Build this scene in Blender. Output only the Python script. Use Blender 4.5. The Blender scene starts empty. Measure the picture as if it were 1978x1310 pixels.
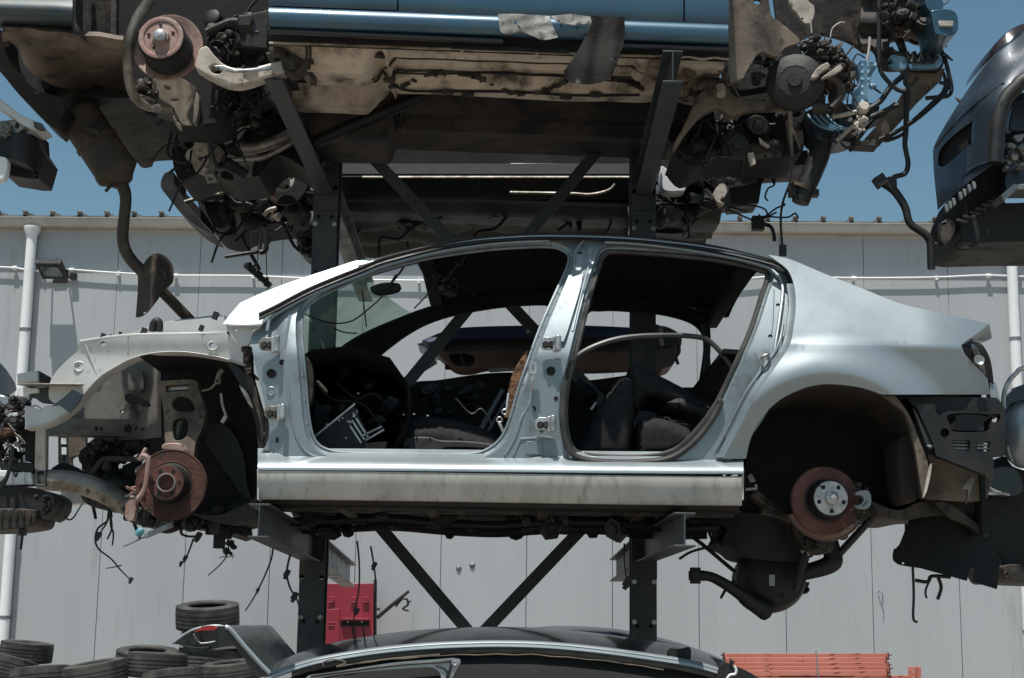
import bpy, math, random
from math import pi, sin, cos, radians, hypot
from mathutils import Vector, Matrix
from mathutils.geometry import delaunay_2d_cdt, tessellate_polygon
RNG = random.Random(11)
SC = bpy.context.scene
COL = SC.collection
# ------------------------------------------------------------------ camera
PW, PH, F, CX, CY = 1978.0, 1310.0, 3000.0, 989.0, 655.0
TH = math.atan(551 / F)
RM = Matrix.Rotation(pi / 2 + TH, 3, 'X') @ Matrix.Rotation(radians(.8), 3, 'Z')
CAM = Vector((0, 0, 1.5))
cd = bpy.data.cameras.new('camera'); cam = bpy.data.objects.new('camera', cd); COL.objects.link(cam)
cd.sensor_width = 36; cd.lens = F / PW * 36; cd.clip_end = 500; cd.clip_start = .05
cam.matrix_world = Matrix.Translation(CAM) @ RM.to_4x4()
SC.camera = cam

def P(px, py, Y):
    """point of the yard seen at that place of the photograph, Y metres in front of the camera"""
    d = RM @ Vector(((px - CX) / F, (CY - py) / F, -1))
    return CAM + d * (Y / d.y)
def mpp(Y):            # metres per photograph pixel at that distance
    return Y * 1.0 / F
# ------------------------------------------------------------------ materials
def S(r, g=None, b=None):
    if g is None: g = b = r
    f = lambda c: (c / 255 / 12.92) if c / 255 <= .04045 else ((c / 255 + .055) / 1.055) ** 2.4
    return (f(r), f(g), f(b), 1)
MATS = {}
def mat(name, c1, rough=.6, metal=0., c2=None, scale=4., lo=.45, hi=.65, stretch=(1, 1, 1), c3=None, s3=14., lo3=.58, hi3=.7,
        bump=0., bscale=60., coat=0., rvar=0., spec=.5, trans=0.):
    m = bpy.data.materials.new(name); m.use_nodes = True
    nt = m.node_tree; N = nt.nodes; L = nt.links
    b = N['Principled BSDF']
    b.inputs['Roughness'].default_value = rough; b.inputs['Metallic'].default_value = metal
    b.inputs['Coat Weight'].default_value = coat; b.inputs['Coat Roughness'].default_value = .08
    b.inputs['Specular IOR Level'].default_value = spec
    b.inputs['Base Color'].default_value = c1
    tc = N.new('ShaderNodeTexCoord'); mp = N.new('ShaderNodeMapping'); mp.inputs['Scale'].default_value = stretch
    L.new(tc.outputs['Object'], mp.inputs['Vector'])
    out = None
    def noise(sc, det=5):
        n = N.new('ShaderNodeTexNoise'); n.inputs['Scale'].default_value = sc; n.inputs['Detail'].default_value = det
        n.inputs['Roughness'].default_value = .62
        L.new(mp.outputs['Vector'], n.inputs['Vector']); return n
    def ramp(src, lo, hi):
        r = N.new('ShaderNodeMapRange'); r.inputs['From Min'].default_value = lo; r.inputs['From Max'].default_value = hi
        L.new(src, r.inputs['Value']); return r
    if c2:
        n = noise(scale); r = ramp(n.outputs['Fac'], lo, hi)
        mx = N.new('ShaderNodeMix'); mx.data_type = 'RGBA'
        mx.inputs['A'].default_value = c1; mx.inputs['B'].default_value = c2
        L.new(r.outputs['Result'], mx.inputs['Factor']); out = mx.outputs['Result']
        if c3:
            n3 = noise(s3); r3 = ramp(n3.outputs['Fac'], lo3, hi3)
            m3 = N.new('ShaderNodeMix'); m3.data_type = 'RGBA'
            L.new(out, m3.inputs['A']); m3.inputs['B'].default_value = c3
            L.new(r3.outputs['Result'], m3.inputs['Factor']); out = m3.outputs['Result']
        L.new(out, b.inputs['Base Color'])
        if rvar:
            rr = N.new('ShaderNodeMapRange'); rr.inputs['To Min'].default_value = rough; rr.inputs['To Max'].default_value = min(1, rough + rvar)
            L.new(r.outputs['Result'], rr.inputs['Value']); L.new(rr.outputs['Result'], b.inputs['Roughness'])
    if bump:
        nb = noise(bscale, 4); bp = N.new('ShaderNodeBump'); bp.inputs['Strength'].default_value = bump; bp.inputs['Distance'].default_value = .01
        L.new(nb.outputs['Fac'], bp.inputs['Height']); L.new(bp.outputs['Normal'], b.inputs['Normal'])
    MATS[name] = m; return m
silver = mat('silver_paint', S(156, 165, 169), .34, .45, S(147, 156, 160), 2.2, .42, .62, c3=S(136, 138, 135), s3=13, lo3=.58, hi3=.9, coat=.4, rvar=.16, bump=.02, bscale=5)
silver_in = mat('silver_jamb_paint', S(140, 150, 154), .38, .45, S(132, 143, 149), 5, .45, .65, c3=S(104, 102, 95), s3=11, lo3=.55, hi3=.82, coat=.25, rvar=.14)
primer = mat('grey_primer', S(206, 205, 202), .55, .1, S(190, 189, 184), 5, .45, .65, c3=S(130, 126, 118), s3=18, lo3=.64, hi3=.76, bump=.03, bscale=30)
sillgrey = mat('dusty_sill_strip', S(192, 189, 182), .5, .05, S(174, 171, 163), 5, .42, .6, (1, 1, .25), c3=S(126, 121, 112), s3=22, lo3=.53, hi3=.8, rvar=.15)
black = mat('black_plastic', S(24, 24, 25), .5, 0, S(36, 35, 34), 8, .45, .65, bump=.05, bscale=80, rvar=.2)
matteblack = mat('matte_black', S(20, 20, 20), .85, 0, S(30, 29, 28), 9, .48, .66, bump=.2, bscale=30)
rubber = mat('rubber', S(36, 36, 36), .6, 0, S(62, 60, 58), 10, .45, .7, bump=.06, bscale=50)
seal_grey = mat('rubber_seal', S(70, 68, 65), .42, 0, S(48, 47, 46), 9, .4, .6)
grease = mat('greasy_metal', S(46, 41, 37), .6, .1, S(78, 70, 62), 9, .45, .62, c3=S(24, 22, 21), s3=22, lo3=.52, hi3=.64, bump=.35, bscale=26, rvar=.2)
grease_dk = mat('black_greasy_metal', S(17, 16, 15), .6, .0, S(34, 31, 28), 8, .5, .68, bump=.35, bscale=24, rvar=.2)
beige = mat('dusty_underseal', S(206, 190, 171), .75, 0, S(164, 147, 129), 3.0, .42, .62, (1, 1, 1), c3=S(62, 54, 47), s3=6, lo3=.52, hi3=.7, bump=.25, bscale=18)
beige_d = mat('brown_dusty_steel', S(118, 105, 92), .72, .05, S(78, 69, 61), 4.5, .42, .62, c3=S(40, 35, 31), s3=12, lo3=.56, hi3=.7, bump=.3, bscale=20)
cream = mat('pale_dusty_steel', S(196, 186, 174), .6, .1, S(150, 139, 126), 7, .45, .65, c3=S(70, 60, 52), s3=18, lo3=.6, hi3=.7, bump=.12, bscale=30)
shield = mat('shaded_dark_underseal', S(66, 57, 50), .75, .0, S(34, 30, 27), 3.5, .4, .6, (1, 1, 1), c3=S(28, 25, 23), s3=7, lo3=.5, hi3=.66, bump=.25, bscale=16)
rust = mat('rusty_iron', S(98, 60, 50), .78, .15, S(62, 42, 36), 6, .4, .6, c3=S(128, 84, 62), s3=26, lo3=.6, hi3=.72, bump=.3, bscale=60)
rustpale = mat('pale_rusty_iron', S(150, 118, 108), .6, .3, S(170, 150, 140), 10, .45, .62, c3=S(96, 66, 58), s3=20, lo3=.56, hi3=.7, bump=.2, bscale=50)
muffl = mat('brown_exhaust_steel', S(76, 64, 55), .65, .25, S(52, 45, 40), 5, .4, .62, (1, 1, 1), c3=S(104, 84, 68), s3=14, lo3=.6, hi3=.72, bump=.15, bscale=30)
bare = mat('bare_steel', S(190, 190, 190), .4, .7, S(140, 138, 134), 14, .45, .65, c3=S(80, 70, 60), s3=25, lo3=.6, hi3=.72, bump=.1)
alu = mat('dull_aluminium', S(150, 145, 136), .45, .6, S(112, 106, 98), 9, .42, .62, c3=S(60, 54, 48), s3=22, lo3=.58, hi3=.7, bump=.25, bscale=40)
white = mat('white_plastic', S(228, 228, 226), .45, 0, S(212, 212, 208), 6, .5, .7, c3=S(150, 148, 142), s3=16, lo3=.62, hi3=.75)
steel = mat('dark_painted_steel', S(60, 65, 69), .5, .25, S(84, 88, 90), 5, .45, .65, (1, 1, .5), c3=S(98, 78, 64), s3=22, lo3=.63, hi3=.72, rvar=.15, bump=.04, bscale=20)
galv = mat('galvanised_steel', S(140, 143, 144), .45, .5, S(112, 116, 118), 8, .45, .62, c3=S(90, 84, 76), s3=18, lo3=.6, hi3=.72, rvar=.15)
blue = mat('blue_paint', S(62, 92, 110), .3, .35, S(54, 82, 100), 2.5, .42, .62, c3=S(88, 90, 88), s3=9, lo3=.56, hi3=.86, coat=.5, rvar=.1)
darkblue = mat('dark_blue_paint', S(50, 60, 70), .42, .25, S(42, 51, 60), 2.5, .42, .62, c3=S(74, 76, 78), s3=14, lo3=.62, hi3=.8, coat=.2, rvar=.12)
navy = mat('navy_gloss_paint', S(40, 58, 104), .3, .3, S(30, 42, 78), 5, .45, .6, coat=.5)
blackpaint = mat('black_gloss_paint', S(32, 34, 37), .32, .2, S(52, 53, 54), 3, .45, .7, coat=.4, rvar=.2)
dirtyprimer = mat('dirty_grey_primer', S(112, 107, 100), .65, .05, S(76, 72, 66), 4, .42, .62, c3=S(44, 41, 38), s3=10, lo3=.58, hi3=.7, bump=.15, bscale=20)
hubm = mat('scuffed_pale_steel', S(196, 194, 190), .5, .15, S(150, 147, 142), 16, .45, .62, c3=S(70, 62, 54), s3=26, lo3=.6, hi3=.7)
fabric = mat('black_seat_cloth', S(50, 49, 49), .85, 0, S(38, 38, 39), 30, .4, .6, bump=.35, bscale=300, spec=.2)
fabric_g = mat('speckled_grey_cloth', S(74, 74, 74), .95, 0, S(48, 48, 49), 90, .4, .6, bump=.5, bscale=220, spec=.2)
carpet = mat('black_carpet', S(24, 24, 25), .95, 0, S(34, 33, 32), 12, .45, .6, bump=.4, bscale=120, spec=.15)
torn = mat('grey_torn_felt', S(128, 126, 122), .9, 0, S(178, 176, 172), 7, .45, .62, c3=S(78, 75, 72), s3=14, lo3=.56, hi3=.68, bump=.4, bscale=40, spec=.15)
torn_d = mat('charcoal_torn_felt', S(44, 42, 40), .92, 0, S(56, 54, 52), 7, .45, .65, c3=S(122, 119, 115), s3=10, lo3=.63, hi3=.72, bump=.4, bscale=50, spec=.15)
redlamp = mat('red_lens', S(150, 30, 36), .15, 0, coat=.8)
lens = mat('clear_lamp_lens', S(120, 128, 130), .12, .5, S(70, 74, 76), 20, .4, .6, coat=.8)
redpaint = mat('red_cabinet_paint', S(150, 46, 60), .42, 0, S(138, 40, 54), 3, .45, .62, c3=S(120, 30, 40), s3=14, lo3=.62, hi3=.8, rvar=.1)
orange = mat('faded_orange_paint', S(206, 130, 114), .6, 0, S(190, 112, 96), 3, .42, .62, c3=S(88, 46, 38), s3=11, lo3=.61, hi3=.67, stretch=(.6, 1, 2.2), bump=.1)
tyre = mat('old_tyre', S(56, 55, 54), .82, 0, S(84, 82, 79), 5, .42, .65, c3=S(116, 112, 106), s3=12, lo3=.62, hi3=.8, bump=.2, bscale=40, spec=.3)
wirem = mat('black_cable', S(24, 24, 25), .55)
tan = mat('brown_foam', S(140, 104, 78), .9, 0, S(84, 56, 40), 24, .42, .62, c3=S(48, 34, 26), s3=40, lo3=.52, hi3=.62, bump=.5, bscale=60)
brown = mat('brown_bumper_back', S(96, 80, 72), .6, 0, S(74, 62, 56), 4, .42, .62, c3=S(40, 34, 31), s3=12, lo3=.6, hi3=.72)
bluebag = mat('blue_plastic', S(126, 160, 180), .35, 0, S(84, 124, 150), 12, .42, .6, bump=.5, bscale=18)
pvc = mat('white_pipe_paint', S(244, 244, 243), .4, 0, S(234, 234, 233), 4, .45, .7)
gutterm = mat('pale_gutter_metal', S(196, 190, 182), .5, .1, S(178, 171, 162), 3, .45, .65)
roofm = mat('roof_sheet', S(128, 122, 114), .6, .1, S(94, 88, 80), 5, .42, .6)
# wall panels: shallow vertical micro ribs as a bump
def wall_mat():
    m = mat('wall_panel_coating', S(177, 179, 181), .5, .0, S(170, 172, 174), .9, .42, .62, (1, 1, .16), c3=S(150, 149, 146), s3=5, lo3=.6, hi3=.85)
    nt = m.node_tree; N = nt.nodes; L = nt.links; b = N['Principled BSDF']
    tc = N.new('ShaderNodeTexCoord'); wv = N.new('ShaderNodeTexWave'); wv.wave_type = 'BANDS'; wv.bands_direction = 'X'; wv.wave_profile = 'TRI'
    wv.inputs['Scale'].default_value = .314 / .125 * .985
    L.new(tc.outputs['Object'], wv.inputs['Vector'])
    r = N.new('ShaderNodeMapRange'); r.inputs['From Min'].default_value = .0; r.inputs['From Max'].default_value = .18
    L.new(wv.outputs['Fac'], r.inputs['Value'])
    bp = N.new('ShaderNodeBump'); bp.inputs['Strength'].default_value = .3; bp.inputs['Distance'].default_value = .004
    L.new(r.outputs['Result'], bp.inputs['Height']); L.new(bp.outputs['Normal'], b.inputs['Normal'])
    return m
wallm = wall_mat()
groundm = mat('dusty_concrete', S(138, 131, 122), .9, 0, S(118, 111, 103), .6, .4, .62, c3=S(80, 76, 70), s3=3, lo3=.58, hi3=.75, bump=.2, bscale=12)
def glass_mat():
    m = bpy.data.materials.new('dusty_tinted_glass'); m.use_nodes = True
    nt = m.node_tree; N = nt.nodes; L = nt.links; N.remove(N['Principled BSDF']); out = N['Material Output']
    tr = N.new('ShaderNodeBsdfTransparent'); tr.inputs['Color'].default_value = (.84, .93, .885, 1)
    df = N.new('ShaderNodeBsdfDiffuse'); df.inputs['Color'].default_value = S(176, 194, 184)
    tl = N.new('ShaderNodeBsdfTranslucent'); tl.inputs['Color'].default_value = S(170, 190, 180)
    ad = N.new('ShaderNodeMixShader'); ad.inputs['Fac'].default_value = .5
    L.new(df.outputs[0], ad.inputs[1]); L.new(tl.outputs[0], ad.inputs[2])
    gl = N.new('ShaderNodeBsdfGlossy'); gl.inputs['Roughness'].default_value = .05
    tc = N.new('ShaderNodeTexCoord'); n = N.new('ShaderNodeTexNoise'); n.inputs['Scale'].default_value = 3.5; n.inputs['Detail'].default_value = 6
    L.new(tc.outputs['Object'], n.inputs['Vector'])
    r = N.new('ShaderNodeMapRange'); r.inputs['From Min'].default_value = .35; r.inputs['From Max'].default_value = .7; r.inputs['To Min'].default_value = .10; r.inputs['To Max'].default_value = .30
    L.new(n.outputs['Fac'], r.inputs['Value'])
    mx = N.new('ShaderNodeMixShader'); L.new(r.outputs['Result'], mx.inputs['Fac']); L.new(tr.outputs[0], mx.inputs[1]); L.new(ad.outputs[0], mx.inputs[2])
    fr = N.new('ShaderNodeValue'); fr.outputs[0].default_value = .03
    m2 = N.new('ShaderNodeMixShader'); L.new(fr.outputs[0], m2.inputs['Fac']); L.new(mx.outputs[0], m2.inputs[1]); L.new(gl.outputs[0], m2.inputs[2])
    L.new(m2.outputs[0], out.inputs['Surface']); return m
glassm = glass_mat()

# ------------------------------------------------------------------ things, parts
def tag(o, label, cat, group=None, kind=None):
    if label: o['label'] = label
    if cat: o['category'] = cat
    if group: o['group'] = group
    if kind: o['kind'] = kind
    return o
def thing(name, loc, label, cat, group=None):
    o = bpy.data.objects.new(name, None); COL.objects.link(o); o.location = loc; o.empty_display_size = .1
    return tag(o, label, cat, group)
def root_of(o):
    while o.parent: o = o.parent
    return o
class MB:
    def __init__(s): s.v = []; s.f = []
    def add(s, vs, fs):
        o = len(s.v); s.v += [Vector(v) for v in vs]; s.f += [[i + o for i in f] for f in fs]; return s
    def box(s, c, sz, rot=None):
        c = Vector(c); hx, hy, hz = sz[0] / 2, sz[1] / 2, sz[2] / 2
        R = rot if rot is not None else Matrix.Identity(3)
        vs = [c + R @ Vector((x * hx, y * hy, z * hz)) for x in (-1, 1) for y in (-1, 1) for z in (-1, 1)]
        return s.add(vs, [(0, 1, 3, 2), (4, 6, 7, 5), (0, 4, 5, 1), (2, 3, 7, 6), (0, 2, 6, 4), (1, 5, 7, 3)])
    def bar(s, a, b, w, h, up=(0, 0, 1)):     # rectangular bar from a to b
        a = Vector(a); b = Vector(b); d = b - a; z = d.normalized(); u = Vector(up)
        x = u.cross(z)
        if x.length < 1e-4: x = Vector((1, 0, 0)).cross(z)
        x.normalize(); y = z.cross(x)
        R = Matrix((x, y, z)).transposed()
        return s.box((a + b) / 2, (w, h, d.length), R)
    def tube(s, pts, r, n=8, smooth=4, closed=False, cap=True):
        pts = [Vector(p) for p in pts]; k = len(pts)
        rs = list(r) if isinstance(r, (list, tuple)) else [r] * k
        if smooth > 1 and k > 2:
            q = []; rq = []
            segs = k if closed else k - 1
            for i in range(segs):
                if closed: p0, p1, p2, p3 = pts[i - 1], pts[i], pts[(i + 1) % k], pts[(i + 2) % k]; ra, rb = rs[i], rs[(i + 1) % k]
                else: p0, p1, p2, p3 = pts[max(i - 1, 0)], pts[i], pts[i + 1], pts[min(i + 2, k - 1)]; ra, rb = rs[i], rs[i + 1]
                for j in range(smooth):
                    t = j / smooth
                    q.append(.5 * (2 * p1 + (p2 - p0) * t + (2 * p0 - 5 * p1 + 4 * p2 - p3) * t * t + (3 * p1 - p0 - 3 * p2 + p3) * t ** 3))
                    rq.append(ra + (rb - ra) * t)
            if not closed: q.append(pts[-1]); rq.append(rs[-1])
            pts, rs = q, rq
        m = len(pts); o = len(s.v); up = None
        for i in range(m):
            if closed: t = pts[(i + 1) % m] - pts[i - 1]
            else: t = pts[min(i + 1, m - 1)] - pts[max(i - 1, 0)]
            if t.length < 1e-9: t = Vector((0, 0, 1))
            t.normalize()
            if up is None:
                up = Vector((0, 0, 1)) if abs(t.z) < .9 else Vector((1, 0, 0))
            x = up.cross(t)
            if x.length < 1e-6: x = Vector((1, .1, 0)).cross(t)
            x.normalize(); y = t.cross(x); up = y
            for j in range(n):
                a = 2 * pi * j / n
                s.v.append(pts[i] + (x * cos(a) + y * sin(a)) * rs[i])
        for i in range(m if closed else m - 1):
            i2 = (i + 1) % m
            for j in range(n):
                s.f.append([o + i * n + j, o + i * n + (j + 1) % n, o + i2 * n + (j + 1) % n, o + i2 * n + j])
        if cap and not closed:
            s.f.append([o + j for j in range(n)][::-1]); s.f.append([o + (m - 1) * n + j for j in range(n)])
        return s
    def lathe(s, c, axis, prof, n=32, a0=0, a1=2 * pi):   # prof: (radius, height along axis)
        c = Vector(c); z = Vector(axis).normalized()
        x = Vector((0, 0, 1)) if abs(z.z) < .9 else Vector((1, 0, 0))
        x = (x - z * x.dot(z)).normalized(); y = z.cross(x); o = len(s.v)
        full = a1 - a0 > 2 * pi - 1e-4
        k = n if full else n + 1
        for r, h in prof:
            for j in range(k):
                a = a0 + (a1 - a0) * j / n
                s.v.append(c + z * h + (x * cos(a) + y * sin(a)) * r)
        for i in range(len(prof) - 1):
            for j in range(n):
                j2 = (j + 1) % k
                s.f.append([o + i * k + j, o + i * k + j2, o + (i + 1) * k + j2, o + (i + 1) * k + j])
        return s
    def grid(s, rows, closed=False):
        o = len(s.v); h = len(rows); w = len(rows[0])
        for r in rows: s.v += [Vector(p) for p in r]
        for i in range(h - 1):
            for j in range(w if closed else w - 1):
                j2 = (j + 1) % w
                s.f.append([o + i * w + j, o + i * w + j2, o + (i + 1) * w + j2, o + (i + 1) * w + j])
        return s
    def thicken(s, t):              # give an open sheet real thickness along +y
        n = len(s.v); ed = {}
        for f in s.f:
            for a, b in zip(f, f[1:] + f[:1]):
                ed[(a, b)] = 1
        s.v += [v + Vector(t) for v in s.v]
        fs = [[i + n for i in f][::-1] for f in s.f]
        side = [[a, b, b + n, a + n][::-1] for (a, b) in ed if (b, a) not in ed]
        s.f += fs + side; return s
    def mirrored(s, Yc):
        m = MB(); m.v = [Vector((v.x, 2 * Yc - v.y, v.z)) for v in s.v]; m.f = [f[::-1] for f in s.f]; return m
    def islands(s):
        par = list(range(len(s.v)))
        def fd(a):
            while par[a] != a: par[a] = par[par[a]]; a = par[a]
            return a
        for f in s.f:
            r = fd(f[0])
            for i in f[1:]: par[fd(i)] = r
        g = {}
        for f in s.f: g.setdefault(fd(f[0]), []).append(f)
        out = []
        for fs in g.values():
            ids = sorted({i for f in fs for i in f}); mp = {i: k for k, i in enumerate(ids)}
            m = MB(); m.v = [s.v[i] for i in ids]; m.f = [[mp[i] for i in f] for f in fs]; out.append(m)
        return out
    def split(s, name, m, parent=None, **kw):      # every separate piece a part of its own
        return [q.build(name, m, parent, **kw) for q in s.islands()]
    def build(s, name, m, parent=None, bevel=0, ang=38, label=None, subsurf=0, dbl=None):
        me = bpy.data.meshes.new(name)
        off = root_of(parent).location if parent else Vector((0, 0, 0))
        me.from_pydata([v - off for v in s.v], [], s.f); me.validate(); me.update()
        import bmesh
        bm = bmesh.new(); bm.from_mesh(me)
        if dbl: bmesh.ops.remove_doubles(bm, verts=bm.verts, dist=dbl)
        bmesh.ops.recalc_face_normals(bm, faces=bm.faces); bm.to_mesh(me); bm.free()
        me.polygons.foreach_set('use_smooth', [True] * len(me.polygons)); me.set_sharp_from_angle(angle=radians(ang))
        me.materials.append(m)
        o = bpy.data.objects.new(name, me); COL.objects.link(o)
        if parent: o.parent = parent
        if bevel:
            b = o.modifiers.new('bevel', 'BEVEL'); b.width = bevel; b.segments = 2; b.limit_method = 'ANGLE'; b.angle_limit = radians(40); b.harden_normals = False
        if subsurf:
            q = o.modifiers.new('sub', 'SUBSURF'); q.levels = subsurf; q.render_levels = subsurf
        if label: o['label'] = label
        return o
# ------------------------------------------------------------------ outlines traced in photograph pixels
def crv(pts, step=9, closed=True):
    """Catmull-Rom through the points; a point written (x, y, 0) is a sharp corner"""
    k = len(pts); out = []
    segs = k if closed else k - 1
    for i in range(segs):
        p1 = pts[i]; p2 = pts[(i + 1) % k]
        p0 = pts[i - 1] if (closed or i > 0) else p1
        p3 = pts[(i + 2) % k] if (closed or i + 2 < k) else p2
        if len(p1) == 3: p0 = p1
        if len(p2) == 3: p3 = p2
        L = hypot(p2[0] - p1[0], p2[1] - p1[1]); n = max(1, int(L / step + .5))
        for j in range(n):
            t = j / n
            q = []
            for c in (0, 1):
                a, b, cc, d = p0[c], p1[c], p2[c], p3[c]
                q.append(.5 * (2 * b + (cc - a) * t + (2 * a - 5 * b + 4 * cc - d) * t * t + (3 * b - a - 3 * cc + d) * t ** 3))
            out.append(tuple(q))
    if not closed: out.append(tuple(pts[-1][:2]))
    return out
def pl(*pts): return crv([(x, y, 0) for x, y in pts], 40)
def ell(x, y, a, b=None, n=20): b = b or a; return [(x + a * cos(2 * pi * i / n), y + b * sin(2 * pi * i / n)) for i in range(n)]
def inside(p, poly):
    x, y = p; c = False; j = len(poly) - 1
    for i in range(len(poly)):
        xi, yi = poly[i]; xj, yj = poly[j]
        if (yi > y) != (yj > y) and x < (xj - xi) * (y - yi) / (yj - yi) + xi: c = not c
        j = i
    return c
def area(poly): return .5 * sum(a[0] * b[1] - b[0] * a[1] for a, b in zip(poly, poly[1:] + poly[:1]))
def offset(poly, d):
    """inward offset by d pixels"""
    sg = 1 if area(poly) > 0 else -1; n = len(poly); out = []
    for i in range(n):
        a, b, c = poly[i - 1], poly[i], poly[(i + 1) % n]
        tx, ty = c[0] - a[0], c[1] - a[1]; l = hypot(tx, ty) or 1
        out.append((b[0] - ty / l * d * sg, b[1] + tx / l * d * sg))
    return out
def asY(Y): return Y if callable(Y) else (lambda x, y: Y)
def panel(mb, outline, holes=(), Y=7., t=.02, step=16, tdir=(0, 1, 0), lines=()):
    Yf = asY(Y); loops = [outline] + list(holes); vs = []; ed = []
    for lp in loops:
        o = len(vs); vs += [Vector(p) for p in lp]; n = len(lp); ed += [(o + i, o + (i + 1) % n) for i in range(n)]
    bx = [p[0] for p in outline]; by = [p[1] for p in outline]
    for ln in lines:
        o = len(vs); vs += [Vector(p) for p in ln]; ed += [(o + i, o + i + 1) for i in range(len(ln) - 1)]
    bnd = [tuple(v) for v in vs]
    if step:
        y = min(by) + step * .5; row = 0
        while y < max(by):
            x = min(bx) + step * (.5 if row % 2 else 1.)
            while x < max(bx):
                if inside((x, y), outline) and not any(inside((x, y), h) for h in holes):
                    if min((x - b[0]) ** 2 + (y - b[1]) ** 2 for b in bnd) > (step * .55) ** 2: vs.append(Vector((x, y)))
                x += step
            y += step * .87; row += 1
    ov, oe, of, _, _, _ = delaunay_2d_cdt(vs, ed, [], 0, 1e-4)
    fs = []
    for f in of:
        c = (sum(ov[i][0] for i in f) / len(f), sum(ov[i][1] for i in f) / len(f))
        if inside(c, outline) and not any(inside(c, h) for h in holes): fs.append(list(f))
    m = MB(); m.v = [P(v[0], v[1], Yf(v[0], v[1])) for v in ov]; m.f = fs
    # consistent winding so that the rim is found
    for f in m.f:
        a, b, c = ov[f[0]], ov[f[1]], ov[f[2]]
        if (b[0] - a[0]) * (c[1] - a[1]) - (b[1] - a[1]) * (c[0] - a[0]) < 0: f.reverse()
    if t: m.thicken(Vector(tdir) * t)
    mb.add(m.v, m.f); return mb
def flange(mb, loop, Y, steps):
    """stepped return round an opening: steps = (inset px, dY)"""
    Yf = asY(Y); rows = []
    for ins, dy in steps:
        lp = offset(loop, ins) if ins else loop
        rows.append([P(x, y, Yf(x, y) + dy) for x, y in lp])
    mb.grid(rows, closed=True); return mb
def sweep(mb, prof, xs, dy=lambda x: 0., nx=24):
    """profile (photo y, Y) carried from photo x0 to x1"""
    x0, x1 = xs; rows = []
    for i in range(nx + 1):
        x = x0 + (x1 - x0) * i / nx
        rows.append([P(x, py + dy(x), Y) for py, Y in prof])
    mb.grid(rows); return mb
def wire(pts, r=.006, n=6, mb=None):
    """cable through (px, py, Y)"""
    m = mb or MB(); m.tube([P(*p) for p in pts], r, n, 4); return m
def clutter(mb, poly, Y0, Y1, n, s0, s1, seed=1, kinds='bct'):
    r = random.Random(seed); bx = [p[0] for p in poly]; by = [p[1] for p in poly]; k = 0; tries = 0
    while k < n and tries < n * 40:
        tries += 1
        x, y = r.uniform(min(bx), max(bx)), r.uniform(min(by), max(by))
        if not inside((x, y), poly): continue
        k += 1; c = P(x, y, r.uniform(Y0, Y1)); s = r.uniform(s0, s1)
        R = Matrix.Rotation(r.uniform(-.6, .6), 3, 'Y') @ Matrix.Rotation(r.uniform(-.5, .5), 3, 'X') @ Matrix.Rotation(r.uniform(-.5, .5), 3, 'Z')
        q = r.choice(kinds)
        if q == 'b':          # small castings and brackets with chamfered ends and a bolt boss
            n_ = r.choice((5, 6, 7, 8, 10)); h = s * r.uniform(.15, .4); ra = s * r.uniform(.3, .55); k0 = len(mb.v)
            mb.lathe((0, 0, 0), (0, -1, 0), [(0, -h), (ra * .85, -h), (ra, -h * .6), (ra * r.uniform(.85, 1), h * .55), (ra * .78, h), (ra * .45, h), (ra * .42, h * 1.35), (ra * .2, h * 1.4), (0, h * 1.4)], n_)
            sx, sz = r.uniform(.6, 1.5), r.uniform(.5, 1.1)
            for i in range(k0, len(mb.v)): v = mb.v[i]; mb.v[i] = c + R @ Vector((v.x * sx, v.y, v.z * sz))
        elif q == 'c':
            ax = R @ Vector(r.choice([(1, 0, 0), (0, 1, 0), (0, 0, 1)])); ra = s * r.uniform(.2, .4); h = s * r.uniform(.4, 1)
            mb.lathe(c, ax, [(0, -h / 2), (ra * .8, -h / 2), (ra, -h / 2 + ra * .15), (ra, 0), (ra * .85, .01), (ra * .85, h / 2), (0, h / 2)], 12)
        else:
            d = Vector((r.uniform(-1, 1), r.uniform(-.4, .4), r.uniform(-1, 1))) * s
            q_ = s * r.uniform(.04, .085); mb.tube([c - d, c, c + d * .6 + Vector((0, 0, -.25 * s)), c + d * 1.3, c + d * 1.8 + Vector((r.uniform(-.7, .7) * s, 0, -.6 * s))], [q_, q_, q_ * .9, q_ * .9, q_ * .7], 6, 4); mb.tube([c + d * .2, c + d * .32], q_ * 1.5, 8, 1)
    return mb
def bolt(mb, px, py, Y, r=.008, h=.008, ax=(0, -1, 0), n=6):
    mb.lathe(P(px, py, Y), ax, [(r * 1.5, 0), (r * 1.5, h * .3), (r, h * .3), (r, h), (0, h)], n); return mb
# ================================================================== sky, sun, ground
wd = bpy.data.worlds.new('World'); SC.world = wd; wd.use_nodes = True
wn = wd.node_tree.nodes; wl = wd.node_tree.links; bg = wn['Background']
sky = wn.new('ShaderNodeTexSky'); sky.sky_type = 'NISHITA'; sky.sun_disc = False
SUN = Vector((-.40, -1.0, 3.4)).normalized()
sky.sun_elevation = math.asin(SUN.z); sky.sun_rotation = math.atan2(SUN.x, SUN.y) % (2 * pi)
sky.air_density = 1.0; sky.dust_density = 1.2; sky.ozone_density = 1.0; sky.altitude = 100
hs = wn.new('ShaderNodeMix'); hs.data_type = 'RGBA'; hs.blend_type = 'MULTIPLY'; hs.inputs['Factor'].default_value = 1
hs.inputs['B'].default_value = (.82, 1.0, .91, 1)      # slightly hazy, greener summer sky
wl.new(sky.outputs[0], hs.inputs['A']); wl.new(hs.outputs['Result'], bg.inputs['Color']); bg.inputs['Strength'].default_value = .10
sd = bpy.data.lights.new('sun', 'SUN'); so = bpy.data.objects.new('sun', sd); COL.objects.link(so)
sd.energy = 5.0; sd.angle = radians(.53); sd.color = (1, .965, .91)
so.rotation_euler = (-SUN).to_track_quat('-Z', 'Y').to_euler(); so.location = (0, 0, 12)
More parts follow.
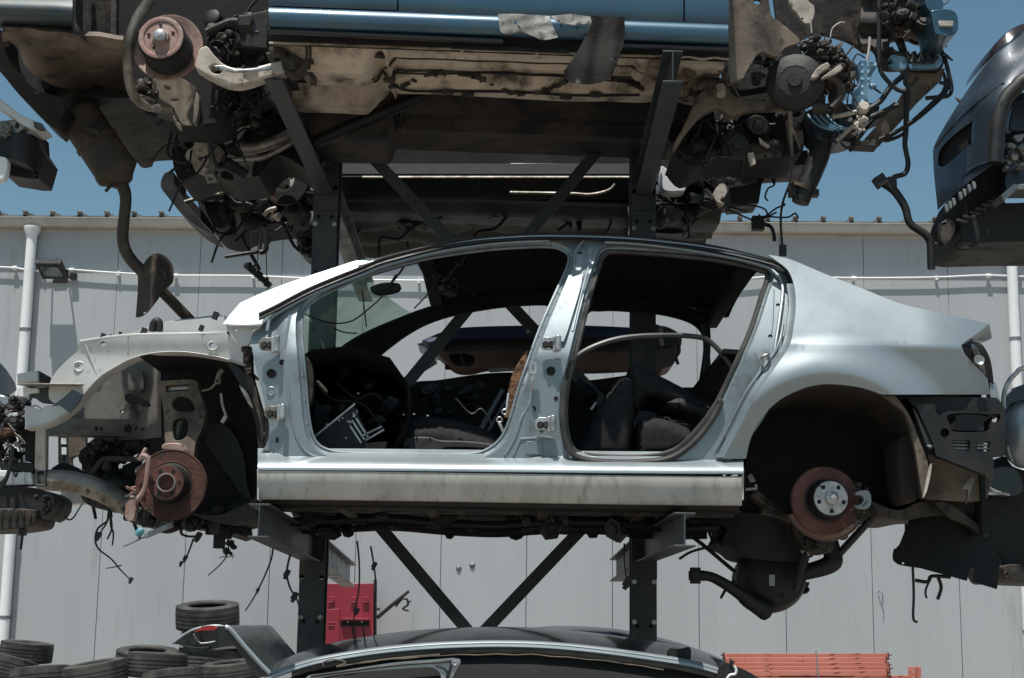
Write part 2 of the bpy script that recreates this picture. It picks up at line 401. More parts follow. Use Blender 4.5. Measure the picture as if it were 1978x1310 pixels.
SC.view_settings.view_transform = 'Standard'; SC.view_settings.look = 'None'; SC.view_settings.exposure = 0; SC.view_settings.gamma = 1
g = MB(); g.grid([[(x, y, 0) for x in (-250, -12, 12, 250)] for y in (-120, 4, 16, 420)])
tag(g.build('ground', groundm), None, None, kind='structure')

# ================================================================== warehouse
YW = 18.3; WA = radians(1.45)
O_ = P(989, 655, YW); O_.z = 0
ux = Vector((cos(WA), -sin(WA), 0)); un = Vector((-sin(WA), -cos(WA), 0))
def W(s, z, o=0.): return O_ + ux * s + Vector((0, 0, z)) + un * o
def wall_sz(px, py, o=0.):      # photograph point -> (s, z) on the wall
    d = RM @ Vector(((px - CX) / F, (CY - py) / F, -1)); q = O_ + un * o
    t = (q - CAM).dot(un) / d.dot(un); p = CAM + d * t
    return (p - O_).dot(ux), p.z
GZ = wall_sz(989, 445)[1]
S0, S1 = -15.0, 15.0; EAVE = GZ + .02
wh = thing('warehouse', W(0, 0), 'long grey metal clad warehouse with a gutter and white downpipes behind the racks', 'warehouse')
PANW = 164 / F * (P(989, 900, YW) - CAM).dot(RM @ Vector((0, 0, -1)))
ps = wall_sz(850, 1150)[0]
k0 = int((S0 - ps) / PANW) - 1
m = MB(); sm_ = MB()
s = ps + k0 * PANW
while s < S1:
    a, b = s + .003, s + PANW - .003
    m.add([W(a, 0, 0), W(b, 0, 0), W(b, EAVE, 0), W(a, EAVE, 0), W(a, 0, -.03), W(b, 0, -.03), W(b, EAVE, -.03), W(a, EAVE, -.03)],
          [(0, 1, 2, 3), (0, 4, 5, 1), (1, 5, 6, 2), (2, 6, 7, 3), (3, 7, 4, 0)])
    s += PANW
m.build('wall', wallm, wh, bevel=.003)
m = MB()
D_ = 14.
for (a, b) in (((S0, -.032), (S1, -.032)), ((S1, -.032), (S1, -D_)), ((S1, -D_), (S0, -D_)), ((S0, -D_), (S0, -.032))):
    m.add([W(a[0], 0, a[1]), W(b[0], 0, b[1]), W(b[0], EAVE - .03, b[1]), W(a[0], EAVE - .03, a[1])], [(0, 1, 2, 3)])
m.build('frame', galv, wh)
# ribbed roof sheet whose edge shows above the gutter
RP = 52 / F * (YW + .9)
rows = []
for o, dz in ((.16, .045), (-D_ / 2, 1.1)):
    r = []; s = S0
    while s < S1:
        for ds, h in ((0, 0), (.05, 0), (.068, .042), (.098, .042), (.116, 0)): r.append(W(s + ds, GZ + .055 + dz + h, o))
        s += RP
    rows.append(r)
m = MB(); m.grid(rows); m.thicken((0, 0, -.035)); m.build('roof', roofm, wh)
m = MB(); s = S0 + RP * int((-7.3 - S0) / RP)          # dark foam closures and screw caps at the rib ends
while s < 7.3:
    m.box(W(s + .083, GZ + .146, .155), (.06, .05, .03), Matrix.Rotation(.25, 3, 'Y')); s += RP
m.split('rib_closure', roofm, wh, bevel=.006)
m = MB()                  # half-round eaves gutter
prof = [(.02, .005), (.05, -.045), (.10, -.06), (.15, -.045), (.175, .0), (.178, .045), (.19, .05), (.19, .042)]
m.grid([[W(s, GZ + .02 + dz, o) for o, dz in prof] for s in (S0, S0 + 7.9, 0, 7.4, S1)]); m.thicken((0, 0, .006))
m.build('gutter', gutterm, wh)
m = MB()
s = S0 + .4
while s < S1:             # gutter brackets / joints
    m.grid([[W(s + d, GZ + .02 + dz * 1.06 - .003, .105 + (o - .105) * 1.05) for o, dz in prof[:7]] for d in (0, .035)]); s += 2.18
m.split('gutter_bracket', gutterm, wh)
m = MB()
m.box(W(0, GZ - .09, .01), (0, 0, 0))
m = MB(); m.grid([[W(s, GZ + z, o) for z, o in ((.07, .0), (.07, .02), (-.055, .02), (-.06, .0))] for s in (S0, S1)]); m.build('eaves_flashing', gutterm, wh)
for px in (60, 1953):
    s, z = wall_sz(px, 470, .12)
    m = MB()
    m.lathe(W(s, GZ - .32, .11), (0, 0, 1), [(.062, -.0), (.062, .12), (.066, .18), (.10, .25), (.10, .29)], 18)
    m.lathe(W(s, 0, .11), (0, 0, 1), [(.062, .02), (.062, GZ - .32)], 18)
    for zz in (.9, 2.6, 3.9): m.lathe(W(s, zz, .11), (0, 0, 1), [(.0625, -.03), (.069, -.03), (.069, .03), (.0625, .03)], 18)
    d = m.build('downpipe', pvc, wh)
    m = MB()
    for zz in (1.5, 3.3, 4.9): m.box(W(s, zz, .05), (.05, .1, .03)); m.lathe(W(s, zz, .11), (0, 0, 1), [(.0625, -.018), (.067, -.018), (.067, .018), (.0625, .018)], 18)
    m.split('pipe_clip', galv, d)
# electrical conduit across the wall
m = MB(); pts = []
cp = [(-60, 515), (20, 517), (75, 524), (130, 521), (220, 527), (330, 532), (480, 533), (600, 538), (800, 542), (1000, 541), (1200, 540), (1400, 541), (1500, 534), (1640, 537), (1800, 536), (1900, 532), (1990, 535), (2060, 537)]
m.tube([W(*wall_sz(x, y, .05), .05) for x, y in cp], .012, 8, 4)
for i, (x, y) in enumerate(cp): 
    s, z = wall_sz(x + 9, y + 1, .04); m.box(W(s, z, .03), (.03, .06, .05)); 
    if i % 2: m.lathe(W(s, z, .05), ux, [(0, -.03), (.022, -.03), (.022, .03), (0, .03)], 10)
m.build('conduit', pvc, wh)
m = MB()                  # two small dents / hooks on the cladding
for x, y in ((912, 1092), (886, 1098)): s, z = wall_sz(x, y, .02); m.lathe(W(s, z, 0), un, [(.035, .001), (.028, .012), (.012, .02), (0, .022)], 12); 
s, z = wall_sz(1700, 1162, .02); m.tube([W(s - .02, z + .1, .01), W(s, z + .12, .05), W(s + .02, z + .08, .06), W(s + .03, z, .03), W(s + .02, z - .06, .05)], .006, 6)
m.split('wall_hook', galv, wh)

# floodlight on its bracket
s, z = wall_sz(100, 520, .35)
fl = thing('floodlight', W(s, z, 0), 'black rectangular floodlight on a bracket high on the wall beside the left downpipe', 'lamp')
R = Matrix((ux, -un, (0, 0, 1))).transposed() @ Matrix.Rotation(radians(-20), 3, 'X')
m = MB(); m.box(W(s, z, .34), (.31, .34, .06), R)
for k in range(7): m.box(W(s - .12 + .04 * k, z, .34) + R @ Vector((0, 0, .045)), (.008, .3, .04), R)
m.build('housing', black, fl, bevel=.008)
m = MB(); m.box(W(s, z, .34) + R @ Vector((0, 0, -.034)), (.22, .2, .008), R); m.build('lamp_glass', lens, fl, bevel=.003)
m = MB(); m.box(W(s, z - .03, .015), (.16, .03, .12)); m.bar(W(s - .1, z - .03, .02), W(s - .17, z + .01, .3), .02, .012); m.bar(W(s + .1, z - .03, .02), W(s + .17, z + .01, .3), .02, .012)
m.bar(W(s - .1, z - .03, .02), W(s + .1, z - .03, .02), .02, .02)
m.box(W(s + .17, z - .02, .05), (.08, .06, .07)); m.build('bracket', black, fl)

# ================================================================== cantilever rack
YP = 8.02
def rack_x(p1, p2): return (P(*p1, YP).x + P(*p2, YP).x) / 2
XL = rack_x((628, 450), (607, 1150)); XR = rack_x((1240, 450), (1243, 1150))
rk = thing('storage_rack', Vector(((XL + XR) / 2, YP, 0)), 'dark grey steel cantilever rack of two posts with I beam arms carrying the wrecked cars', 'rack')
PT = 4.5
def ibeam(mb, a, b, h, w, tf=.008, tw=.006):
    a = Vector(a); b = Vector(b); d = (b - a).normalized(); x = Vector((1, 0, 0)); u = d.cross(x) * -1
    if u.z < 0: u = -u
    for sgn in (-1, 1):
        o = u * (sgn * (h / 2 - tf / 2)); mb.bar(a + o, b + o, w, tf, up=u) if False else mb.add(*slab(a + o, b + o, x, u, w, tf))
    mb.add(*slab(a, b, x, u, tw, h - 2 * tf)); return mb
def slab(a, b, x, u, w, h):
    vs = []
    for p in (a, b):
        for sx, su in ((-1, -1), (1, -1), (1, 1), (-1, 1)): vs.append(p + x * (sx * w / 2) + u * (su * h / 2))
    return vs, [(0, 3, 2, 1), (4, 5, 6, 7), (0, 1, 5, 4), (1, 2, 6, 5), (2, 3, 7, 6), (3, 0, 4, 7)]
for X in (XL, XR):
    m = MB()
    for yy in (-.066, .066): m.box((X, YP + yy, PT / 2), (.128, .01, PT))
    m.box((X, YP, PT / 2), (.008, .122, PT)); m.box((X, YP, .012), (.3, .34, .024))
    p = m.build('post', steel, rk, bevel=.002)
    m = MB()
    z = .3
    while z < 4.4:
        for sx in (-.035, .035): m.lathe((X + sx, YP - .071, z), (0, -1, 0), [(.012, 0), (.012, .003), (.0, .003)], 8)
        z += .3
    m.split('bolt_hole', matteblack, p)
    m = MB()
    for z in (1.62, 3.66):
        for sx in (-.05, .05):
            for dz in (-.1, .1): m.lathe((X + sx, YP - .071, z + dz), (0, -1, 0), [(.013, 0), (.013, .012), (0, .012)], 6)
    m.split('bolt', bare, p)
# the arms: near end, post end, far end
arms = []
for (nx, ny, X, py2) in ((500, 1006, XL, None), (1323, 1023, XR, None), (530, 128, XL, 6.66), (1300, 128, XR, None)):
    a = P(nx, ny, py2 or 6.16)
    j = Vector((X, YP, 0))
    up_ = ny < 500
    zj = P(628 if X == XL else 1243, 362 if up_ else 1062, YP).z
    m = MB(); ibeam(m, a, (X + 0, YP - .072, zj), .14 if up_ else .135, .085)
    arm = m.build('arm', steel, rk, bevel=.0015)
    m = MB(); e = Vector((2 * X - a.x, 2 * YP - a.y, 2 * zj - a.z - (.1 if up_ else .05)))
    ibeam(m, (X, YP + .072, zj), e, .14, .085); m.build('arm', galv if X == XL else steel, rk, bevel=.0015)
    m = MB(); m.box((X, YP - .077, zj), (.13, .012, .3)); m.box((X, YP + .077, zj), (.13, .012, .3))
    m.split('arm_plate', steel, rk, bevel=.002)
for a, b, o in (((662, 243), (1225, 843), .0), ((1218, 213), (662, 893), .02), ((640, 907), (1225, 1598), .0), ((1222, 918), (650, 1520), .02)):
    A = P(*a, YP - .02 + o); B = P(*b, YP - .02 + o)
    m = MB(); m.bar(A, B, .062, .008, up=(0, 1, 0)); m.build("brace", steel, rk, bevel=.001)
# ================================================================== the silver saloon shell on the lower arms
YC = 7.25
def smooth(t): t = max(0., min(1., t)); return t * t * (3 - 2 * t)
car = thing('car_shell', P(989, 985, 7.2), 'stripped silver saloon body without doors, bonnet or wheels on the lower arms of the rack', 'car')
def Yside(x, y):
    t = max(0., (690 - y) / 240.)
    Y = 6.40 + .265 * t ** 1.2
    if x < 560: Y += .03 * ((560 - x) / 80.)
    if y > 860: Y += .0
    return Y
Yj = lambda x, y: Yside(x, y) + .045
# --- door openings
FO = crv([(580, 640), (586, 600), (616, 572), (675, 544), (746, 515.5), (831, 496), (941, 480), (1040, 474), (1078, 477), (1097, 487), (1102, 500), (1096, 523), (1079, 560), (1047, 632),
          (1024, 695), (1003, 756), (988, 809), (970, 848), (940, 872), (900, 880), (800, 880), (690, 878), (637, 873), (608, 855), (595, 815), (588, 740)])
RO = crv([(1171, 482), (1156, 500), (1149, 520), (1135, 565), (1118, 632), (1101, 703), (1090, 745), (1086, 809), (1096, 862), (1118, 882), (1171, 889), (1241, 889), (1295, 880), (1335, 852),
          (1384, 791), (1419, 721), (1455, 640), (1478, 570), (1489, 537), (1484, 522), (1419, 503), (1349, 492), (1241, 483)])
FO = offset(FO, -9); RO = offset(RO, -6)
BS = crv([(503, 632, 0), (530, 606), (602, 566), (700, 528), (746, 509), (852, 484), (958, 469), (1060, 463), (1200, 464), (1290, 473), (1384, 489), (1476, 510), (1508, 524), (1526, 546), (1530, 610),
          (1520, 700), (1480, 800), (1420, 880, 0), (1410, 892, 0), (500, 892, 0), (499, 876), (513, 862), (520, 827), (510, 774), (490, 690), (486, 650)])
def Ybs(x, y):
    Y = Yj(x, y)
    if 985 < x < 1130:        # pressed pillar: raised front edge, sunk face
        c = 1046 + (690 - y) * .33 if y < 690 else 1046 + (y - 690) * .05
        Y += .022 * smooth((x - (c - 38)) / 16) * smooth((800 - abs(y - 690)) / 60)
    if x < 580: Y += .018 * smooth((548 - x) / 14)
    return Y
bs = MB(); panel(bs, BS, [FO, RO], Ybs, .0, 11)
for lp in (FO, RO): flange(bs, lp, Ybs, [(0, 0), (1.5, .018), (4, .026), (11, .034), (12.5, .05), (13.5, .11)])
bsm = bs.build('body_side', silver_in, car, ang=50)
# pinch weld beading round the openings
for lp, sw in ((FO, 0), (RO, 1)):
    m = MB(); q = offset(lp, 12); m.tube([P(x, y, Ybs(x, y) + .034) for x, y in q[::2]], .0065 if not sw else .0125, 8, 2, closed=True)
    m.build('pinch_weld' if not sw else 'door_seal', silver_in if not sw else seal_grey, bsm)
# raised ridges on the jamb, B pillar creases
m = MB()
for pts, r in (([(1022, 703), (1027, 740), (1024, 775), (1008, 806), (994, 848), (975, 880)], .006), ([(1130, 460), (1112, 486), (1108, 520), (1086, 575), (1060, 640)], .007), ([(1152, 478), (1140, 506), (1120, 580), (1106, 640)], .006),
               ([(992, 880), (1004, 852), (1012, 848), (1062, 846), (1070, 854), (1082, 882)], .006), ([(560, 610), (552, 660), (556, 740), (566, 820), (590, 872), (640, 892)], .007)):
    m.tube([P(x, y, Ybs(x, y) + .001) for x, y in pts], r, 8, 5)
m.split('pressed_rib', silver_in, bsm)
m = MB(); panel(m, pl((1017, 852), (1048, 852), (1050, 878), (1015, 878)), (), lambda x, y: Ybs(x, y) - .004, .01, 0); m.build('access_plate', silver_in, bsm, bevel=.002)
# --- lit outer skin of the B pillar
m = MB(); panel(m, crv([(1099, 531, 0), (1106, 535), (1126, 528, 0), (1120, 560), (1096, 640), (1088, 660, 0), (1050, 652, 0), (1062, 618), (1082, 572)], 8), (), lambda x, y: Ybs(x, y) - .02, .02, 12)
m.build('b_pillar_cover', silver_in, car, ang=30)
# --- roof, dark roof ditch, cant rail
ROOF = [(690, 505), (711, 499), (780, 480), (852, 464), (920, 454.5), (994, 449), (1047, 447), (1100, 447.5), (1170, 449.5), (1241, 454), (1300, 460), (1349, 466), (1419, 478), (1483, 493)]
def rail(pts, Y=None): return [P(x, y, (Yside(x, y) if Y is None else Y)) for x, y in crv(pts, 22, False)]
rr = rail(ROOF); rows = []
low = [P(x, y + 8, Yside(x, y + 8) - .004) for x, y in crv(ROOF, 22, False)]
I0 = next(i for i, p in enumerate(crv(ROOF, 22, False)) if p[0] > 806)
for k in range(15):
    row = []
    for i, p in enumerate(rr):
        if k > 1 and i < I0: row.append(Vector((p.x, p.y + .06 + .003 * k, p.z - .004 * k))); continue
        if k == 0: row.append(low[i]); continue
        t = (k - 1) / 13.; Y = p.y + (2 * YC - 2 * p.y) * t
        row.append(Vector((p.x, Y, p.z + .055 * (1 - (2 * t - 1) ** 2) - .012 * (1 if k in (1, 14) else 0))))
    rows.append(row)
rows.append([Vector((p.x, 2 * YC - p.y, p.z)) for p in low][I0:] if 0 else [Vector((p.x, 2 * YC - p.y, p.z)) if i >= I0 else Vector((p.x, p.y + .1, p.z - .03)) for i, p in enumerate(low)])
m = MB(); m.grid(rows); m.thicken((0, 0, -.004)); roof = m.build('roof', silver, car, ang=60)
DT = [(500, 612), (531, 597), (602, 560), (700, 520), (746, 502), (852, 476), (958, 461.5), (1040, 457), (1120, 457), (1200, 460), (1278, 467), (1384, 482), (1476, 503), (1504, 513), (1520, 528), (1527, 548), (1529, 604)]
m = MB(); q = crv(DT, 16, False); rows = []
for dyy, dY in ((-7.5, -.002), (-5, -.012), (0, -.006), (4, -.012), (6.5, -.002), (7, .03)):
    rows.append([P(x + (-dyy * .8 if i > len(q) * .93 else 0), y + (dyy if i <= len(q) * .93 else dyy * .3), Yside(x, y) + dY + .01) for i, (x, y) in enumerate(q)])
m.grid(rows); m.build('roof_seal', black, car, ang=60)
# trim lip above the opening
m = MB(); q = crv([(516, 640), (520, 618), (545, 600), (610, 566), (700, 531), (746, 513), (852, 486), (958, 471), (1060, 465.5)], 16, False)
m.tube([P(x, y, Yside(x, y) + .028) for x, y in q], .008, 8, 1)
q = crv([(1168, 468), (1240, 472), (1340, 485), (1440, 504), (1490, 520), (1506, 536), (1512, 560), (1505, 620), (1492, 700)], 16, False)
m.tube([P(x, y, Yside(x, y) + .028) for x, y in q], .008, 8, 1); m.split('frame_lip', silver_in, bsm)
# --- A pillar skin and scuttle corner, white in the sun
AP = crv([(430, 626, 0), (447, 604), (464, 584.5, 0), (510, 564), (560, 545), (625, 524), (690, 503), (712, 499, 0), (700, 514), (602, 554), (536, 590), (516, 604), (505, 626, 0), (470, 628)], 9)
m = MB(); panel(m, AP, (), lambda x, y: 6.44 + .0017 * (626 - y) + (.0004 * (600 - x) if x < 600 else 0), .012, 10); m.build('a_pillar', silver, car, ang=50)
m = MB(); panel(m, pl((436, 630), (503, 630), (500, 644), (478, 668), (462, 668), (450, 650)), [ell(455, 637, 4, 3), ell(490, 637, 4, 3)], 6.53, .02, 12); m.build('scuttle_bracket', primer, car, bevel=.002)
# --- rear quarter
QP = crv([(1483, 492, 0), (1526, 501), (1596, 530), (1667, 558), (1738, 586), (1809, 603), (1870, 616), (1911, 626, 0), (1890, 642), (1857, 666, 0), (1864, 684), (1884, 706), (1908, 732, 0),
          (1913, 762, 0), (1703, 762, 0), (1668, 750), (1632, 744), (1596, 742), (1566, 746), (1540, 755), (1512, 769), (1488, 788), (1468, 812), (1455, 836), (1447, 858), (1441, 886, 0), (1396, 886, 0), (1432, 820), (1464, 757),
          (1500, 706), (1525, 668), (1533, 630), (1537, 590), (1534, 552), (1522, 522), (1500, 504)], 8)
def Yq(x, y):
    cr = 664 + (x - 1530) * .022
    Y = 6.375 + (max(0., (cr - y)) / 467 * .42 if y < cr else (y - cr) / 467 * .24)
    if y < cr: Y += .00000 + .02 * smooth((cr - y) / 160.)
    a = math.atan2(930 - y, x - 1600); r = hypot(x - 1600, (930 - y))
    f = smooth((285 - r) / 80.) if r > 205 else 1.
    fade = smooth((a - .32) / .45)
    Y -= .082 * f * fade
    if r < 208: Y += .012 * (208 - r) / 20 * fade
    if x > 1780: Y += .0000045 * (x - 1780) ** 2
    return Y
m = MB(); panel(m, QP, (), Yq, .0, 8, lines=[[(x, 664 + d + (x - 1530) * .022) for x in range(1538, 1852, 6)] for d in (-1.6, 1.6)]); m.thicken((0, .012, 0)); qp = m.build('rear_quarter_panel', silver, car, ang=60)
# door shut face along the quarter's leading edge
q = crv([(1534, 548), (1538, 590), (1533, 635), (1524, 670), (1500, 706), (1464, 757), (1432, 820), (1398, 884)], 10, False)
m = MB(); m.grid([[P(x, y, Yq(x, y) + .0) for x, y in q], [P(x - 2, y, Yq(x, y) + .008) for x, y in q], [P(x - 14, y, Yq(x, y) + .02) for x, y in q], [P(x - 16, y, Yq(x, y) + .045) for x, y in q]])
m.tube([P(x - 22, y, Yq(x, y) + .045) for x, y in q[8:]], .007, 8, 1)
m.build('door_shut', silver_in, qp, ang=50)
# tail tip underside and boot edge
tc_ = [(1857, 666), (1876, 652.5), (1890, 642), (1911, 626)]; td_ = [(1858, 669), (1888, 664), (1904, 659), (1916, 653)]
m = MB(); m.grid([[P(x, y, Yq(x, y)) for x, y in tc_], [P(a[0] * .5 + b[0] * .5, a[1] * .5 + b[1] * .5, Yq(*a) + .035) for a, b in zip(tc_, td_)], [P(x, y, Yq(x, 662) + .11) for x, y in td_]]); m.thicken((0, .02, 0)); m.build('tail_corner', silver, qp, ang=20)
# --- tail lamp
LP = crv([(1857, 668, 0), (1880, 660), (1898, 666), (1912, 690), (1918, 720), (1920, 742, 0), (1910, 734), (1888, 712), (1868, 690)], 7)
m = MB(); panel(m, LP, (), lambda x, y: Yq(min(x, 1905), y) + .03 - .0003 * (x - 1857), .12, 10); tl = m.build('tail_lamp', black, car, bevel=.003)
m = MB(); panel(m, crv([(1876, 664), (1888, 672), (1900, 700), (1906, 725), (1900, 724), (1886, 700)], 6), (), lambda x, y: Yq(min(x, 1905), y) + .014, .02, 0); m.build('lens', lens, tl, bevel=.002)
m = MB(); m.lathe(P(1891, 696, 6.42), (0, -1, 0), [(.022, 0), (.02, .012), (.01, .004), (0, .004)], 14); m.build('bulb_holder', bare, tl)
# --- sill: rolled silver top, dull strip, dark pinch flange
dyl = lambda x: -4 + 7 * smooth((x - 497) / 933.)
m = MB(); sweep(m, [(870, 6.50), (884, 6.452), (889, 6.428), (893, 6.405), (898, 6.385), (904, 6.372), (909, 6.366), (912, 6.366), (914, 6.385)], (498, 1436), dyl); m.build('sill', silver, car, ang=60)
m = MB(); sweep(m, [(912, 6.40), (913, 6.372), (918, 6.370), (935, 6.378), (955, 6.392), (966, 6.402), (969, 6.415), (969, 6.46)], (497, 1433), lambda x: dyl(x) + 5 * (x - 497) / 933); m.build('sill_strip', sillgrey, car, ang=60)
m = MB(); sweep(m, [(958, 6.45), (976, 6.46), (979, 6.47), (984, 6.50), (986, 6.54), (980, 6.56)], (500, 1428), lambda x: dyl(x) + 5 * (x - 497) / 933); m.build('pinch_flange', grease_dk, car, ang=60)
m = MB()
for x in (497.5, 1434): panel(m, pl((x - 1, 905), (x + 3, 905), (x + 3, 966), (x - 1, 966)), (), 6.385, .1, 0)
m.split('sill_end_cap', sillgrey, car, bevel=.002)
m = MB(); sweep(m, [(862, 6.46), (884, 6.458)], (1398, 1440), lambda x: 0, 4); 
# --- hinges (bodywork brackets with bolts and knuckles)
for hx, hy, Yh in ((522, 664, 6.44), (533, 796, 6.435), (1066, 663, 6.43), (1056, 818, 6.425)):
    m = MB(); w = 22
    panel(m, pl((hx - w, hy - 6), (hx - w + 8, hy - 12), (hx + 6, hy - 12), (hx + 6, hy + 13), (hx - w + 6, hy + 13), (hx - w, hy + 8)), (), Yh, .012, 0)
    hg = m.build('hinge', alu if hx < 600 else bare, car, bevel=.002)
    m = MB(); m.lathe(P(hx + 12, hy + 15, Yh - .025), (0, 0, 1), [(0, 0), (.013, 0), (.013, .065), (0, .065)], 10)
    panel(m, pl((hx + 2, hy - 14), (hx + 14, hy - 14), (hx + 14, hy + 16), (hx + 2, hy + 16)), (), Yh - .012, .025, 0); m.build('knuckle', bare, hg, bevel=.002)
    m = MB(); bolt(m, hx - 12, hy + 3, Yh, .011, .012); bolt(m, hx - 1, hy + 3, Yh, .011, .012); m.split('bolt', grease, hg)
# grommets, plug, strap bracket
for gx, gy, gr in ((524, 722, 9), (1064, 717, 9), (514, 882, 12)):
    m = MB(); Yg = Ybs(gx, gy) - .002; m.lathe(P(gx, gy, Yg), (0, -1, 0), [(gr / 467, 0), (gr / 467, .008), (gr / 467 * .7, .01), (gr / 467 * .6, .002), (gr / 467 * .25, .002), (gr / 467 * .2, .012), (0, .012)], 16)
    m.build('grommet', black, car)
m = MB(); m.lathe(P(524, 756, Ybs(524, 756)), (0, -1, 0), [(.021, 0), (.021, .004), (.017, .006), (.015, .003), (0, .003)], 20); m.build('body_plug', silver_in, bsm)
m = MB(); panel(m, pl((1023, 700), (1036, 700), (1037, 722), (1023, 722)), [pl((1026, 704), (1033, 704), (1033, 716), (1026, 716))], 6.42, .015, 0); m.tube([P(1032, 722, 6.43), P(1028, 738, 6.43), P(1026, 752, 6.44)], .009, 6); m.build('check_strap_bracket', bare, bsm)
# door striker on the C post
m = MB(); m.box(P(1477, 692, 6.415), (.05, .012, .075), Matrix.Rotation(-.5, 3, 'Y')); m.tube([P(1472, 690, 6.41), P(1471, 690, 6.36), P(1484, 684, 6.36), P(1484, 685, 6.41)], .007, 8, 3); bolt(m, 1474, 703, 6.41, .009, .01); bolt(m, 1482, 678, 6.41, .008, .01)
m.build('door_striker', bare, car)
m = MB(); m.tube([P(x, y, Ybs(x, y) + .004) for x, y in ((1494, 560), (1490, 640), (1470, 710), (1448, 770), (1402, 862))], .006, 8, 5); m.tube([P(x, y, Ybs(x, y) + .004) for x, y in ((1507, 640), (1498, 700), (1466, 760), (1430, 830), (1396, 880))], .008, 8, 5)
m.split('pressed_rib', silver_in, bsm)
# --- far side of the body (seen through the openings from inside)
FH1 = crv([(600, 640, 0), (640, 606), (746, 540), (831, 508), (941, 490), (1040, 483), (1080, 486), (1096, 500), (1086, 560), (1062, 642, 0)])
FH2 = crv([(1124, 642, 0), (1140, 560), (1162, 500), (1190, 494), (1241, 494), (1340, 502), (1412, 522), (1436, 560), (1434, 642, 0)])
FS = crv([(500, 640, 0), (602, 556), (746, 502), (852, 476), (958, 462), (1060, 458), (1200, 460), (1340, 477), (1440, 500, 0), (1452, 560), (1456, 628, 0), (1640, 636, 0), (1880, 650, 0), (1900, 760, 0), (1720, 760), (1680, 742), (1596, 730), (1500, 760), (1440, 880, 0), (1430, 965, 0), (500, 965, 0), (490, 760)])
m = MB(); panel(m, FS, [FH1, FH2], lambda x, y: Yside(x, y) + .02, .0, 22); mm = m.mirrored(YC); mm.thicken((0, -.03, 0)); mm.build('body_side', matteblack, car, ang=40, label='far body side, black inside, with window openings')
# headlining, header rails, dome wiring
rows = []
for k in range(9):
    t = k / 8.; row = []
    for i in range(I0, len(rr)):
        p = rr[i]; Y = p.y + .05 + (2 * YC - 2 * p.y - .1) * t
        row.append(Vector((p.x, Y, p.z - .035 - .02 * (1 - abs(2 * t - 1)) + .055 * (1 - (2 * t - 1) ** 2) + .004 * (i % 4 == 0))))
    rows.append(row)
m = MB(); m.grid(rows); m.thicken((0, 0, .012)); m.build('headlining', carpet, car, ang=25)
m = MB(); m.bar(P(1438, 522, 6.75), Vector((P(1438, 522, 6.75).x, 7.9, P(1438, 522, 6.75).z - .02)), .06, .05); m.build('rear_header', matteblack, car, bevel=.008)
m = MB()
a = P(1412, 505, 6.8); b = P(1380, 606, 7.75)
m.bar(P(822, 494, 6.74), Vector((P(822, 494, 6.74).x, 7.76, P(822, 494, 6.74).z)), .06, .04); m.build('front_header', matteblack, car, bevel=.008)
# windscreen between the two A pillars
WL = [(516, 606), (560, 584), (620, 553), (700, 520), (765, 502)]
rows = []
for x, y in crv(WL, 30, False):
    a = P(x, y, Yside(x, y) + .05); b = Vector((a.x, 2 * YC - a.y, a.z))
    rows.append([a.lerp(b, t / 12) + Vector((-.16, 0, .045)) * (1 - (2 * t / 12 - 1) ** 2) for t in range(13)])
m = MB(); m.grid(rows); m.thicken((0, 0, -.005)); m.build('windscreen', glassm, car, ang=60)
m = MB(); m.tube([P(790, 500, 6.9), P(770, 530, 6.95), P(742, 560, 7.0), P(725, 562, 7.0)], .006, 6); panel(m, crv([(714, 556), (740, 546), (772, 548), (770, 560), (742, 567), (724, 566)], 6), (), 7.0, .05, 0); m.build('interior_mirror', black, car, bevel=.006)
# dash, bulkhead, floor, boot, shelf
m = MB()
dx0 = P(560, 690, 6.5).x
prof = [(.0, .30), (.08, .36), (.25, .38), (.42, .33), (.5, .22), (.5, .05), (.42, -.1), (.25, -.2), (.0, -.2)]
dz = P(600, 700, 6.6).z - .33
m.grid([[Vector((dx0 + a, Y, dz + b + .03 * sin(Y * 9))) for a, b in prof] for Y in (6.56, 6.6, 6.9, 7.1, 7.4, 7.6, 7.88, 7.93)]); m.build('dashboard', carpet, car, ang=40)
fz = P(900, 958, 6.5).z
m = MB(); X0, X1 = P(500, 900, 6.5).x, P(1430, 900, 6.5).x
def floor_z(x, Y):
    tun = .16 * smooth((.26 - abs(Y - YC)) / .1)
    return fz - .012 + tun + .012 * sin(Y * 22) * (1 - smooth((.3 - abs(Y - YC)) / .08)) + (.1 * smooth((x - (X0 + 1.25)) / .15) if x > X0 + 1.2 else 0)
m.grid([[Vector((X0 + (X1 - X0) * i / 30, 6.46 + 1.58 * j / 40, floor_z(X0 + (X1 - X0) * i / 30, 6.46 + 1.58 * j / 40))) for j in range(41)] for i in range(31)]); m.thicken((0, 0, -.006))
m.build('floor_pan', grease_dk, car, ang=50)
m = MB()         # box rails and exhaust heat shield under the floor
for Y, h in ((6.72, .05), (7.78, .05)):
    m.bar(Vector((X0, Y, fz - .035)), Vector((X1, Y, fz - .035)), .09, h)
for x in (.35, .72, 1.2, 1.62): m.bar(Vector((X0 + x, 6.5, fz - .03)), Vector((X0 + x, 8.0, fz - .03)), .05, .07)
m.build('chassis_rail', grease, car, bevel=.008)
m = MB(); m2 = m; clutter(m, pl((560, 975), (1400, 988), (1330, 1030), (620, 1030)), 6.7, 7.9, 50, .05, .14, 5, 'b')
for Y, w in ((7.05, .02), (7.12, .012), (7.5, .03)): m.tube([Vector((X0 + 2.0 * i / 8, Y + .02 * sin(i * 2.1), fz - .075 - .012 * cos(i * 1.7))) for i in range(9)], w, 8, 3)
m.build('underfloor_pipes', grease_dk, car)
m = MB(); m.grid([[Vector((X0 + .02, Y, z)) for Y in (6.5, 7.2, 8.0)] for z in (fz - .02, fz + .35, fz + .62)]); m.thicken((.02, 0, 0)); m.build('bulkhead', matteblack, car)
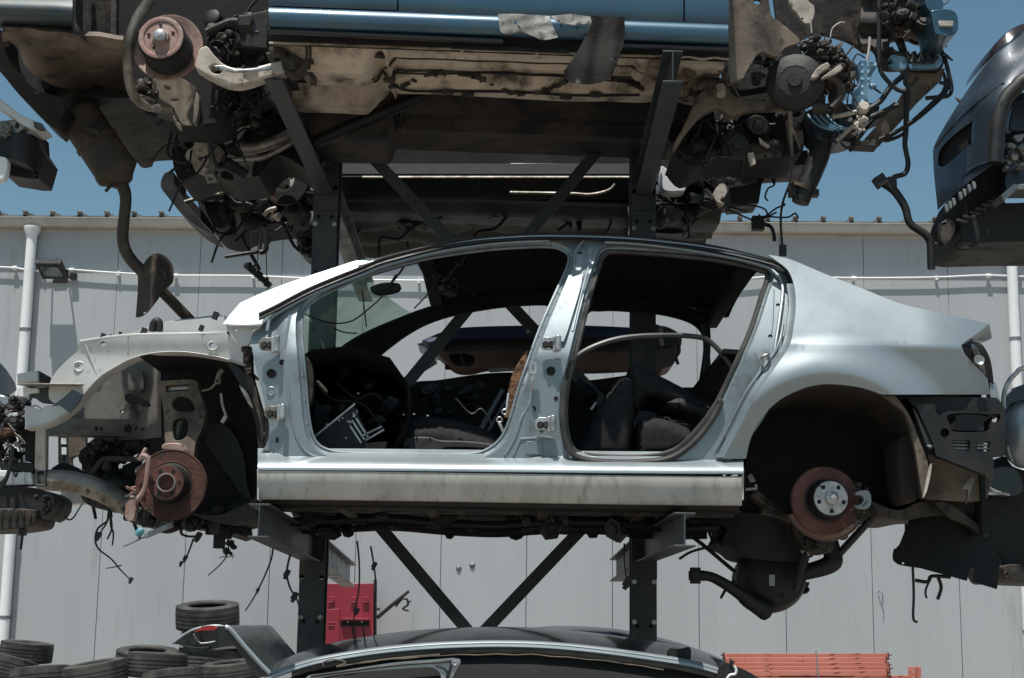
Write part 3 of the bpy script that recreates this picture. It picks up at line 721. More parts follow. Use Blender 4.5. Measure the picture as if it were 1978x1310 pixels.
x2, x3 = P(1424, 900, 6.5).x, P(1905, 760, 6.6).x; zs = P(1500, 690, 6.6).z
m = MB(); m.grid([[Vector((x, Y, zs + .02 - .1 * smooth((x - x2) / (x3 - x2)))) for Y in (6.52, 6.9, 7.25, 7.6, 7.98)] for x in (x2 - .05, x2 + .3, x3)]); m.thicken((0, 0, -.02))
m.build('parcel_shelf', carpet, car)
m = MB(); m.grid([[Vector((x3 - .02, Y, z)) for Y in (6.6, 7.25, 7.9)] for z in (zs - .12, zs - .3, zs - .75)]); m.thicken((-.02, 0, 0)); m.build('rear_panel', matteblack, car)
# --- seats
def cushion(name, outline, Y, t, m_, rnd=.03, dome=.05, parent=car):
    b = MB(); R_ = 20.
    def Yd(x, y):
        d = min(hypot(x - p[0], y - p[1]) for p in outline); u = min(d / R_, 1.)
        return Y - .075 * math.sqrt(max(0., 1 - (1 - u) ** 2)) + .075
    panel(b, outline, (), Yd, t, 7); return b.build(name, m_, parent, bevel=rnd, ang=60)
seat = cushion('front_seat', crv([(768, 832), (778, 812), (810, 805), (850, 807), (905, 818), (965, 846), (968, 880, 0), (765, 885, 0)], 8), 6.86, .40, fabric, .03)
cushion('seat_bolster', crv([(765, 880, 0), (764, 850), (776, 832), (810, 822), (860, 824), (920, 840), (968, 860, 0), (968, 884, 0)], 8), 6.80, .09, fabric, .025, parent=seat)
m = MB(); panel(m, crv([(777, 852), (790, 845), (830, 844), (850, 850), (905, 852), (955, 858, 0), (950, 868, 0), (860, 866), (848, 884, 0), (782, 884, 0)], 8), (), 6.73, .05, 0); m.build('seat_side_cover', rubber, seat, bevel=.006)
m = MB(); panel(m, pl((920, 832), (968, 750), (976, 752), (934, 832)), (), 6.95, .03, 0); panel(m, pl((938, 834), (975, 772), (980, 774), (946, 834)), (), 6.93, .03, 0); m.split('seat_frame', darkblue, car, bevel=.004, label='blue grey steel seat rails behind the front seat')
m = MB(); panel(m, crv([(974, 806, 0), (980, 762), (990, 722), (1008, 690), (1020, 676, 0), (1012, 720), (1000, 756), (990, 806, 0)], 8), (), 6.62, .06, 10); m.build('torn_trim', tan, car, ang=30, label='torn brown foam trim hanging beside the middle pillar')
m = MB()
for x, y in ((975, 796), (965, 811)): m.tube([P(x + 5 * cos(a), y + 5 * sin(a), 6.5) for a in [k * pi / 4 for k in range(8)]], .004, 6, 2, closed=True)
m.tube([P(978, 792, 6.5), P(982, 760, 6.52)], .005); m.tube([P(964, 816, 6.5), P(970, 830, 6.5), P(976, 846, 6.52)], .007, 6); m.split('belt_buckle', bare, car)
cushion('rear_seat_back', crv([(1108, 884, 0), (1125, 850), (1160, 780), (1190, 738), (1205, 727), (1222, 740), (1226, 790), (1218, 884, 0)], 8), 6.72, .45, fabric, .05)
cushion('rear_seat_back', crv([(1212, 720), (1222, 707), (1240, 708), (1270, 724), (1330, 755), (1392, 790), (1388, 808, 0), (1330, 790), (1285, 775), (1250, 770), (1230, 800), (1216, 770)], 8), 6.80, .42, fabric, .03)
cushion('seat_carpet_back', crv([(1285, 780), (1312, 762, 0), (1384, 797, 0), (1375, 812, 0), (1320, 796)], 7), 6.77, .3, fabric_g, .006)
cushion('rear_seat_cushion', crv([(1233, 815), (1250, 807), (1290, 812), (1340, 832), (1368, 845, 0), (1340, 884, 0), (1230, 884, 0)], 8), 6.70, .9, fabric, .05)
cushion('rear_seat_cushion', crv([(1270, 806), (1300, 806), (1370, 826, 0), (1362, 842, 0), (1310, 826)], 8), 6.78, .8, fabric, .03)
cushion('headrest', crv([(1116, 732), (1130, 738), (1156, 758), (1150, 768), (1128, 764)], 6), 7.2, .2, fabric, .01)
m = MB(); panel(m, pl((1140, 790), (1150, 776), (1153, 778), (1144, 792)), (), 7.0, .01, 0); m.build('belt_clip', bare, car)
# trim strip and loose rubber seal of the rear opening
m = MB(); q = [(1098, 730), (1100, 704), (1130, 678), (1180, 658), (1230, 650), (1290, 648), (1340, 650), (1368, 658), (1395, 684), (1420, 718)]
m.tube([P(x, y, 6.50 + .0003 * (x - 1098)) for x, y in q], .012, 8, 5); m.build('loose_door_seal', seal_grey, car)
m = MB(); q = [(1092, 735), (1087, 800), (1094, 856), (1116, 884), (1170, 893), (1240, 893), (1296, 884), (1338, 856), (1372, 815), (1391, 780), (1386, 774)]
m.tube([P(x, y, 6.43) for x, y in q], .014, 8, 5); m.build('lower_door_seal', seal_grey, car)
m = MB(); panel(m, crv([(1466, 613, 0), (1476, 612, 0), (1452, 665), (1420, 730), (1390, 792, 0), (1386, 788, 0), (1430, 690)], 8), (), 6.62, .25, 0); m.build('c_post_trim', matteblack, car)
m = MB(); panel(m, crv([(1356, 622, 0), (1366, 622, 0), (1372, 690), (1374, 740, 0), (1356, 742, 0), (1362, 690)], 8), (), 7.8, .05, 0); m.build('far_belt_strap', black, car)
m = MB(); panel(m, pl((1350, 590), (1395, 596), (1388, 625), (1340, 610)), (), 7.78, .06, 0); m.build('header_corner', matteblack, car, bevel=.01)
# wires and the torn overhead console by the windscreen
m = MB()
for q in ([(585, 603), (600, 612), (640, 624), (680, 620), (720, 590), (740, 570), (765, 530)], [(640, 632), (665, 642), (690, 644)], [(700, 560), (704, 600), (708, 632)], [(800, 596), (825, 570), (838, 552)]): m.tube([P(x, y, 6.95) for x, y in q], .0035, 6, 5)
m.split('loose_wire', wirem, car)
m = MB(); clutter(m, pl((835, 505), (888, 498), (880, 560), (850, 570)), 6.75, 6.9, 16, .03, .07, 3); m.build('torn_console', grease_dk, car)
# glove box remains and pedals: dark box with bright ribs
m = MB(); panel(m, pl((612, 868), (612, 840), (684, 782), (712, 840), (705, 876)), (), 6.72, .06, 0); m.build('glove_box', black, car, bevel=.003)
m = MB()
for a, b in (((610, 842), (686, 780)), ((688, 808), (712, 846)), ((680, 812), (706, 852)), ((672, 816), (698, 856)), ((704, 852), (742, 830)), ((700, 842), (738, 824))): m.bar(P(*a, 6.71), P(*b, 6.71), .008, .008)
clutter(m, pl((670, 800), (692, 794), (694, 812), (674, 818)), 6.69, 6.71, 5, .02, .035, 8, 'bc'); m.split('metal_rib', bare, car)
m = MB(); panel(m, pl((704, 856), (748, 852), (744, 878), (708, 878)), (), 6.70, .04, 0); m.build('pedal_box', beige_d, car, bevel=.004)
m = MB(); panel(m, crv([(586, 690), (600, 700), (606, 740), (600, 780), (592, 770)], 8), (), 6.56, .05, 0); m.tube([P(612, 736, 6.56), P(632, 758, 6.56)], .008); m.build('pillar_wiring', grease, car, bevel=.004)

m = MB(); panel(m, pl((694, 712), (728, 696), (732, 702), (698, 718)), (), 7.9, .02, 0); m.build('door_trim_strip', white, car)

m = MB(); clutter(m, pl((600, 790), (640, 720), (740, 720), (760, 800), (740, 860), (640, 868)), 6.78, 7.1, 34, .03, .09, 171); clutter(m, pl((770, 760), (940, 740), (960, 810), (800, 806)), 7.1, 7.5, 26, .03, .1, 172); m.split('cabin_debris', grease_dk, car)
m = MB()
for q in ([(596, 720), (640, 770), (700, 780), (740, 830)], [(650, 740), (690, 770), (720, 760), (760, 790)], [(880, 770), (910, 800), (930, 790), (950, 820)]): m.tube([P(x, y, 6.75) for x, y in q], .005, 6, 4)
m.split('loose_lead', wirem, car)
m = MB()
for x, y in ((655, 812), (662, 808), (780, 801), (800, 800), (826, 803), (692, 760), (632, 820), (668, 846)): m.box(P(x, y, 6.70), (.008, .006, .006))
m.split('glass_crumb', hubm, car)

for x, y, r in ((1020, 640, 3), (1108, 700, 3), (1030, 790, 4), (1046, 830, 3), (1074, 770, 3), (545, 700, 4), (538, 850, 4), (506, 800, 3), (1503, 590, 3), (1488, 650, 3), (1440, 800, 3), (1416, 840, 3), (1120, 490, 3)):
    m = MB(); m.lathe(P(x, y, Ybs(x, y) - .001), (0, -1, 0), [(r / 467 * 1.5, 0), (r / 467 * 1.4, .0015), (r / 467, .001), (r / 467, .0), (0, .0002)], 12); m.build('jamb_hole', matteblack, bsm)
for lp in (FO, RO):
    q = offset(lp, 7); m = MB()
    for x, y in q[::5]: m.lathe(P(x, y, Ybs(x, y) + .029), (0, -1, 0), [(.006, 0), (.005, .002), (.003, .001), (0, .001)], 8)
    m.build('spot_weld_row', silver_in, bsm)
# ------------------------------------------------------------------ front end of the silver car
YA = 6.62
AO = crv([(154, 658, 0), (200, 651), (248, 646), (320, 644), (389, 643), (435, 640, 0), (462, 668), (476, 690), (472, 705, 0), (425, 691), (371, 682), (336, 680), (301, 682), (274, 687), (248, 696), (228, 707), (200, 724), (177, 746), (160, 764),
          (141, 788), (122, 802), (96, 818), (70, 826), (49, 827, 0), (48, 784, 0), (64, 786), (80, 791), (86, 784), (110, 782, 0), (95, 770), (96, 742), (104, 724), (124, 701), (148, 680, 0), (152, 668)], 7)
m = MB()
Yap = lambda x, y: YA + (.00035 * (330 - x) if x < 330 else -.0004 * (x - 330)) - .02 * smooth((690 - y) / 40)
panel(m, AO, [ell(199, 664, 6, 5), ell(411, 668, 6, 5.5), ell(153, 708, 3)], Yap, .018, 13)
ap = m.build('front_wing_support', primer, car, bevel=.003, ang=40)
m = MB()
for x, y, r in ((153, 708, 10), (411, 668, 9)): m.tube([P(x + r * cos(a), y + r * .9 * sin(a), Yap(x, y) - .001) for a in [k * pi / 8 for k in range(16)]], .004, 6, 1, closed=True)
m.tube([P(x, y, Yap(x, y)) for x, y in ((247, 648), (247, 680))], .005, 6); m.tube([P(x, y, Yap(x, y)) for x, y in ((391, 646), (391, 680))], .004, 6)
m.tube([P(x, y, Yap(x, y)) for x, y in ((165, 665), (186, 720))], .003, 6)
m.split('pressed_rib', primer, ap)
# top flange of the wing support and the inner arch return
q = crv([(154, 658), (200, 651), (248, 646), (320, 644), (389, 643), (437, 641)], 14, False)
m = MB(); m.grid([[P(x, y, Yap(x, y)) + Vector((0, dY, dz)) for x, y in q] for dY, dz in ((0, -.002), (.006, .004), (.07, .012), (.11, .0))]); m.thicken((0, 0, -.004)); m.build('top_flange', primer, ap)
q = crv([(476, 706), (425, 691), (371, 682), (336, 680), (301, 682), (274, 687), (248, 696), (228, 707), (200, 724), (177, 746), (141, 788), (96, 818), (49, 828)], 10, False)
m = MB(); m.grid([[P(x, y, Yap(x, y)) + Vector((0, dY, dz)) for x, y in q] for dY, dz in ((-.004, .004), (-.012, .0), (.0, -.004), (.1, .0))]); m.build('arch_lip', primer, ap)
m = MB()          # inner shoulder, clips and the bonnet catch on the apron top
panel(m, pl((240, 648), (300, 624), (432, 611), (440, 640), (300, 648)), (), 6.80, .05, 14); m.build('inner_shoulder', primer, car, bevel=.004)
m = MB()
for x, y, s in ((199, 650, .018), (232, 645, .012), (278, 641, .022), (389, 634, .018), (214, 650, .012), (416, 610, .022)): m.box(P(x, y, 6.66), (s, s, s * 1.5), Matrix.Rotation(.3, 3, 'Y'))
m.tube([P(294, 640, 6.7), P(296, 626, 6.7), P(302, 620, 6.7), P(308, 624, 6.7), P(308, 640, 6.7)], .016, 8, 4); m.split('bonnet_catch', black, car)
m = MB(); panel(m, pl((310, 622), (432, 606), (436, 616), (312, 632)), (), 6.9, .15, 0); m.build('scuttle_panel', silver, car, bevel=.004)
# black bracket column of grimy wiring between apron and hinge post
m = MB(); panel(m, crv([(472, 668, 0), (486, 670, 0), (487, 720), (500, 770), (516, 830), (516, 872, 0), (506, 872, 0), (500, 810), (480, 750), (470, 700)], 8), (), 6.56, .06, 10); 
clutter(m, pl((470, 672), (488, 672), (488, 730), (474, 730)), 6.54, 6.56, 14, .02, .04, 9, 'bc'); clutter(m, pl((505, 840), (515, 840), (515, 880), (505, 880)), 6.54, 6.56, 6, .02, .04, 10, 'bc')
m.build('hinge_post_edge', grease, car, ang=30)
m = MB(); panel(m, crv([(440, 700), (468, 716), (492, 765), (506, 830), (508, 880, 0), (500, 880, 0), (494, 820), (476, 765), (455, 728)], 8), (), 6.60, .1, 10); m.build('liner_edge', black, car)
m = MB(); panel(m, crv([(462, 744), (478, 760), (490, 790), (484, 786), (470, 762)], 6), (), 6.585, .01, 0); m.build('liner_tear', cream, car)
# wheelhouse: far inner wing, dark dome, chassis leg
m = MB(); panel(m, crv([(112, 822, 0), (160, 770), (205, 728), (255, 698), (310, 688, 0), (312, 845, 0), (214, 850), (160, 838)], 10), [ell(235, 795, 4, 3)], lambda x, y: 7.22 - .0006 * (x - 110), .03, 14); wing = m.build('inner_wing', dirtyprimer, car, ang=40)
m = MB(); panel(m, pl((246, 722), (258, 714), (276, 716), (278, 752), (270, 758), (246, 755)), (), 7.07, .04, 0); m.build('bracket_plate', dirtyprimer, wing, bevel=.006)
m = MB(); panel(m, crv([(240, 764), (252, 760), (285, 776), (282, 784), (258, 776), (244, 776)], 5), (), 7.0, .05, 0); m.build('black_lug', black, car, bevel=.005)
WHO = crv([(284, 688, 0), (330, 680), (372, 683), (425, 694), (468, 712), (490, 760), (506, 830), (512, 900), (498, 968, 0), (440, 1005), (320, 1000, 0), (300, 930), (290, 860), (282, 780)], 10)
m = MB(); panel(m, WHO, (), lambda x, y: 7.02 + .1 * smooth((380 - x) / 90), .03, 14); m.build('wheel_arch_liner', matteblack, car)
m = MB(); q = crv([(476, 706), (425, 691), (371, 682), (336, 680), (301, 682), (270, 689)], 10, False)
m.grid([[P(x, y + 1, 6.63) + Vector((0, d, 0)) for x, y in q] for d in (0, .2, .45)]); m.build('arch_roof', matteblack, car)
m = MB(); panel(m, crv([(428, 900), (400, 860), (396, 830), (404, 820), (428, 818), (452, 840), (470, 880), (478, 940), (486, 965), (470, 960), (450, 930)], 9), (), 6.98, .03, 12); m.build('splash_panel', black, car, label='torn black inner arch panel')
m = MB()
def rail3(a, b, Y, h, d): m.bar(P(*a, Y), P(*b, Y), d, h)
panel(m, pl((78, 806), (320, 812), (320, 846), (78, 838)), (), 7.12, .1, 0); m.build('chassis_leg', dirtyprimer, car, bevel=.01)
m = MB()
for x, y, r in ((186, 828, 4), (196, 829, 3), (247, 828, 8), (262, 829, 3), (275, 829, 3)): m.lathe(P(x, y, 7.118), (0, -1, 0), [(r / 430, 0), (r / 430, .003), (0, .003)], 12)
m.split('drain_hole', matteblack, car)
m = MB(); panel(m, pl((68, 826), (89, 826), (88, 906), (66, 906)), (), 6.95, .05, 0); m.build('radiator_support', cream, car, bevel=.006)
m = MB(); panel(m, pl((132, 838), (166, 838), (164, 918), (150, 918), (136, 900), (132, 880)), [crv([(138, 885), (157, 883), (159, 912), (142, 905)], 6)], 7.7, .04, 0); m.build('inner_bracket', beige_d, car, bevel=.006)
m = MB(); panel(m, pl((48, 826), (67, 826), (66, 895), (48, 890)), (), 7.05, .05, 0); panel(m, pl((0, 892), (66, 894), (66, 912), (0, 908)), (), 7.0, .1, 0); m.split('slam_panel', black, car, bevel=.005)
m = MB(); panel(m, pl((112, 840), (130, 840), (126, 896), (112, 896)), (), 7.75, .1, 0); m.build('far_support', black, car, bevel=.004)
m = MB()
for x, y, w, h in ((118, 846, 10, 12), (119, 864, 9, 14)): panel(m, pl((x, y), (x + w, y), (x + w, y + h), (x, y + h)), (), 7.74, .01, 0)
m.split('far_support_plate', white, car)
# crash can and bent bumper tube
m = MB(); m.tube([P(76, 925, 6.78), P(100, 928, 6.78), P(140, 931, 6.8), (P(185, 944, 6.83)), P(220, 962, 6.86), P(256, 985, 6.9)], [.044, .046, .047, .048, .046, .04], 16, 5); m.build('bumper_tube', alu, car)
m = MB(); panel(m, pl((68, 906), (88, 906), (88, 939), (68, 939)), [pl((72, 911), (85, 911), (85, 935), (72, 935))], 6.72, .07, 0); m.build('tube_bracket', steel, car, bevel=.003)
m = MB(); panel(m, crv([(96, 908), (118, 894), (136, 898), (160, 915), (150, 922), (100, 922)], 8), (), 7.2, .12, 0); m.build('engine_mount', grease_dk, car, bevel=.01)
m = MB(); m.tube([P(178, 916, 7.0), P(196, 890, 7.0), (P(212, 886, 7.0)), P(270, 888, 7.0)], .012, 8, 4); m.build('brake_pipe', grease, car)
m = MB(); panel(m, crv([(150, 944), (180, 950), (205, 965), (215, 980), (190, 982), (168, 974), (155, 958)], 8), (), 7.1, .3, 0); m.build('crossmember', grease, car, bevel=.012)
m = MB(); panel(m, pl((118, 950), (156, 952), (162, 972), (122, 975), (114, 965)), (), 7.4, .1, 0); m.box(P(126, 943, 7.4), (.03, .05, .05)); m.build('white_bracket', white, car, bevel=.004)
m = MB(); clutter(m, pl((168, 850), (300, 850), (290, 985), (225, 985), (180, 915)), 7.15, 7.6, 60, .05, .16, 21); m.build('engine', grease_dk, car)
m = MB(); clutter(m, pl((170, 855), (240, 845), (262, 900), (180, 905)), 7.1, 7.3, 14, .03, .08, 22, 'bc'); m.build('engine_ancillary', grease, car)
m = MB(); panel(m, pl((255, 985), (300, 990), (420, 985), (495, 955), (500, 1000), (452, 1010), (454, 1030), (440, 1035), (400, 1020), (340, 1012), (258, 1012), (242, 1003)), (), 7.0, .5, 0)
for a, b, c, d in ((410, 1018, .05, .07), (424, 1040, .045, .09), (440, 1030, .03, .05), (392, 1012, .05, .05)): m.box(P(a, b, 7.0), (c, .05, d))
clutter(m, pl((300, 985), (460, 985), (450, 1020), (320, 1015)), 6.85, 7.0, 24, .04, .1, 23, 'bc'); m.build('gearbox', grease_dk, car)
m = MB(); panel(m, crv([(366, 990), (420, 995), (470, 975), (496, 960, 0), (498, 1000, 0), (460, 1012), (420, 1010)], 8), (), 6.85, .1, 12); m.build('lower_arm', grease, car, bevel=.01)
# strut leg / knuckle with its two windows
m = MB(); panel(m, crv([(303, 737, 0), (318, 735), (366, 733), (382, 736, 0), (384, 752), (393, 778), (397, 800), (390, 830), (378, 856), (374, 900, 0), (322, 900, 0), (318, 850), (316, 800), (311, 770), (303, 756)], 8),
                 [crv([(332, 778), (345, 767), (363, 768), (375, 784), (374, 794), (350, 795), (336, 790)], 6), crv([(334, 815), (345, 808), (360, 810), (364, 824), (357, 846), (338, 850), (334, 835)], 6), pl((320, 745), (366, 742), (366, 754), (320, 757))],
                 lambda x, y: 6.76 - .05 * smooth((y - 760) / 120) - .02 * cos((x - 348) / 30), .07, 10); leg = m.build('strut_leg', beige_d, car, bevel=.008, ang=40)
m = MB(); m.lathe(P(342, 835, 6.83), (.2, 0, 1), [(0, -.06), (.024, -.06), (.024, .06), (0, .06)], 12); m.build('damper', galv, leg)
m = MB(); m.bar(P(322, 752, 6.80), P(366, 749, 6.80), .02, .015); m.build('cross_pin', bare, leg)
m = MB(); m.tube([P(430, 715, 6.7), P(424, 722, 6.7), P(421, 733, 6.7)], .012, 8); m.tube([P(421 + 4 * cos(k * pi / 4), 736 + 5 * sin(k * pi / 4), 6.7) for k in range(8)], .005, 6, 2, closed=True); m.split('pipe_clip_hook', alu, car)
m = MB(); m.tube([P(427, 760, 6.8), P(429, 778, 6.8), P(432, 790, 6.8), P(437, 803, 6.8)], .006, 6); m.bar(P(437, 804, 6.8), P(429, 817, 6.8), .022, .016); m.tube([P(418, 737, 6.8), P(408, 750, 6.85), P(390, 755, 6.9)], .005, 6); m.split('sensor_lead', cream, car)
# discs
def disc(root, cx, cy, Y, R, hub, mdisc, mhub, hat=.05, hole=None, bolts=5, nut=False, tilt=(0, 0)):
    ax = Vector((tilt[0], -1, tilt[1])).normalized(); c = P(cx, cy, Y)
    m = MB()
    m.lathe(c, ax, [(hub * .8, 0), (R - .004, 0), (R, -.003), (R, -.008), (R - .012, -.009), (R - .012, -.016), (R, -.017), (R, -.024), (R - .004, -.026), (hub * .6, -.026)], 56)
    d = m.build('brake_disc', mdisc, root, ang=30)
    m = MB(); m.lathe(c, ax, [(R - .001, .0005), (R - .004, .0025), (R - .008, .0005)], 56); m.lathe(c, ax, [(hub + .022, .0005), (hub + .020, .0025), (hub + .016, .0005)], 56); m.split('rust_lip', mdisc, d)
    m = MB(); m.lathe(c, ax, [(hub + .014, .001), (hub + .006, .004), (hub + .002, .012), (hub, hat - .006), (hub - .004, hat), (hub * .55, hat)], 40); m.build('disc_hat', grease_dk, d, ang=30)
    m = MB(); h = hole or hub * .42
    x = Vector((0, 0, 1)); x = (x - ax * x.dot(ax)).normalized(); y = ax.cross(x)
    m.lathe(c, ax, [(hub * .93, hat + .001), (hub * .9, hat + .004), (h, hat + .004), (h, hat - .02), (0, hat - .022)], 36); hb = m.build('hub', mhub, root, ang=30)
    for k in range(bolts):
        a = 2 * pi * (k + .5) / bolts; m = MB(); q = c + ax * (hat + .0045) + (x * cos(a) + y * sin(a)) * hub * .7
        m.lathe(q, ax, [(.009, 0), (.009, .0008), (0, .0008)], 10); m.build('bolt_hole', matteblack, hb)
    m = MB()
    if nut: m.lathe(c + ax * hat, ax, [(h, .002), (h, .02), (h * .92, .026), (h * .8, .028), (h * .55, .034), (h * .5, .045), (0, .05)], 24); m.build('hub_nut', bare, hb)
    else: m.lathe(c + ax * hat, ax, [(h * 1.0, -.02), (h, .010), (h * 1.05, .013), (h * 1.16, .012), (h * 1.18, .003)], 28); m.build('bearing_ring', bare, hb)
    return d
disc(car, 330, 936, 6.62, .152, .078, rust, rust, .085, .034, 6)
m = MB(); panel(m, crv([(312, 868, 0), (312, 860), (322, 856), (346, 856), (357, 862), (362, 874, 0)], 6), (), 6.63, .08, 0); m.build('brake_caliper', rustpale, car, bevel=.01)
m = MB(); m.tube([P(270, 890, 6.5), P(276, 880, 6.5), P(286, 888, 6.5), P(285, 908, 6.5), P(280, 940, 6.5), P(270, 960, 6.5), P(257, 968, 6.5)], [.008, .014, .012, .010, .010, .012, .016], 8, 4)
m.tube([P(274, 886, 6.5), P(278, 872, 6.5), P(283, 866, 6.5)], [.012, .008, .006], 8, 3)
panel(m, crv([(244, 972), (256, 965), (262, 975), (258, 1003), (246, 1005), (241, 996)], 6), (), 6.48, .05, 0); clutter(m, pl((248, 940), (262, 942), (262, 965), (248, 965)), 6.48, 6.5, 6, .015, .035, 31, 'bc')
m.build('caliper_carrier', rustpale, car, bevel=.003)
m = MB(); clutter(m, pl((262, 900), (285, 890), (300, 1000), (265, 1010), (245, 1000)), 6.6, 6.7, 26, .03, .08, 32, 'bc'); m.build('steering_knuckle', grease_dk, car)
m = MB(); m.bar(P(238, 1056, 6.6), P(300, 1028, 6.6), .008, .008); m.bar(P(280, 1036, 6.6), P(334, 1013, 6.6), .02, .022); m.split('wiper_arm', galv, car, bevel=.003)
m = MB(); m.tube([P(264, 1035, 6.6), P(270, 1028, 6.6), P(276, 1022, 6.6)], [.012, .018, .012], 8, 3); m.build('turquoise_clip', mat('turquoise_plastic', S(90, 150, 160), .4), car)
# ------------------------------------------------------------------ rear running gear
arch = [(1441, 900), (1443, 878), (1449, 850), (1455, 830), (1468, 808), (1490, 784), (1514, 767), (1543, 754), (1570, 746), (1596, 742.5), (1632, 744), (1668, 750), (1703, 762), (1728, 780), (1749, 800), (1766, 840), (1778, 890), (1785, 960)]
q = crv(arch, 10, False)
m = MB(); m.grid([[P(x, y, (Yq(x, y) if x < 1703 else 6.44) + .012) + Vector((0, d, 0)) for x, y in q] for d in (0, .15, .4, .62)]); m.thicken((0, .0, .004)); m.build('rear_arch_liner', mat('fibre_arch_liner', S(40, 35, 31), .9, 0, S(58, 50, 44), 14, .45, .65, c3=S(92, 84, 76), s3=60, lo3=.64, hi3=.75, bump=.3, bscale=60), car, ang=50)
m = MB(); panel(m, crv([(1430, 885, 0), (1441, 880), (1455, 830), (1490, 784), (1543, 754), (1596, 742), (1668, 750), (1703, 762), (1749, 800), (1770, 850), (1790, 960, 0), (1735, 992), (1690, 996), (1600, 1000), (1540, 1010), (1420, 985, 0)], 10), (), 7.02, .03, 22); m.build('inner_rear_wheelhouse', matteblack, car)
m = MB(); panel(m, crv([(1704, 763, 0), (1730, 765, 0), (1756, 800), (1776, 850), (1794, 905), (1783, 962, 0), (1777, 930), (1768, 870), (1752, 806), (1728, 780)], 8), (), 6.42, .03, 12); m.build('liner_lip', beige_d, car, bevel=.003)
m = MB(); panel(m, crv([(1783, 962, 0), (1796, 900), (1800, 895), (1798, 915), (1790, 950)], 6), (), 6.40, .01, 0); m.build('torn_lip', cream, car)
m = MB(); panel(m, crv([(1737, 850), (1765, 840), (1776, 880), (1774, 955), (1764, 970), (1744, 966), (1738, 920)], 8), (), 6.55, .25, 12); m.build('arch_extension', mat('brown_fibre', S(50, 43, 38), .9, bump=.3, bscale=80), car, bevel=.01)
disc(car, 1595, 967, 6.60, .146, .078, mat('pinkish_rust', S(122, 82, 74), .72, .2, S(88, 58, 51), 6, .42, .6, c3=S(150, 110, 98), s3=24, lo3=.58, hi3=.72, bump=.25, bscale=60), hubm, .085, .028, 5, nut=True, tilt=(.06, .04))
m = MB(); m.lathe(P(1594, 968, 6.66), (0, -1, 0), [(.10, 0), (.165, 0), (.17, .012), (.172, .012), (.168, -.006), (.10, -.006)], 40, a0=pi * .62, a1=pi * 1.28); m.build('disc_shield', rustpale, car)
m = MB(); panel(m, crv([(1652, 952), (1664, 947), (1678, 948), (1683, 960), (1682, 976), (1672, 984), (1654, 982), (1650, 976), (1662, 975), (1669, 966), (1664, 957), (1652, 956)], 5), (), 6.50, .06, 0); m.build('brake_caliper', galv, car, bevel=.006)
m = MB(); clutter(m, pl((1648, 932), (1676, 936), (1674, 950), (1650, 946)), 6.5, 6.56, 5, .02, .04, 41, 'bc'); clutter(m, pl((1652, 982), (1678, 984), (1668, 1010), (1652, 1008)), 6.5, 6.56, 9, .02, .045, 42, 'bct'); m.tube([P(1658 + 5 * cos(k * pi / 4), 1012 + 5 * sin(k * pi / 4), 6.5) for k in range(8)], .004, 6, 2, closed=True); m.build('caliper_pins', grease, car)
m = MB(); panel(m, pl((1444, 920), (1452, 915), (1460, 930), (1450, 932)), (), 6.55, .03, 0); m.bar(P(1440, 946, 6.55), P(1460, 944, 6.55), .012, .01); m.bar(P(1460, 936, 6.55), P(1460, 946, 6.55), .012, .01); m.split('sill_clip', alu, car)
m = MB(); m.bar(P(1448, 950, 6.7), P(1560, 1030, 6.9), .05, .04); m.bar(P(1470, 985, 6.75), P(1590, 1020, 6.85), .035, .035); m.split('trailing_arm', grease, car, bevel=.008)
m = MB(); panel(m, crv([(1330, 992, 0), (1390, 985), (1440, 990), (1520, 1000), (1600, 1030), (1580, 1062), (1560, 1080), (1500, 1084), (1440, 1076), (1420, 1062), (1394, 1046), (1402, 1020), (1340, 1004)], 9), (), lambda x, y: 7.05 - .1 * cos((x - 1490) / 90), .5, 16)
clutter(m, pl((1390, 1010), (1440, 1020), (1430, 1070), (1396, 1046)), 7.0, 7.1, 12, .03, .07, 43, 'bc'); m.build('rear_subframe', grease_dk, car, bevel=.012)
m = MB(); panel(m, crv([(1532, 1010), (1600, 1030), (1612, 1040), (1606, 1066), (1578, 1068), (1548, 1055)], 8), (), 6.8, .2, 0); clutter(m, pl((1540, 1020), (1600, 1035), (1600, 1060), (1560, 1058)), 6.76, 6.8, 12, .03, .07, 44, 'bc'); clutter(m, pl((1620, 1020), (1640, 1010), (1640, 1030), (1626, 1034)), 6.76, 6.8, 6, .03, .06, 45, 'bc'); m.build('hub_carrier', grease, car, bevel=.006)
m = MB(); c = P(1488, 1118, 7.2); m.lathe(c, (0, -1, .05), [(0, .16), (.10, .155), (.135, .13), (.152, .07), (.155, 0), (.15, -.2), (.12, -.24), (0, -.25)], 36); m.build('silencer', grease_dk, car)
m = MB(); clutter(m, pl((1525, 1100), (1560, 1110), (1556, 1140), (1530, 1160), (1500, 1176), (1490, 1150)), 7.05, 7.2, 26, .03, .07, 46, 'bc'); m.build('final_drive_bits', grease_dk, car)
m = MB(); m.box(P(1491, 1121, 7.0), (.025, .01, .05)); m.build('metal_tag', galv, car)
m = MB(); m.tube([P(1344, 1112, 6.9), P(1372, 1114, 6.9), P(1400, 1128, 6.92), P(1428, 1146, 6.96), P(1452, 1164, 7.0), P(1480, 1178, 7.05)], [.026, .022, .024, .028, .034, .05], 10, 4)
m.lathe(P(1343, 1112, 6.9), (0, 0, 1), [(0, -.035), (.024, -.035), (.024, -.022), (.03, -.018), (.03, .018), (.024, .022), (.024, .035), (0, .035)], 14); m.build('suspension_link', grease_dk, car)
m = MB(); m.tube([P(1690, 994, 6.9), P(1612, 1080, 6.95)], .017, 8); m.build('tie_rod', black, car)
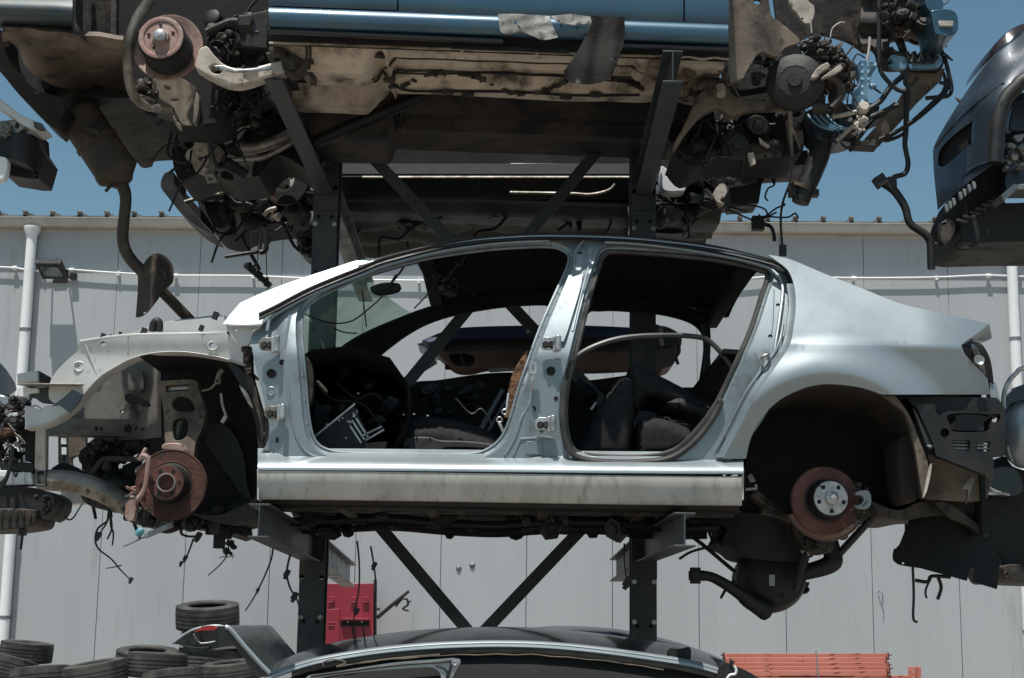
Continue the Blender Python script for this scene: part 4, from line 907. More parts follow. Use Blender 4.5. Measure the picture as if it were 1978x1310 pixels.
m = MB(); m.tube([P(1602, 1040, 6.95), P(1608, 1070, 6.95), P(1608, 1085, 6.95), P(1590, 1096, 6.95), P(1545, 1108, 6.97)], [.035, .04, .045, .04, .035], 10, 4); m.tube([P(1555, 1070, 6.9), P(1552, 1085, 6.9), P(1535, 1140, 6.95)], [.02, .022, .012], 8); m.build('lower_link', grease_dk, car)
m = MB(); m.tube([P(1548, 1068, 6.88), P(1552, 1063, 6.88), P(1560, 1064, 6.88), P(1563, 1074, 6.88)], .009, 6); m.build('link_bracket', alu, car)
m = MB()
for pts, r in (([(1330, 1034), (1352, 1048), (1420, 1105)], .010), ([(1312, 1080), (1335, 1066), (1368, 1056), (1375, 1044), (1370, 1030), (1368, 1012)], .007), ([(1384, 1022), (1392, 1040), (1398, 1050)], .006), ([(1392, 1156), (1404, 1136), (1420, 1122)], .007), ([(1378, 1010), (1376, 1040)], .004)): m.tube([P(x, y, 7.1) for x, y in pts], r, 6, 4)
m.split('handbrake_cable', wirem, car)
# ------------------------------------------------------------------ rear bumper carrier, sump-side shield
m = MB(); panel(m, pl((1752, 768), (1800, 766), (1925, 768), (1938, 782), (1942, 800), (1780, 800), (1764, 786)), (), 6.47, .3, 0); m.build('bumper_support', black, car, bevel=.008)
BO = crv([(1768, 782, 0), (1806, 780, 0), (1808, 796), (1818, 804), (1826, 796, 0), (1830, 794), (1942, 797, 0), (1941, 880, 0), (1918, 882, 0), (1918, 908), (1900, 916, 0), (1808, 880, 0), (1800, 850)], 8)
H = [crv([(1834, 800), (1912, 801), (1912, 822), (1905, 833), (1845, 834), (1836, 822)], 6), ell(1825, 836, 9), pl((1840, 850), (1874, 851), (1874, 871), (1842, 869)), pl((1886, 852), (1914, 852), (1912, 872), (1886, 871)), crv([(1915, 800), (1932, 801), (1931, 812), (1922, 816), (1915, 812)], 5)]
m = MB(); panel(m, BO, H, lambda x, y: 6.40 + .0004 * max(0, x - 1880), .05, 0); bc = m.build('bumper_carrier', black, car, bevel=.005)
m = MB()
for k in range(4): m.bar(P(1853 + k * 13, 803, 6.425), P(1854 + k * 13, 832, 6.425), .006, .03)
m.split('carrier_rib', black, bc)
m = MB(); panel(m, pl((1836, 800), (1916, 800), (1916, 836), (1836, 836)), (), 6.47, .01, 0); m.build('carrier_back', matteblack, bc)
m = MB()
for a, b in ((1840, 1874), (1887, 1913)):
    for k in range(3): panel(m, pl((a, 851 + 6.5 * k), (b, 852 + 6.5 * k), (b, 855.5 + 6.5 * k), (a, 855 + 6.5 * k)), (), 6.43 - .004 * k, .02, 0)
m.split('vent_slat', galv, bc)
m = MB(); panel(m, pl((1764, 786), (1778, 782), (1800, 858), (1814, 864), (1800, 868), (1788, 856)), (), 6.44, .03, 0); panel(m, pl((1790, 860), (1816, 858), (1796, 866)), (), 6.41, .02, 0); m.split('carrier_bracket', galv, car, bevel=.003)
m = MB(); panel(m, crv([(1912, 736, 0), (1924, 740, 0), (1928, 756), (1934, 780, 0), (1928, 782), (1914, 772, 0)], 6), (), 6.50, .06, 0); m.build('rear_corner', silver, car, bevel=.004)
m = MB(); panel(m, crv([(1790, 876, 0), (1918, 884, 0), (1920, 905), (1908, 960), (1890, 968), (1820, 966), (1788, 960, 0), (1796, 910)], 8), (), 6.62, .4, 18); m.build('boot_well', beige_d, car, bevel=.01, label='rusty brown underside of the boot')
m = MB(); panel(m, crv([(1680, 966, 0), (1735, 985), (1780, 968), (1850, 968), (1900, 962, 0), (1880, 992), (1800, 996), (1750, 1004), (1700, 996)], 8), (), 6.7, .6, 18); m.build('rear_crossmember', grease, car, bevel=.01)
m = MB(); panel(m, crv([(1857, 945), (1878, 918), (1882, 925), (1872, 960), (1866, 974), (1870, 945)], 6), (), 6.55, .02, 0); m.build('exhaust_hanger', alu, car)
m = MB(); panel(m, crv([(1770, 985, 0), (1800, 984), (1820, 985), (1870, 1002), (1895, 1022, 0), (1918, 1045), (1932, 1086, 0), (1926, 1138, 0), (1880, 1124, 0), (1884, 1099, 0), (1874, 1097, 0), (1868, 1122, 0), (1780, 1098, 0), (1735, 1090), (1725, 1076), (1728, 1060, 0), (1738, 1052), (1757, 1005)], 8),
      [ell(1745, 1088, 3, 2)], lambda x, y: 6.74 + .0012 * math.sqrt((x - 1838) ** 2 + 600) - .0006 * (y - 985), .012, 14); m.build('splash_shield', matteblack, car, ang=20, label='torn black plastic splash shield hanging under the tail')
m = MB(); panel(m, crv([(1805, 970, 0), (1830, 970), (1880, 1005), (1912, 1034), (1905, 1038), (1868, 1014), (1830, 996)], 7), (), 6.64, .05, 0); m.build('shield_stiffener', grease, car, bevel=.005)
m = MB(); m.tube([P(1768, 1121, 6.8), P(1792, 1124, 6.8), P(1800, 1113, 6.8), P(1836, 1115, 6.8)], .009, 6); m.tube([P(1763, 1095, 6.8), P(1765, 1150, 6.8), P(1764, 1194, 6.8), P(1772, 1202, 6.8)], .006, 6); m.tube([P(1812, 1115, 6.8), P(1818, 1135, 6.8), P(1811, 1158, 6.8)], .008, 6); m.tube([P(1800, 1112, 6.8), P(1788, 1140, 6.8), P(1790, 1156, 6.8)], .005, 6); m.tube([P(1722, 1003, 6.9), P(1740, 1006, 6.9), P(1700, 1000, 6.9)], .004, 6)
m.split('tail_wiring', wirem, car)
# ------------------------------------------------------------------ hanging harness below the floor
m = MB()
Yw = 6.9
def hang(pts, r, ends=()):
    m.tube([P(x, y, Yw) for x, y in pts], [r * (.8 - .4 * k / len(pts)) for k in range(len(pts))], 6, 4)
    for x, y, s in ends: m.box(P(x, y, Yw), (s * .8, s * .7, s * 1.1), Matrix.Rotation(.5, 3, 'Y')); m.box(P(x, y + 2, Yw), (s * .5, s * .5, s * 1.6), Matrix.Rotation(.5, 3, 'Y'))
hang([(210, 980), (208, 1005), (190, 1020), (184, 1040), (190, 1060), (215, 1080), (232, 1100), (250, 1118)], .007, [(190, 1035, .026), (253, 1120, .018)])
hang([(210, 985), (206, 1010), (196, 1025), (192, 1036)], .006); hang([(212, 990), (216, 1020), (207, 1042)], .007); hang([(214, 985), (214, 1015), (219, 1030), (217, 1054)], .007)
hang([(235, 1092), (218, 1096), (204, 1098)], .004)
hang([(123, 995), (132, 1004), (142, 1000), (152, 984), (160, 972)], .006)
hang([(352, 1015), (350, 1030), (362, 1036), (380, 1036)], .010, [(383, 1036, .03)]); hang([(374, 1040), (362, 1072), (348, 1092)], .006, [(358, 1078, .02), (350, 1088, .016)])
hang([(442, 1040), (440, 1068), (428, 1088), (402, 1112)], .005); clutter(m, pl((436, 1044), (452, 1050), (448, 1072), (430, 1084)), Yw, Yw + .05, 16, .012, .035, 51)
hang([(528, 1052), (524, 1080), (508, 1120), (490, 1155), (474, 1180)], .006, [(498, 1140, .016)])
hang([(561, 1070), (554, 1105), (560, 1135), (572, 1155), (579, 1180), (580, 1230)], .007, [(554, 1108, .028), (569, 1152, .03)])
hang([(690, 1045), (694, 1090), (693, 1140), (684, 1190), (688, 1240)], .006, [(690, 1180, .02)]); hang([(716, 1055), (722, 1090), (726, 1130), (724, 1180), (722, 1240)], .006, [(723, 1092, .024)]); hang([(680, 1210), (686, 1245)], .005); hang([(700, 1205), (706, 1245)], .005)
hang([(1206, 1050), (1206, 1085), (1210, 1115)], .006, [(1212, 1124, .04)])
m.split('hanging_harness', wirem, car)
# ================================================================== blue car on the upper arms
bl = thing('car_wreck', P(960, 95, 7.2), 'blue car body seen from below on the upper arms, wheels gone and brake drum exposed', 'car')
def tilt(x): return (x - 520) * .0372         # the body drops to the right
YB = 7.25
# door bottoms and sill
XS = (519, 1407)
def tl(y): return lambda x: y + tilt(x)
m = MB(); sweep(m, [(-310, 6.56), (-230, 6.50), (-150, 6.468), (-80, 6.398), (-40, 6.373), (-10, 6.368), (8, 6.371), (12, 6.376), (12, 6.398)], (519, 767), lambda x: tilt(x) - 1); m.build('rear_door', blue, bl, ang=50)
m = MB(); sweep(m, [(-310, 6.56), (-230, 6.50), (-150, 6.468), (-80, 6.398), (-40, 6.373), (-10, 6.368), (10, 6.371), (14, 6.376), (14, 6.398)], (770, 1320), lambda x: tilt(x) - .5); m.build('front_door', blue, bl, ang=50)
m = MB(); sweep(m, [(-310, 6.56), (-230, 6.50), (-150, 6.468), (-80, 6.398), (-40, 6.373), (-10, 6.368), (10, 6.371), (14, 6.376), (14, 6.398)], (1323, 1408), lambda x: tilt(x) - .5); m.build('front_wing', blue, bl, ang=50)
m = MB(); sweep(m, [(9, 6.438), (11, 6.403), (13, 6.378), (19, 6.360), (26, 6.355), (36, 6.355), (44, 6.360), (50, 6.370), (54, 6.388), (55, 6.418)], XS, tilt, 40); m.build('sill', blue, bl, ang=60)
m = MB(); sweep(m, [(56, 6.408), (58, 6.383), (62, 6.378), (66, 6.383), (70, 6.398), (70, 6.428)], (519, 972), lambda x: tilt(x) - 4 + 3 * smooth((x - 520) / 450), 20); m.build('sill_moulding', blackpaint, bl, ang=60)
m = MB(); sweep(m, [(56, 6.408), (58, 6.383), (62, 6.378), (66, 6.383), (70, 6.398), (70, 6.428)], (1205, 1407), lambda x: tilt(x) - 1, 12); m.build('sill_moulding', blackpaint, bl, ang=60)
m = MB(); sweep(m, [(50, 6.46), (78, 6.475), (84, 6.49)], (519, 1408), tilt, 30); m.thicken((0, .02, 0)); m.build('sill_back', matteblack, bl)
m = MB(); sweep(m, [(-300, 6.60), (-150, 6.53), (-40, 6.45), (14, 6.45), (30, 6.46)], (519, 1408), tilt, 10); m.thicken((0, .01, 0)); m.build('door_shut_panel', matteblack, bl)
# floor as a pressed sheet
XA, XB = P(519, 84, 6.47).x, P(1408, 116, 6.47).x
ZA, ZB = P(519, 84, 6.47).z, P(1408, 116, 6.47).z
def zb(x): return ZA + (ZB - ZA) * (x - XA) / (XB - XA)
def bx_(v, a, b, s): return smooth((v - a) / s) * smooth((b - v) / s)
def ux_(px): return XA + (XB - XA) * (px - 519) / (1408 - 519)
def ufloor(x, Y):
    px = 519 + (x - XA) / (XB - XA) * 889
    h = .035 * smooth((Y - 6.475) / .03)
    wob = .006 * sin(px * .013)
    h -= .075 * bx_(Y, 6.83 + wob, 7.0 + wob * 2, .035) * smooth((px - 742) / 12)          # chassis leg
    h -= .02 * bx_(Y, 6.63, 6.66, .02)
    h += .03 * bx_(Y, 6.68, 6.78, .03) * bx_(px, 770, 1250, 20)
    h += .16 * bx_(Y, 7.12, 7.42, .08) * smooth((px - 700) / 60)                             # tunnel
    h -= .06 * bx_(Y, 7.5, 7.66, .04) * smooth((px - 742) / 12)
    h -= .05 * bx_(px, 735, 752, 8) * bx_(Y, 6.5, 7.7, .05)
    h -= .085 * bx_(px, 540, 732, 40) * bx_(Y, 6.51, 6.95, .11)                               # tank and spare bulges
    h -= .10 * bx_(px, 480, 726, 50) * bx_(Y, 6.96, 7.32, .12)
    h -= .16 * bx_(px, 520, 738, 30) * bx_(Y, 7.32, 7.9, .08)
    h -= .03 * bx_(px, 1230, 1262, 10) * bx_(Y, 6.5, 6.83, .03)
    h += .0012 * sin(px * .05 + Y * 9) - .008 * bx_(Y, 6.70, 6.76, .015) * (bx_(px, 790, 880, 6) + bx_(px, 910, 1000, 6) + bx_(px, 1030, 1120, 6)) - .012 * bx_(px, 1180, 1188, 3) * bx_(Y, 6.5, 6.84, .02)
    h += .006 * sin(px * .11) * bx_(px, 1262, 1400, 20)
    return zb(x) + h
m = MB(); md = MB()
NX, NY = 150, 96
def fpt(i, j): x = XA + (XB - XA) * i / NX; Y = 6.475 + 1.6 * j / NY; return Vector((x, Y, ufloor(x, Y)))
J1 = 50
m.grid([[fpt(i, j) for j in range(J1 + 1)] for i in range(NX + 1)]); m.thicken((0, 0, .008)); fp = m.build('floor_pan', beige, bl, ang=40)
md.grid([[fpt(i, j) for j in range(J1, NY + 1)] for i in range(NX + 1)]); md.thicken((0, 0, .008)); md.build('shaded_inner_floor', shield, bl, ang=40)  # inner floor in dark underseal colour, which also paints in the fading light
# fuel and brake lines, hangers, brackets on the floor
def fx(px, Y, dz=-.02): x = ux_(px); return Vector((x, Y, ufloor(x, Y) + dz))
m = MB(); m.tube([fx(530, 6.98), fx(600, 6.97), fx(640, 6.94), fx(690, 6.93), fx(715, 6.85), fx(728, 6.80), fx(745, 6.83), fx(780, 6.88, -.01), fx(860, 6.87, -.008), fx(1000, 6.86, -.012), fx(1120, 6.87, -.006), fx(1250, 6.85)], .006, 6, 4)
m.tube([fx(530, 6.95), fx(600, 6.95), fx(660, 6.93), fx(712, 6.80), fx(734, 6.76), fx(760, 6.82), fx(850, 6.83, -.01), fx(980, 6.81, -.006), fx(1250, 6.82)], .004, 6, 4)
m.split('brake_line', matteblack, bl)
rr_ = random.Random(5); m = MB()
for k in range(46):
    px = rr_.uniform(745, 1250); c = fx(px, 6.845 + .02 * sin(px * .02), -.012); s_ = rr_.uniform(.008, .022)
    m.box(c, (s_ * 2.2, s_, s_ * .8), Matrix.Rotation(rr_.uniform(-.5, .5), 3, 'Y') @ Matrix.Rotation(rr_.uniform(-1, 1), 3, 'Z'))
m.build('mud_clods', grease, bl)
m = MB()
for Y, z in ((6.825, -.004), (6.66, -.006)): m.tube([fx(px, Y + .004 * sin(px * .05), z) for px in range(745, 1256, 14)], .007, 6, 2)
for px in (585, 592): m.tube([fx(px + 3 * sin(Y * 30), Y, -.002) for Y in [6.54 + .03 * k for k in range(12)]], .006, 6, 2)
m.split('seam_shade_bead', grease, bl)  # dark beads painting in the shadowy seam beside the chassis leg
m = MB()
for px, Y in ((730, 6.62), (742, 6.80), (860, 6.86), (900, 6.88), (1100, 6.87), (1160, 6.86), (640, 6.93)): m.box(fx(px, Y, -.015), (.05, .03, .02), Matrix.Rotation(.3, 3, 'Z')); 
m.split('line_clip', grease, bl)
m = MB()
for px in (895, 1040, 1115): m.tube([fx(px, 6.49, -.01), fx(px - 4, 6.5, -.028), fx(px + 6, 6.52, -.03), fx(px + 9, 6.5, -.012)], .004, 6, 4)
m.split('harness_clip', cream, bl)
m = MB(); clutter(m, pl((1265, 110), (1410, 120), (1400, 200), (1270, 190)), 6.7, 6.95, 36, .03, .11, 61); m.build('underfloor_brackets', beige_d, bl)
m = MB(); panel(m, pl((870, 86), (1100, 96), (1100, 102), (870, 93)), (), 6.45, .01, 0); m.build('flange_strip', black, bl)
# exhaust tunnel clutter
m = MB(); m.tube([fx(560, 7.40, -.03), fx(700, 7.34, -.03), fx(900, 7.27, -.05), fx(1100, 7.26, -.05), fx(1390, 7.25, -.04)], .03, 10, 4); m.build('exhaust_pipe', grease_dk, bl)
# ---- tail end, left
m = MB(); sweep(m, [(-120, 6.52), (-60, 6.44), (-25, 6.41), (-4, 6.40), (5, 6.385), (12, 6.375), (20, 6.378), (28, 6.395), (36, 6.43), (46, 6.50), (54, 6.56)], (-70, 140), lambda x: .03 * x + .05 * max(0, x - 110), 16); m.thicken((0, .008, 0)); m.build('rear_bumper_skin', mat('shaded_dusty_blue_bumper', S(58, 72, 78), .45, .1, S(74, 80, 80), 4, .45, .65, c3=S(96, 90, 80), s3=9, lo3=.6, hi3=.75, coat=.15), bl, ang=60)  # body blue darkened to carry the bumper's shade, with scattered dust
m = MB(); panel(m, crv([(140, -180, 0), (150, -180, 0), (146, 20), (150, 50), (154, 64, 0), (148, 60), (141, 30)], 8), (), 6.4, .12, 0); m.build('bumper_edge', black, bl, bevel=.004)
m = MB(); sweep(m, [(48, 6.52), (56, 6.48), (64, 6.5), (74, 6.56), (84, 6.62)], (4, 238), lambda x: -6 + .11 * x + 1.2 * sin(x * .09), 24); m.thicken((0, .02, 0)); m.build('tail_flange', beige_d, bl, ang=50)
m = MB(); panel(m, crv([(148, -180, 0), (216, -180, 0), (216, 60), (214, 92), (190, 84), (162, 74), (152, 58), (146, 10)], 9), (), lambda x, y: 6.62 + .0016 * abs(x - 182), .05, 14); panel(m, pl((216, -180), (226, -180), (224, 96), (214, 94)), (), 6.60, .05, 0); m.build('wheelarch_mud', grease, bl, ang=40, bevel=.006)
TUB = crv([(33, 70, 0), (70, 72), (110, 80), (150, 84), (200, 86), (238, 96, 0), (246, 130), (248, 188, 0), (200, 186), (150, 178), (110, 166), (78, 150), (50, 128), (38, 100)], 10)
m = MB(); panel(m, TUB, (), lambda x, y: 6.70 + .0055 * max(0, y - 70) + .05 * ((x - 150) / 110) ** 2 + .015 * sin(x * .06 + y * .05), .03, 12); m.build('spare_wheel_tub', mat('brown_tub_underseal', S(140, 125, 110), .75, 0, S(104, 92, 81), 2.6, .42, .62, (1, 1, 1.6), c3=S(46, 40, 35), s3=7, lo3=.57, hi3=.7, bump=.3, bscale=16), bl, ang=60)
m = MB(); panel(m, crv([(-10, 50, 0), (4, 60), (8, 92), (22, 125), (44, 152), (72, 174), (110, 186, 0), (126, 205), (112, 235), (104, 248, 0), (84, 232), (60, 206), (36, 182), (14, 155), (-4, 132), (-14, 100, 0)], 8), (), lambda x, y: 6.60 + .002 * max(0, y - 60), .22, 14); m.build('bumper_apron', black, bl, bevel=.01)
m = MB()
for x, y in ((6, 84), (66, 176)): m.tube([P(x + 10, y - 22, 6.62), P(x + 11, y, 6.62), P(x, y + 3, 6.62)], .009, 6, 3)
m.split('apron_clip', grease, bl)
m = MB(); panel(m, crv([(74, 150, 0), (110, 168), (150, 180), (200, 188), (250, 190, 0), (270, 206), (300, 214), (336, 222, 0), (340, 236), (324, 250), (290, 253), (254, 256), (251, 266), (236, 270), (228, 268), (222, 258), (200, 266, 0), (130, 240), (112, 214), (90, 185)], 10), (), lambda x, y: 7.0 + .006 * max(0, y - 180), .5, 16); m.build('tail_underside', grease_dk, bl, ang=40)
m = MB(); m.tube([P(292, -30, 6.62), P(288, 0, 6.62), P(266, 36, 6.62), P(252, 76, 6.63), P(248, 120, 6.66), (P(250, 160, 6.72)), P(262, 190, 6.8), P(284, 205, 6.86), P(320, 211, 6.9), P(336, 210, 6.9)], [.026, .026, .025, .024, .024, .022, .022, .022, .02, .018], 10, 5)
for x, y in ((249, 104), (256, 172), (300, 209)): m.tube([P(x - 1, y - 3, 6.66 if y < 150 else 6.8), P(x + 1, y + 3, 6.66 if y < 150 else 6.8)], .027, 10, 1)
m.build('filler_hose', alu, bl)
m = MB(); clutter(m, pl((255, 165), (305, 150), (310, 200), (262, 200)), 6.85, 7.0, 22, .03, .07, 62); m.build('hose_brackets', grease, bl)
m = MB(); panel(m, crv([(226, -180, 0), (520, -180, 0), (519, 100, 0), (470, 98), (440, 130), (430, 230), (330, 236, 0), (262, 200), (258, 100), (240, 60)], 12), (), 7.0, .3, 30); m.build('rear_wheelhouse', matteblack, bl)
m = MB(); panel(m, pl((462, 30), (519, 18), (519, 96), (462, 90)), (), 6.75, .1, 0); m.box(P(476, 48, 6.6), (.07, .1, .06)); m.split('arch_front_plate', grease_dk, bl, bevel=.01)
m = MB(); m.tube([P(398, 62, 6.75), P(420, 52, 6.75), P(446, 42, 6.75), P(462, 44, 6.75), P(470, 58, 6.75)], .018, 8, 4); m.tube([P(484, 78, 6.7), P(486, 66, 6.7), P(500, 62, 6.7)], .008, 6, 4); clutter(m, pl((398, 70), (455, 60), (455, 110), (400, 100)), 6.8, 6.95, 18, .03, .08, 63); m.build('rear_axle_bits', grease, bl)
# drum brake
dc = P(314, 78, 6.52); ax = Vector((-.02, -1, .06)).normalized()
m = MB(); m.lathe(dc, ax, [(.075, .03), (.098, .03), (.102, .026), (.104, .014), (.108, .012), (.108, .002), (.105, 0), (.105, -.105), (.112, -.11), (.112, -.12), (.04, -.12)], 48); dr = m.build('brake_drum', matteblack, bl, ang=30)
m = MB(); m.lathe(dc + ax * .031, ax, [(.100, -.004), (.098, .002), (.088, .004), (.078, .001), (.074, -.004), (.04, -.003), (.036, .012), (.03, .013), (.03, .002), (0, .0)], 44)
f = m.build('drum_face', rustpale, dr, ang=30)
m = MB(); m.lathe(dc + ax * .035, ax, [(.030, 0), (.030, .018), (.026, .026), (.012, .030), (0, .031)], 24); m.build('hub_cap', bare, dr)
for k in range(5):
    a = 2 * pi * k / 5 + .4; m = MB(); m.lathe(dc + ax * .029 + Vector((cos(a) * .056, 0, sin(a) * .056)), ax, [(.008, 0), (.008, .0015), (0, .0015)], 10); m.build('bolt_hole', matteblack, dr)
bp = P(325, 92, 6.66)
m = MB(); m.lathe(bp, ax, [(.04, 0), (.135, 0), (.15, .008), (.158, .008), (.158, -.004), (.135, -.012), (.04, -.012)], 48); m.build('backing_plate', rustpale, bl, ang=30)
# trailing arm, pale pressed steel, with its bush bracket
m = MB(); panel(m, crv([(384, 96, 0), (398, 88), (412, 104), (430, 122), (455, 131), (490, 129), (524, 121), (560, 112, 0), (566, 122), (556, 136), (520, 146), (470, 162), (440, 162), (414, 152), (392, 140), (376, 130, 0)], 8), [crv([(404, 130), (416, 124), (430, 134), (424, 142), (410, 140)], 5)], lambda x, y: 6.60 + .0002 * (x - 384), .09, 12); ta = m.build('trailing_arm', cream, bl, bevel=.008)
m = MB(); panel(m, pl((412, 126), (420, 132), (450, 139), (490, 137), (526, 132), (524, 124), (490, 132), (455, 134), (432, 126)), (), 6.575, .02, 0); m.build('arm_lip', bare, ta, bevel=.003)
m = MB(); panel(m, crv([(518, 92, 0), (530, 90), (546, 96), (552, 108), (566, 112), (574, 98), (590, 94), (602, 100), (606, 122, 0), (596, 122), (586, 132), (562, 142), (546, 132), (540, 108), (522, 100)], 6), [ell(594, 104, 4)], 6.58, .1, 0); m.lathe(P(565, 122, 6.57), (0, -1, 0), [(0, -.1), (.032, -.1), (.032, .02), (.018, .02), (.018, .026), (0, .026)], 18); m.build('bush_bracket', grease, ta, bevel=.006)
# spring pans
def pan(outline, holes, Y, mm, dome):
    m = MB(); cx = sum(p[0] for p in outline) / len(outline); cy = sum(p[1] for p in outline) / len(outline)
    panel(m, outline, holes, lambda x, y: Y + dome * ((x - cx) / 40) ** 2 + .0016 * (y - cy) + .012 * sin(x * .2), .03, 9); return m.build('spring_pan', mm, bl, bevel=.005, ang=40)
pan(crv([(296, 152, 0), (320, 151), (348, 150), (378, 168, 0), (374, 190), (366, 204), (360, 225), (370, 238, 0), (352, 238), (342, 222), (334, 206), (318, 196), (306, 186), (294, 172)], 7), [crv([(316, 164), (328, 166), (328, 173), (320, 171)], 4), ell(337, 191, 10, 4)], 6.85, cream, .06)
pan(crv([(370, 246, 0), (402, 244, 0), (404, 268), (430, 288, 0), (433, 300), (416, 322), (412, 340, 0), (396, 338), (376, 328), (370, 312), (358, 304), (362, 290), (376, 280)], 7), [ell(388, 306, 5, 6), ell(400, 321, 8, 2.5), ell(386, 251, 3, 2.5)], 7.35, alu, .06)
m = MB(); panel(m, crv([(334, 222), (345, 238), (352, 240), (350, 252), (338, 240)], 6), (), 6.95, .03, 0); panel(m, crv([(374, 178), (384, 184), (384, 215), (378, 238), (372, 236), (374, 205)], 7), (), 6.95, .05, 0); panel(m, pl((394, 335), (412, 332), (420, 350), (400, 353)), [ell(407, 344, 4)], 7.4, .02, 0); m.split('axle_strut', alu, bl, bevel=.004)
m = MB(); panel(m, crv([(338, 236, 0), (360, 222), (440, 180), (520, 196), (600, 240), (626, 310, 0), (600, 330), (540, 300), (500, 340, 0), (440, 348), (400, 330), (350, 350), (332, 300)], 14), (), 7.75, .4, 30); m.build('rear_axle_housing', grease_dk, bl)
m = MB(); clutter(m, pl((340, 240), (420, 230), (520, 200), (560, 260), (480, 330), (360, 330)), 7.3, 7.7, 50, .05, .16, 64); m.tube([P(336, 244, 7.2), P(326, 280, 7.2), P(326, 300, 7.2), P(342, 312, 7.2), P(360, 314, 7.2)], .007, 6); m.tube([P(345, 240, 7.2), P(340, 285, 7.2), P(346, 310, 7.2)], .006, 6); m.build('axle_bits', grease_dk, bl)
m = MB(); m.tube([P(460, 285, 7.4), P(490, 286, 7.4), P(520, 278, 7.4), P(560, 262, 7.4), P(600, 250, 7.45)], [.035, .03, .03, .032, .03], 10, 4); m.tube([P(440, 310, 7.4), P(500, 306, 7.4), P(530, 295, 7.4), P(570, 272, 7.4)], .014, 8, 4); m.tube([P(450, 262, 7.4), P(464, 248, 7.4), P(492, 242, 7.4)], .008, 6, 4); m.split('rear_link', alu, bl)
m = MB(); panel(m, pl((430, 170), (500, 150), (520, 190), (440, 240), (420, 220)), (), 7.3, .2, 0); m.build('dark_bracket', grease, bl, bevel=.01)
# silencer, tail pipe and its heat shield
a = P(146, 214, 7.15); b = P(232, 342, 7.15); d = (b - a).normalized()
m = MB(); L = (b - a).length; m.lathe(a, d, [(0, -.01), (.07, -.01), (.098, .01), (.104, .03), (.101, .04), (.101, L * .45), (.107, L * .46), (.107, L * .5), (.101, L * .51), (.101, L - .06), (.106, L - .05), (.104, L - .02), (.06, L + .02), (.045, L + .04), (0, L + .05)], 30)
for v in m.v:
    q = v - a; n_ = Vector((0, 1, 0)); q2 = q - n_ * q.dot(n_) * .25; v.x, v.y, v.z = (a + q2)
sl = m.build('silencer', muffl, bl, ang=35)
m = MB(); m.tube([P(166, 245, 7.05), P(182, 250, 7.03), P(190, 258, 7.05)], .014, 8, 3); m.box(P(176, 250, 7.05), (.07, .03, .03), Matrix.Rotation(.6, 3, 'Y')); m.build('silencer_hanger', grease, sl)
m = MB(); m.tube([P(224, 340, 7.15), P(238, 362, 7.15), P(243, 385, 7.15), P(240, 420, 7.15), P(237, 455, 7.15), P(241, 480, 7.15), P(254, 503, 7.15), P(278, 528, 7.15), P(320, 570, 7.2), P(372, 624, 7.3)], [.036, .030, .028, .028, .028, .028, .028, .028, .026, .026], 12, 5); m.tube([P(226, 346, 7.15), P(232, 354, 7.15)], .04, 12, 1); m.build('tail_pipe', muffl, bl)
m = MB(); m.tube([P(204, 370, 7.13), P(216, 358, 7.12), P(240, 350, 7.12)], .008, 6, 3); m.build('pipe_clamp', black, bl)
m = MB(); panel(m, crv([(266, 528, 0), (276, 512), (288, 496), (304, 489), (322, 497), (333, 514), (333, 544), (314, 560, 0), (304, 578), (282, 605), (266, 613, 0), (262, 612, 0), (266, 560)], 7), [ell(279, 604, 3, 2)], lambda x, y: 7.08 + .0022 * abs(x - 300) - .0004 * (y - 500), .012, 9); m.build('heat_shield', muffl, bl, ang=25)
# ---- front end, right
m = MB(); panel(m, crv([(1410, -180, 0), (1480, -180, 0), (1486, 10), (1505, 40), (1530, 62), (1545, 80), (1516, 92), (1500, 110), (1470, 100), (1452, 120), (1436, 150, 0), (1412, 160, 0), (1404, 120), (1405, 60)], 9), [ell(1463, 3, 8, 6)], lambda x, y: 6.50 + .12 * smooth((x - 1440) / 80) + .02 * sin(x * .08), .03, 12); m.build('wing_liner', beige_d, bl, ang=50)
m = MB(); panel(m, crv([(1480, -180, 0), (1690, -180, 0), (1690, 70), (1670, 98, 0), (1640, 78), (1600, 66), (1570, 64), (1545, 80, 0), (1525, 58), (1500, 30)], 9), (), lambda x, y: 6.95 + .0006 * (x - 1480), .04, 16); m.build('inner_wing', grease, bl, ang=50)
m = MB(); panel(m, crv([(1522, -20, 0), (1560, -20, 0), (1562, 2), (1572, 10, 0), (1574, 22), (1570, 38), (1564, 45), (1556, 46), (1548, 40), (1538, 24), (1526, 12)], 6), [ell(1550, 37, 2)], 6.80, .03, 0); m.build('strut_top_plate', cream, bl, bevel=.005)
m = MB(); panel(m, crv([(1690, -180, 0), (1806, -180, 0), (1820, 20, 0), (1812, 60), (1822, 70, 0), (1822, 128), (1800, 135, 0), (1740, 132), (1716, 132), (1700, 122), (1694, 100), (1680, 84), (1660, 60)], 8),
                [crv([(1718, 88), (1724, 77), (1740, 74), (1792, 74), (1802, 80), (1802, 96), (1790, 104), (1748, 106), (1726, 100)], 6)], lambda x, y: 6.82 + .02 * sin(y * .12), .05, 12); m.build('front_panel', grease, bl, bevel=.008, ang=40)
m = MB(); panel(m, pl((1728, 50), (1780, 54), (1776, 72), (1724, 68)), (), 6.78, .03, 0)
for k in range(5): m.bar(P(1733 + 9 * k, 52, 6.77), P(1730 + 9 * k, 70, 6.77), .006, .01)
m.build('plenum_tray', beige_d, bl)
m = MB(); panel(m, crv([(1720, 108), (1740, 106), (1800, 104), (1818, 108), (1816, 128), (1780, 132), (1724, 130)], 7), [ell(1720, 119, 5)], 6.76, .03, 0); m.build('lamp_panel', bluebag, bl, bevel=.006)
m = MB()
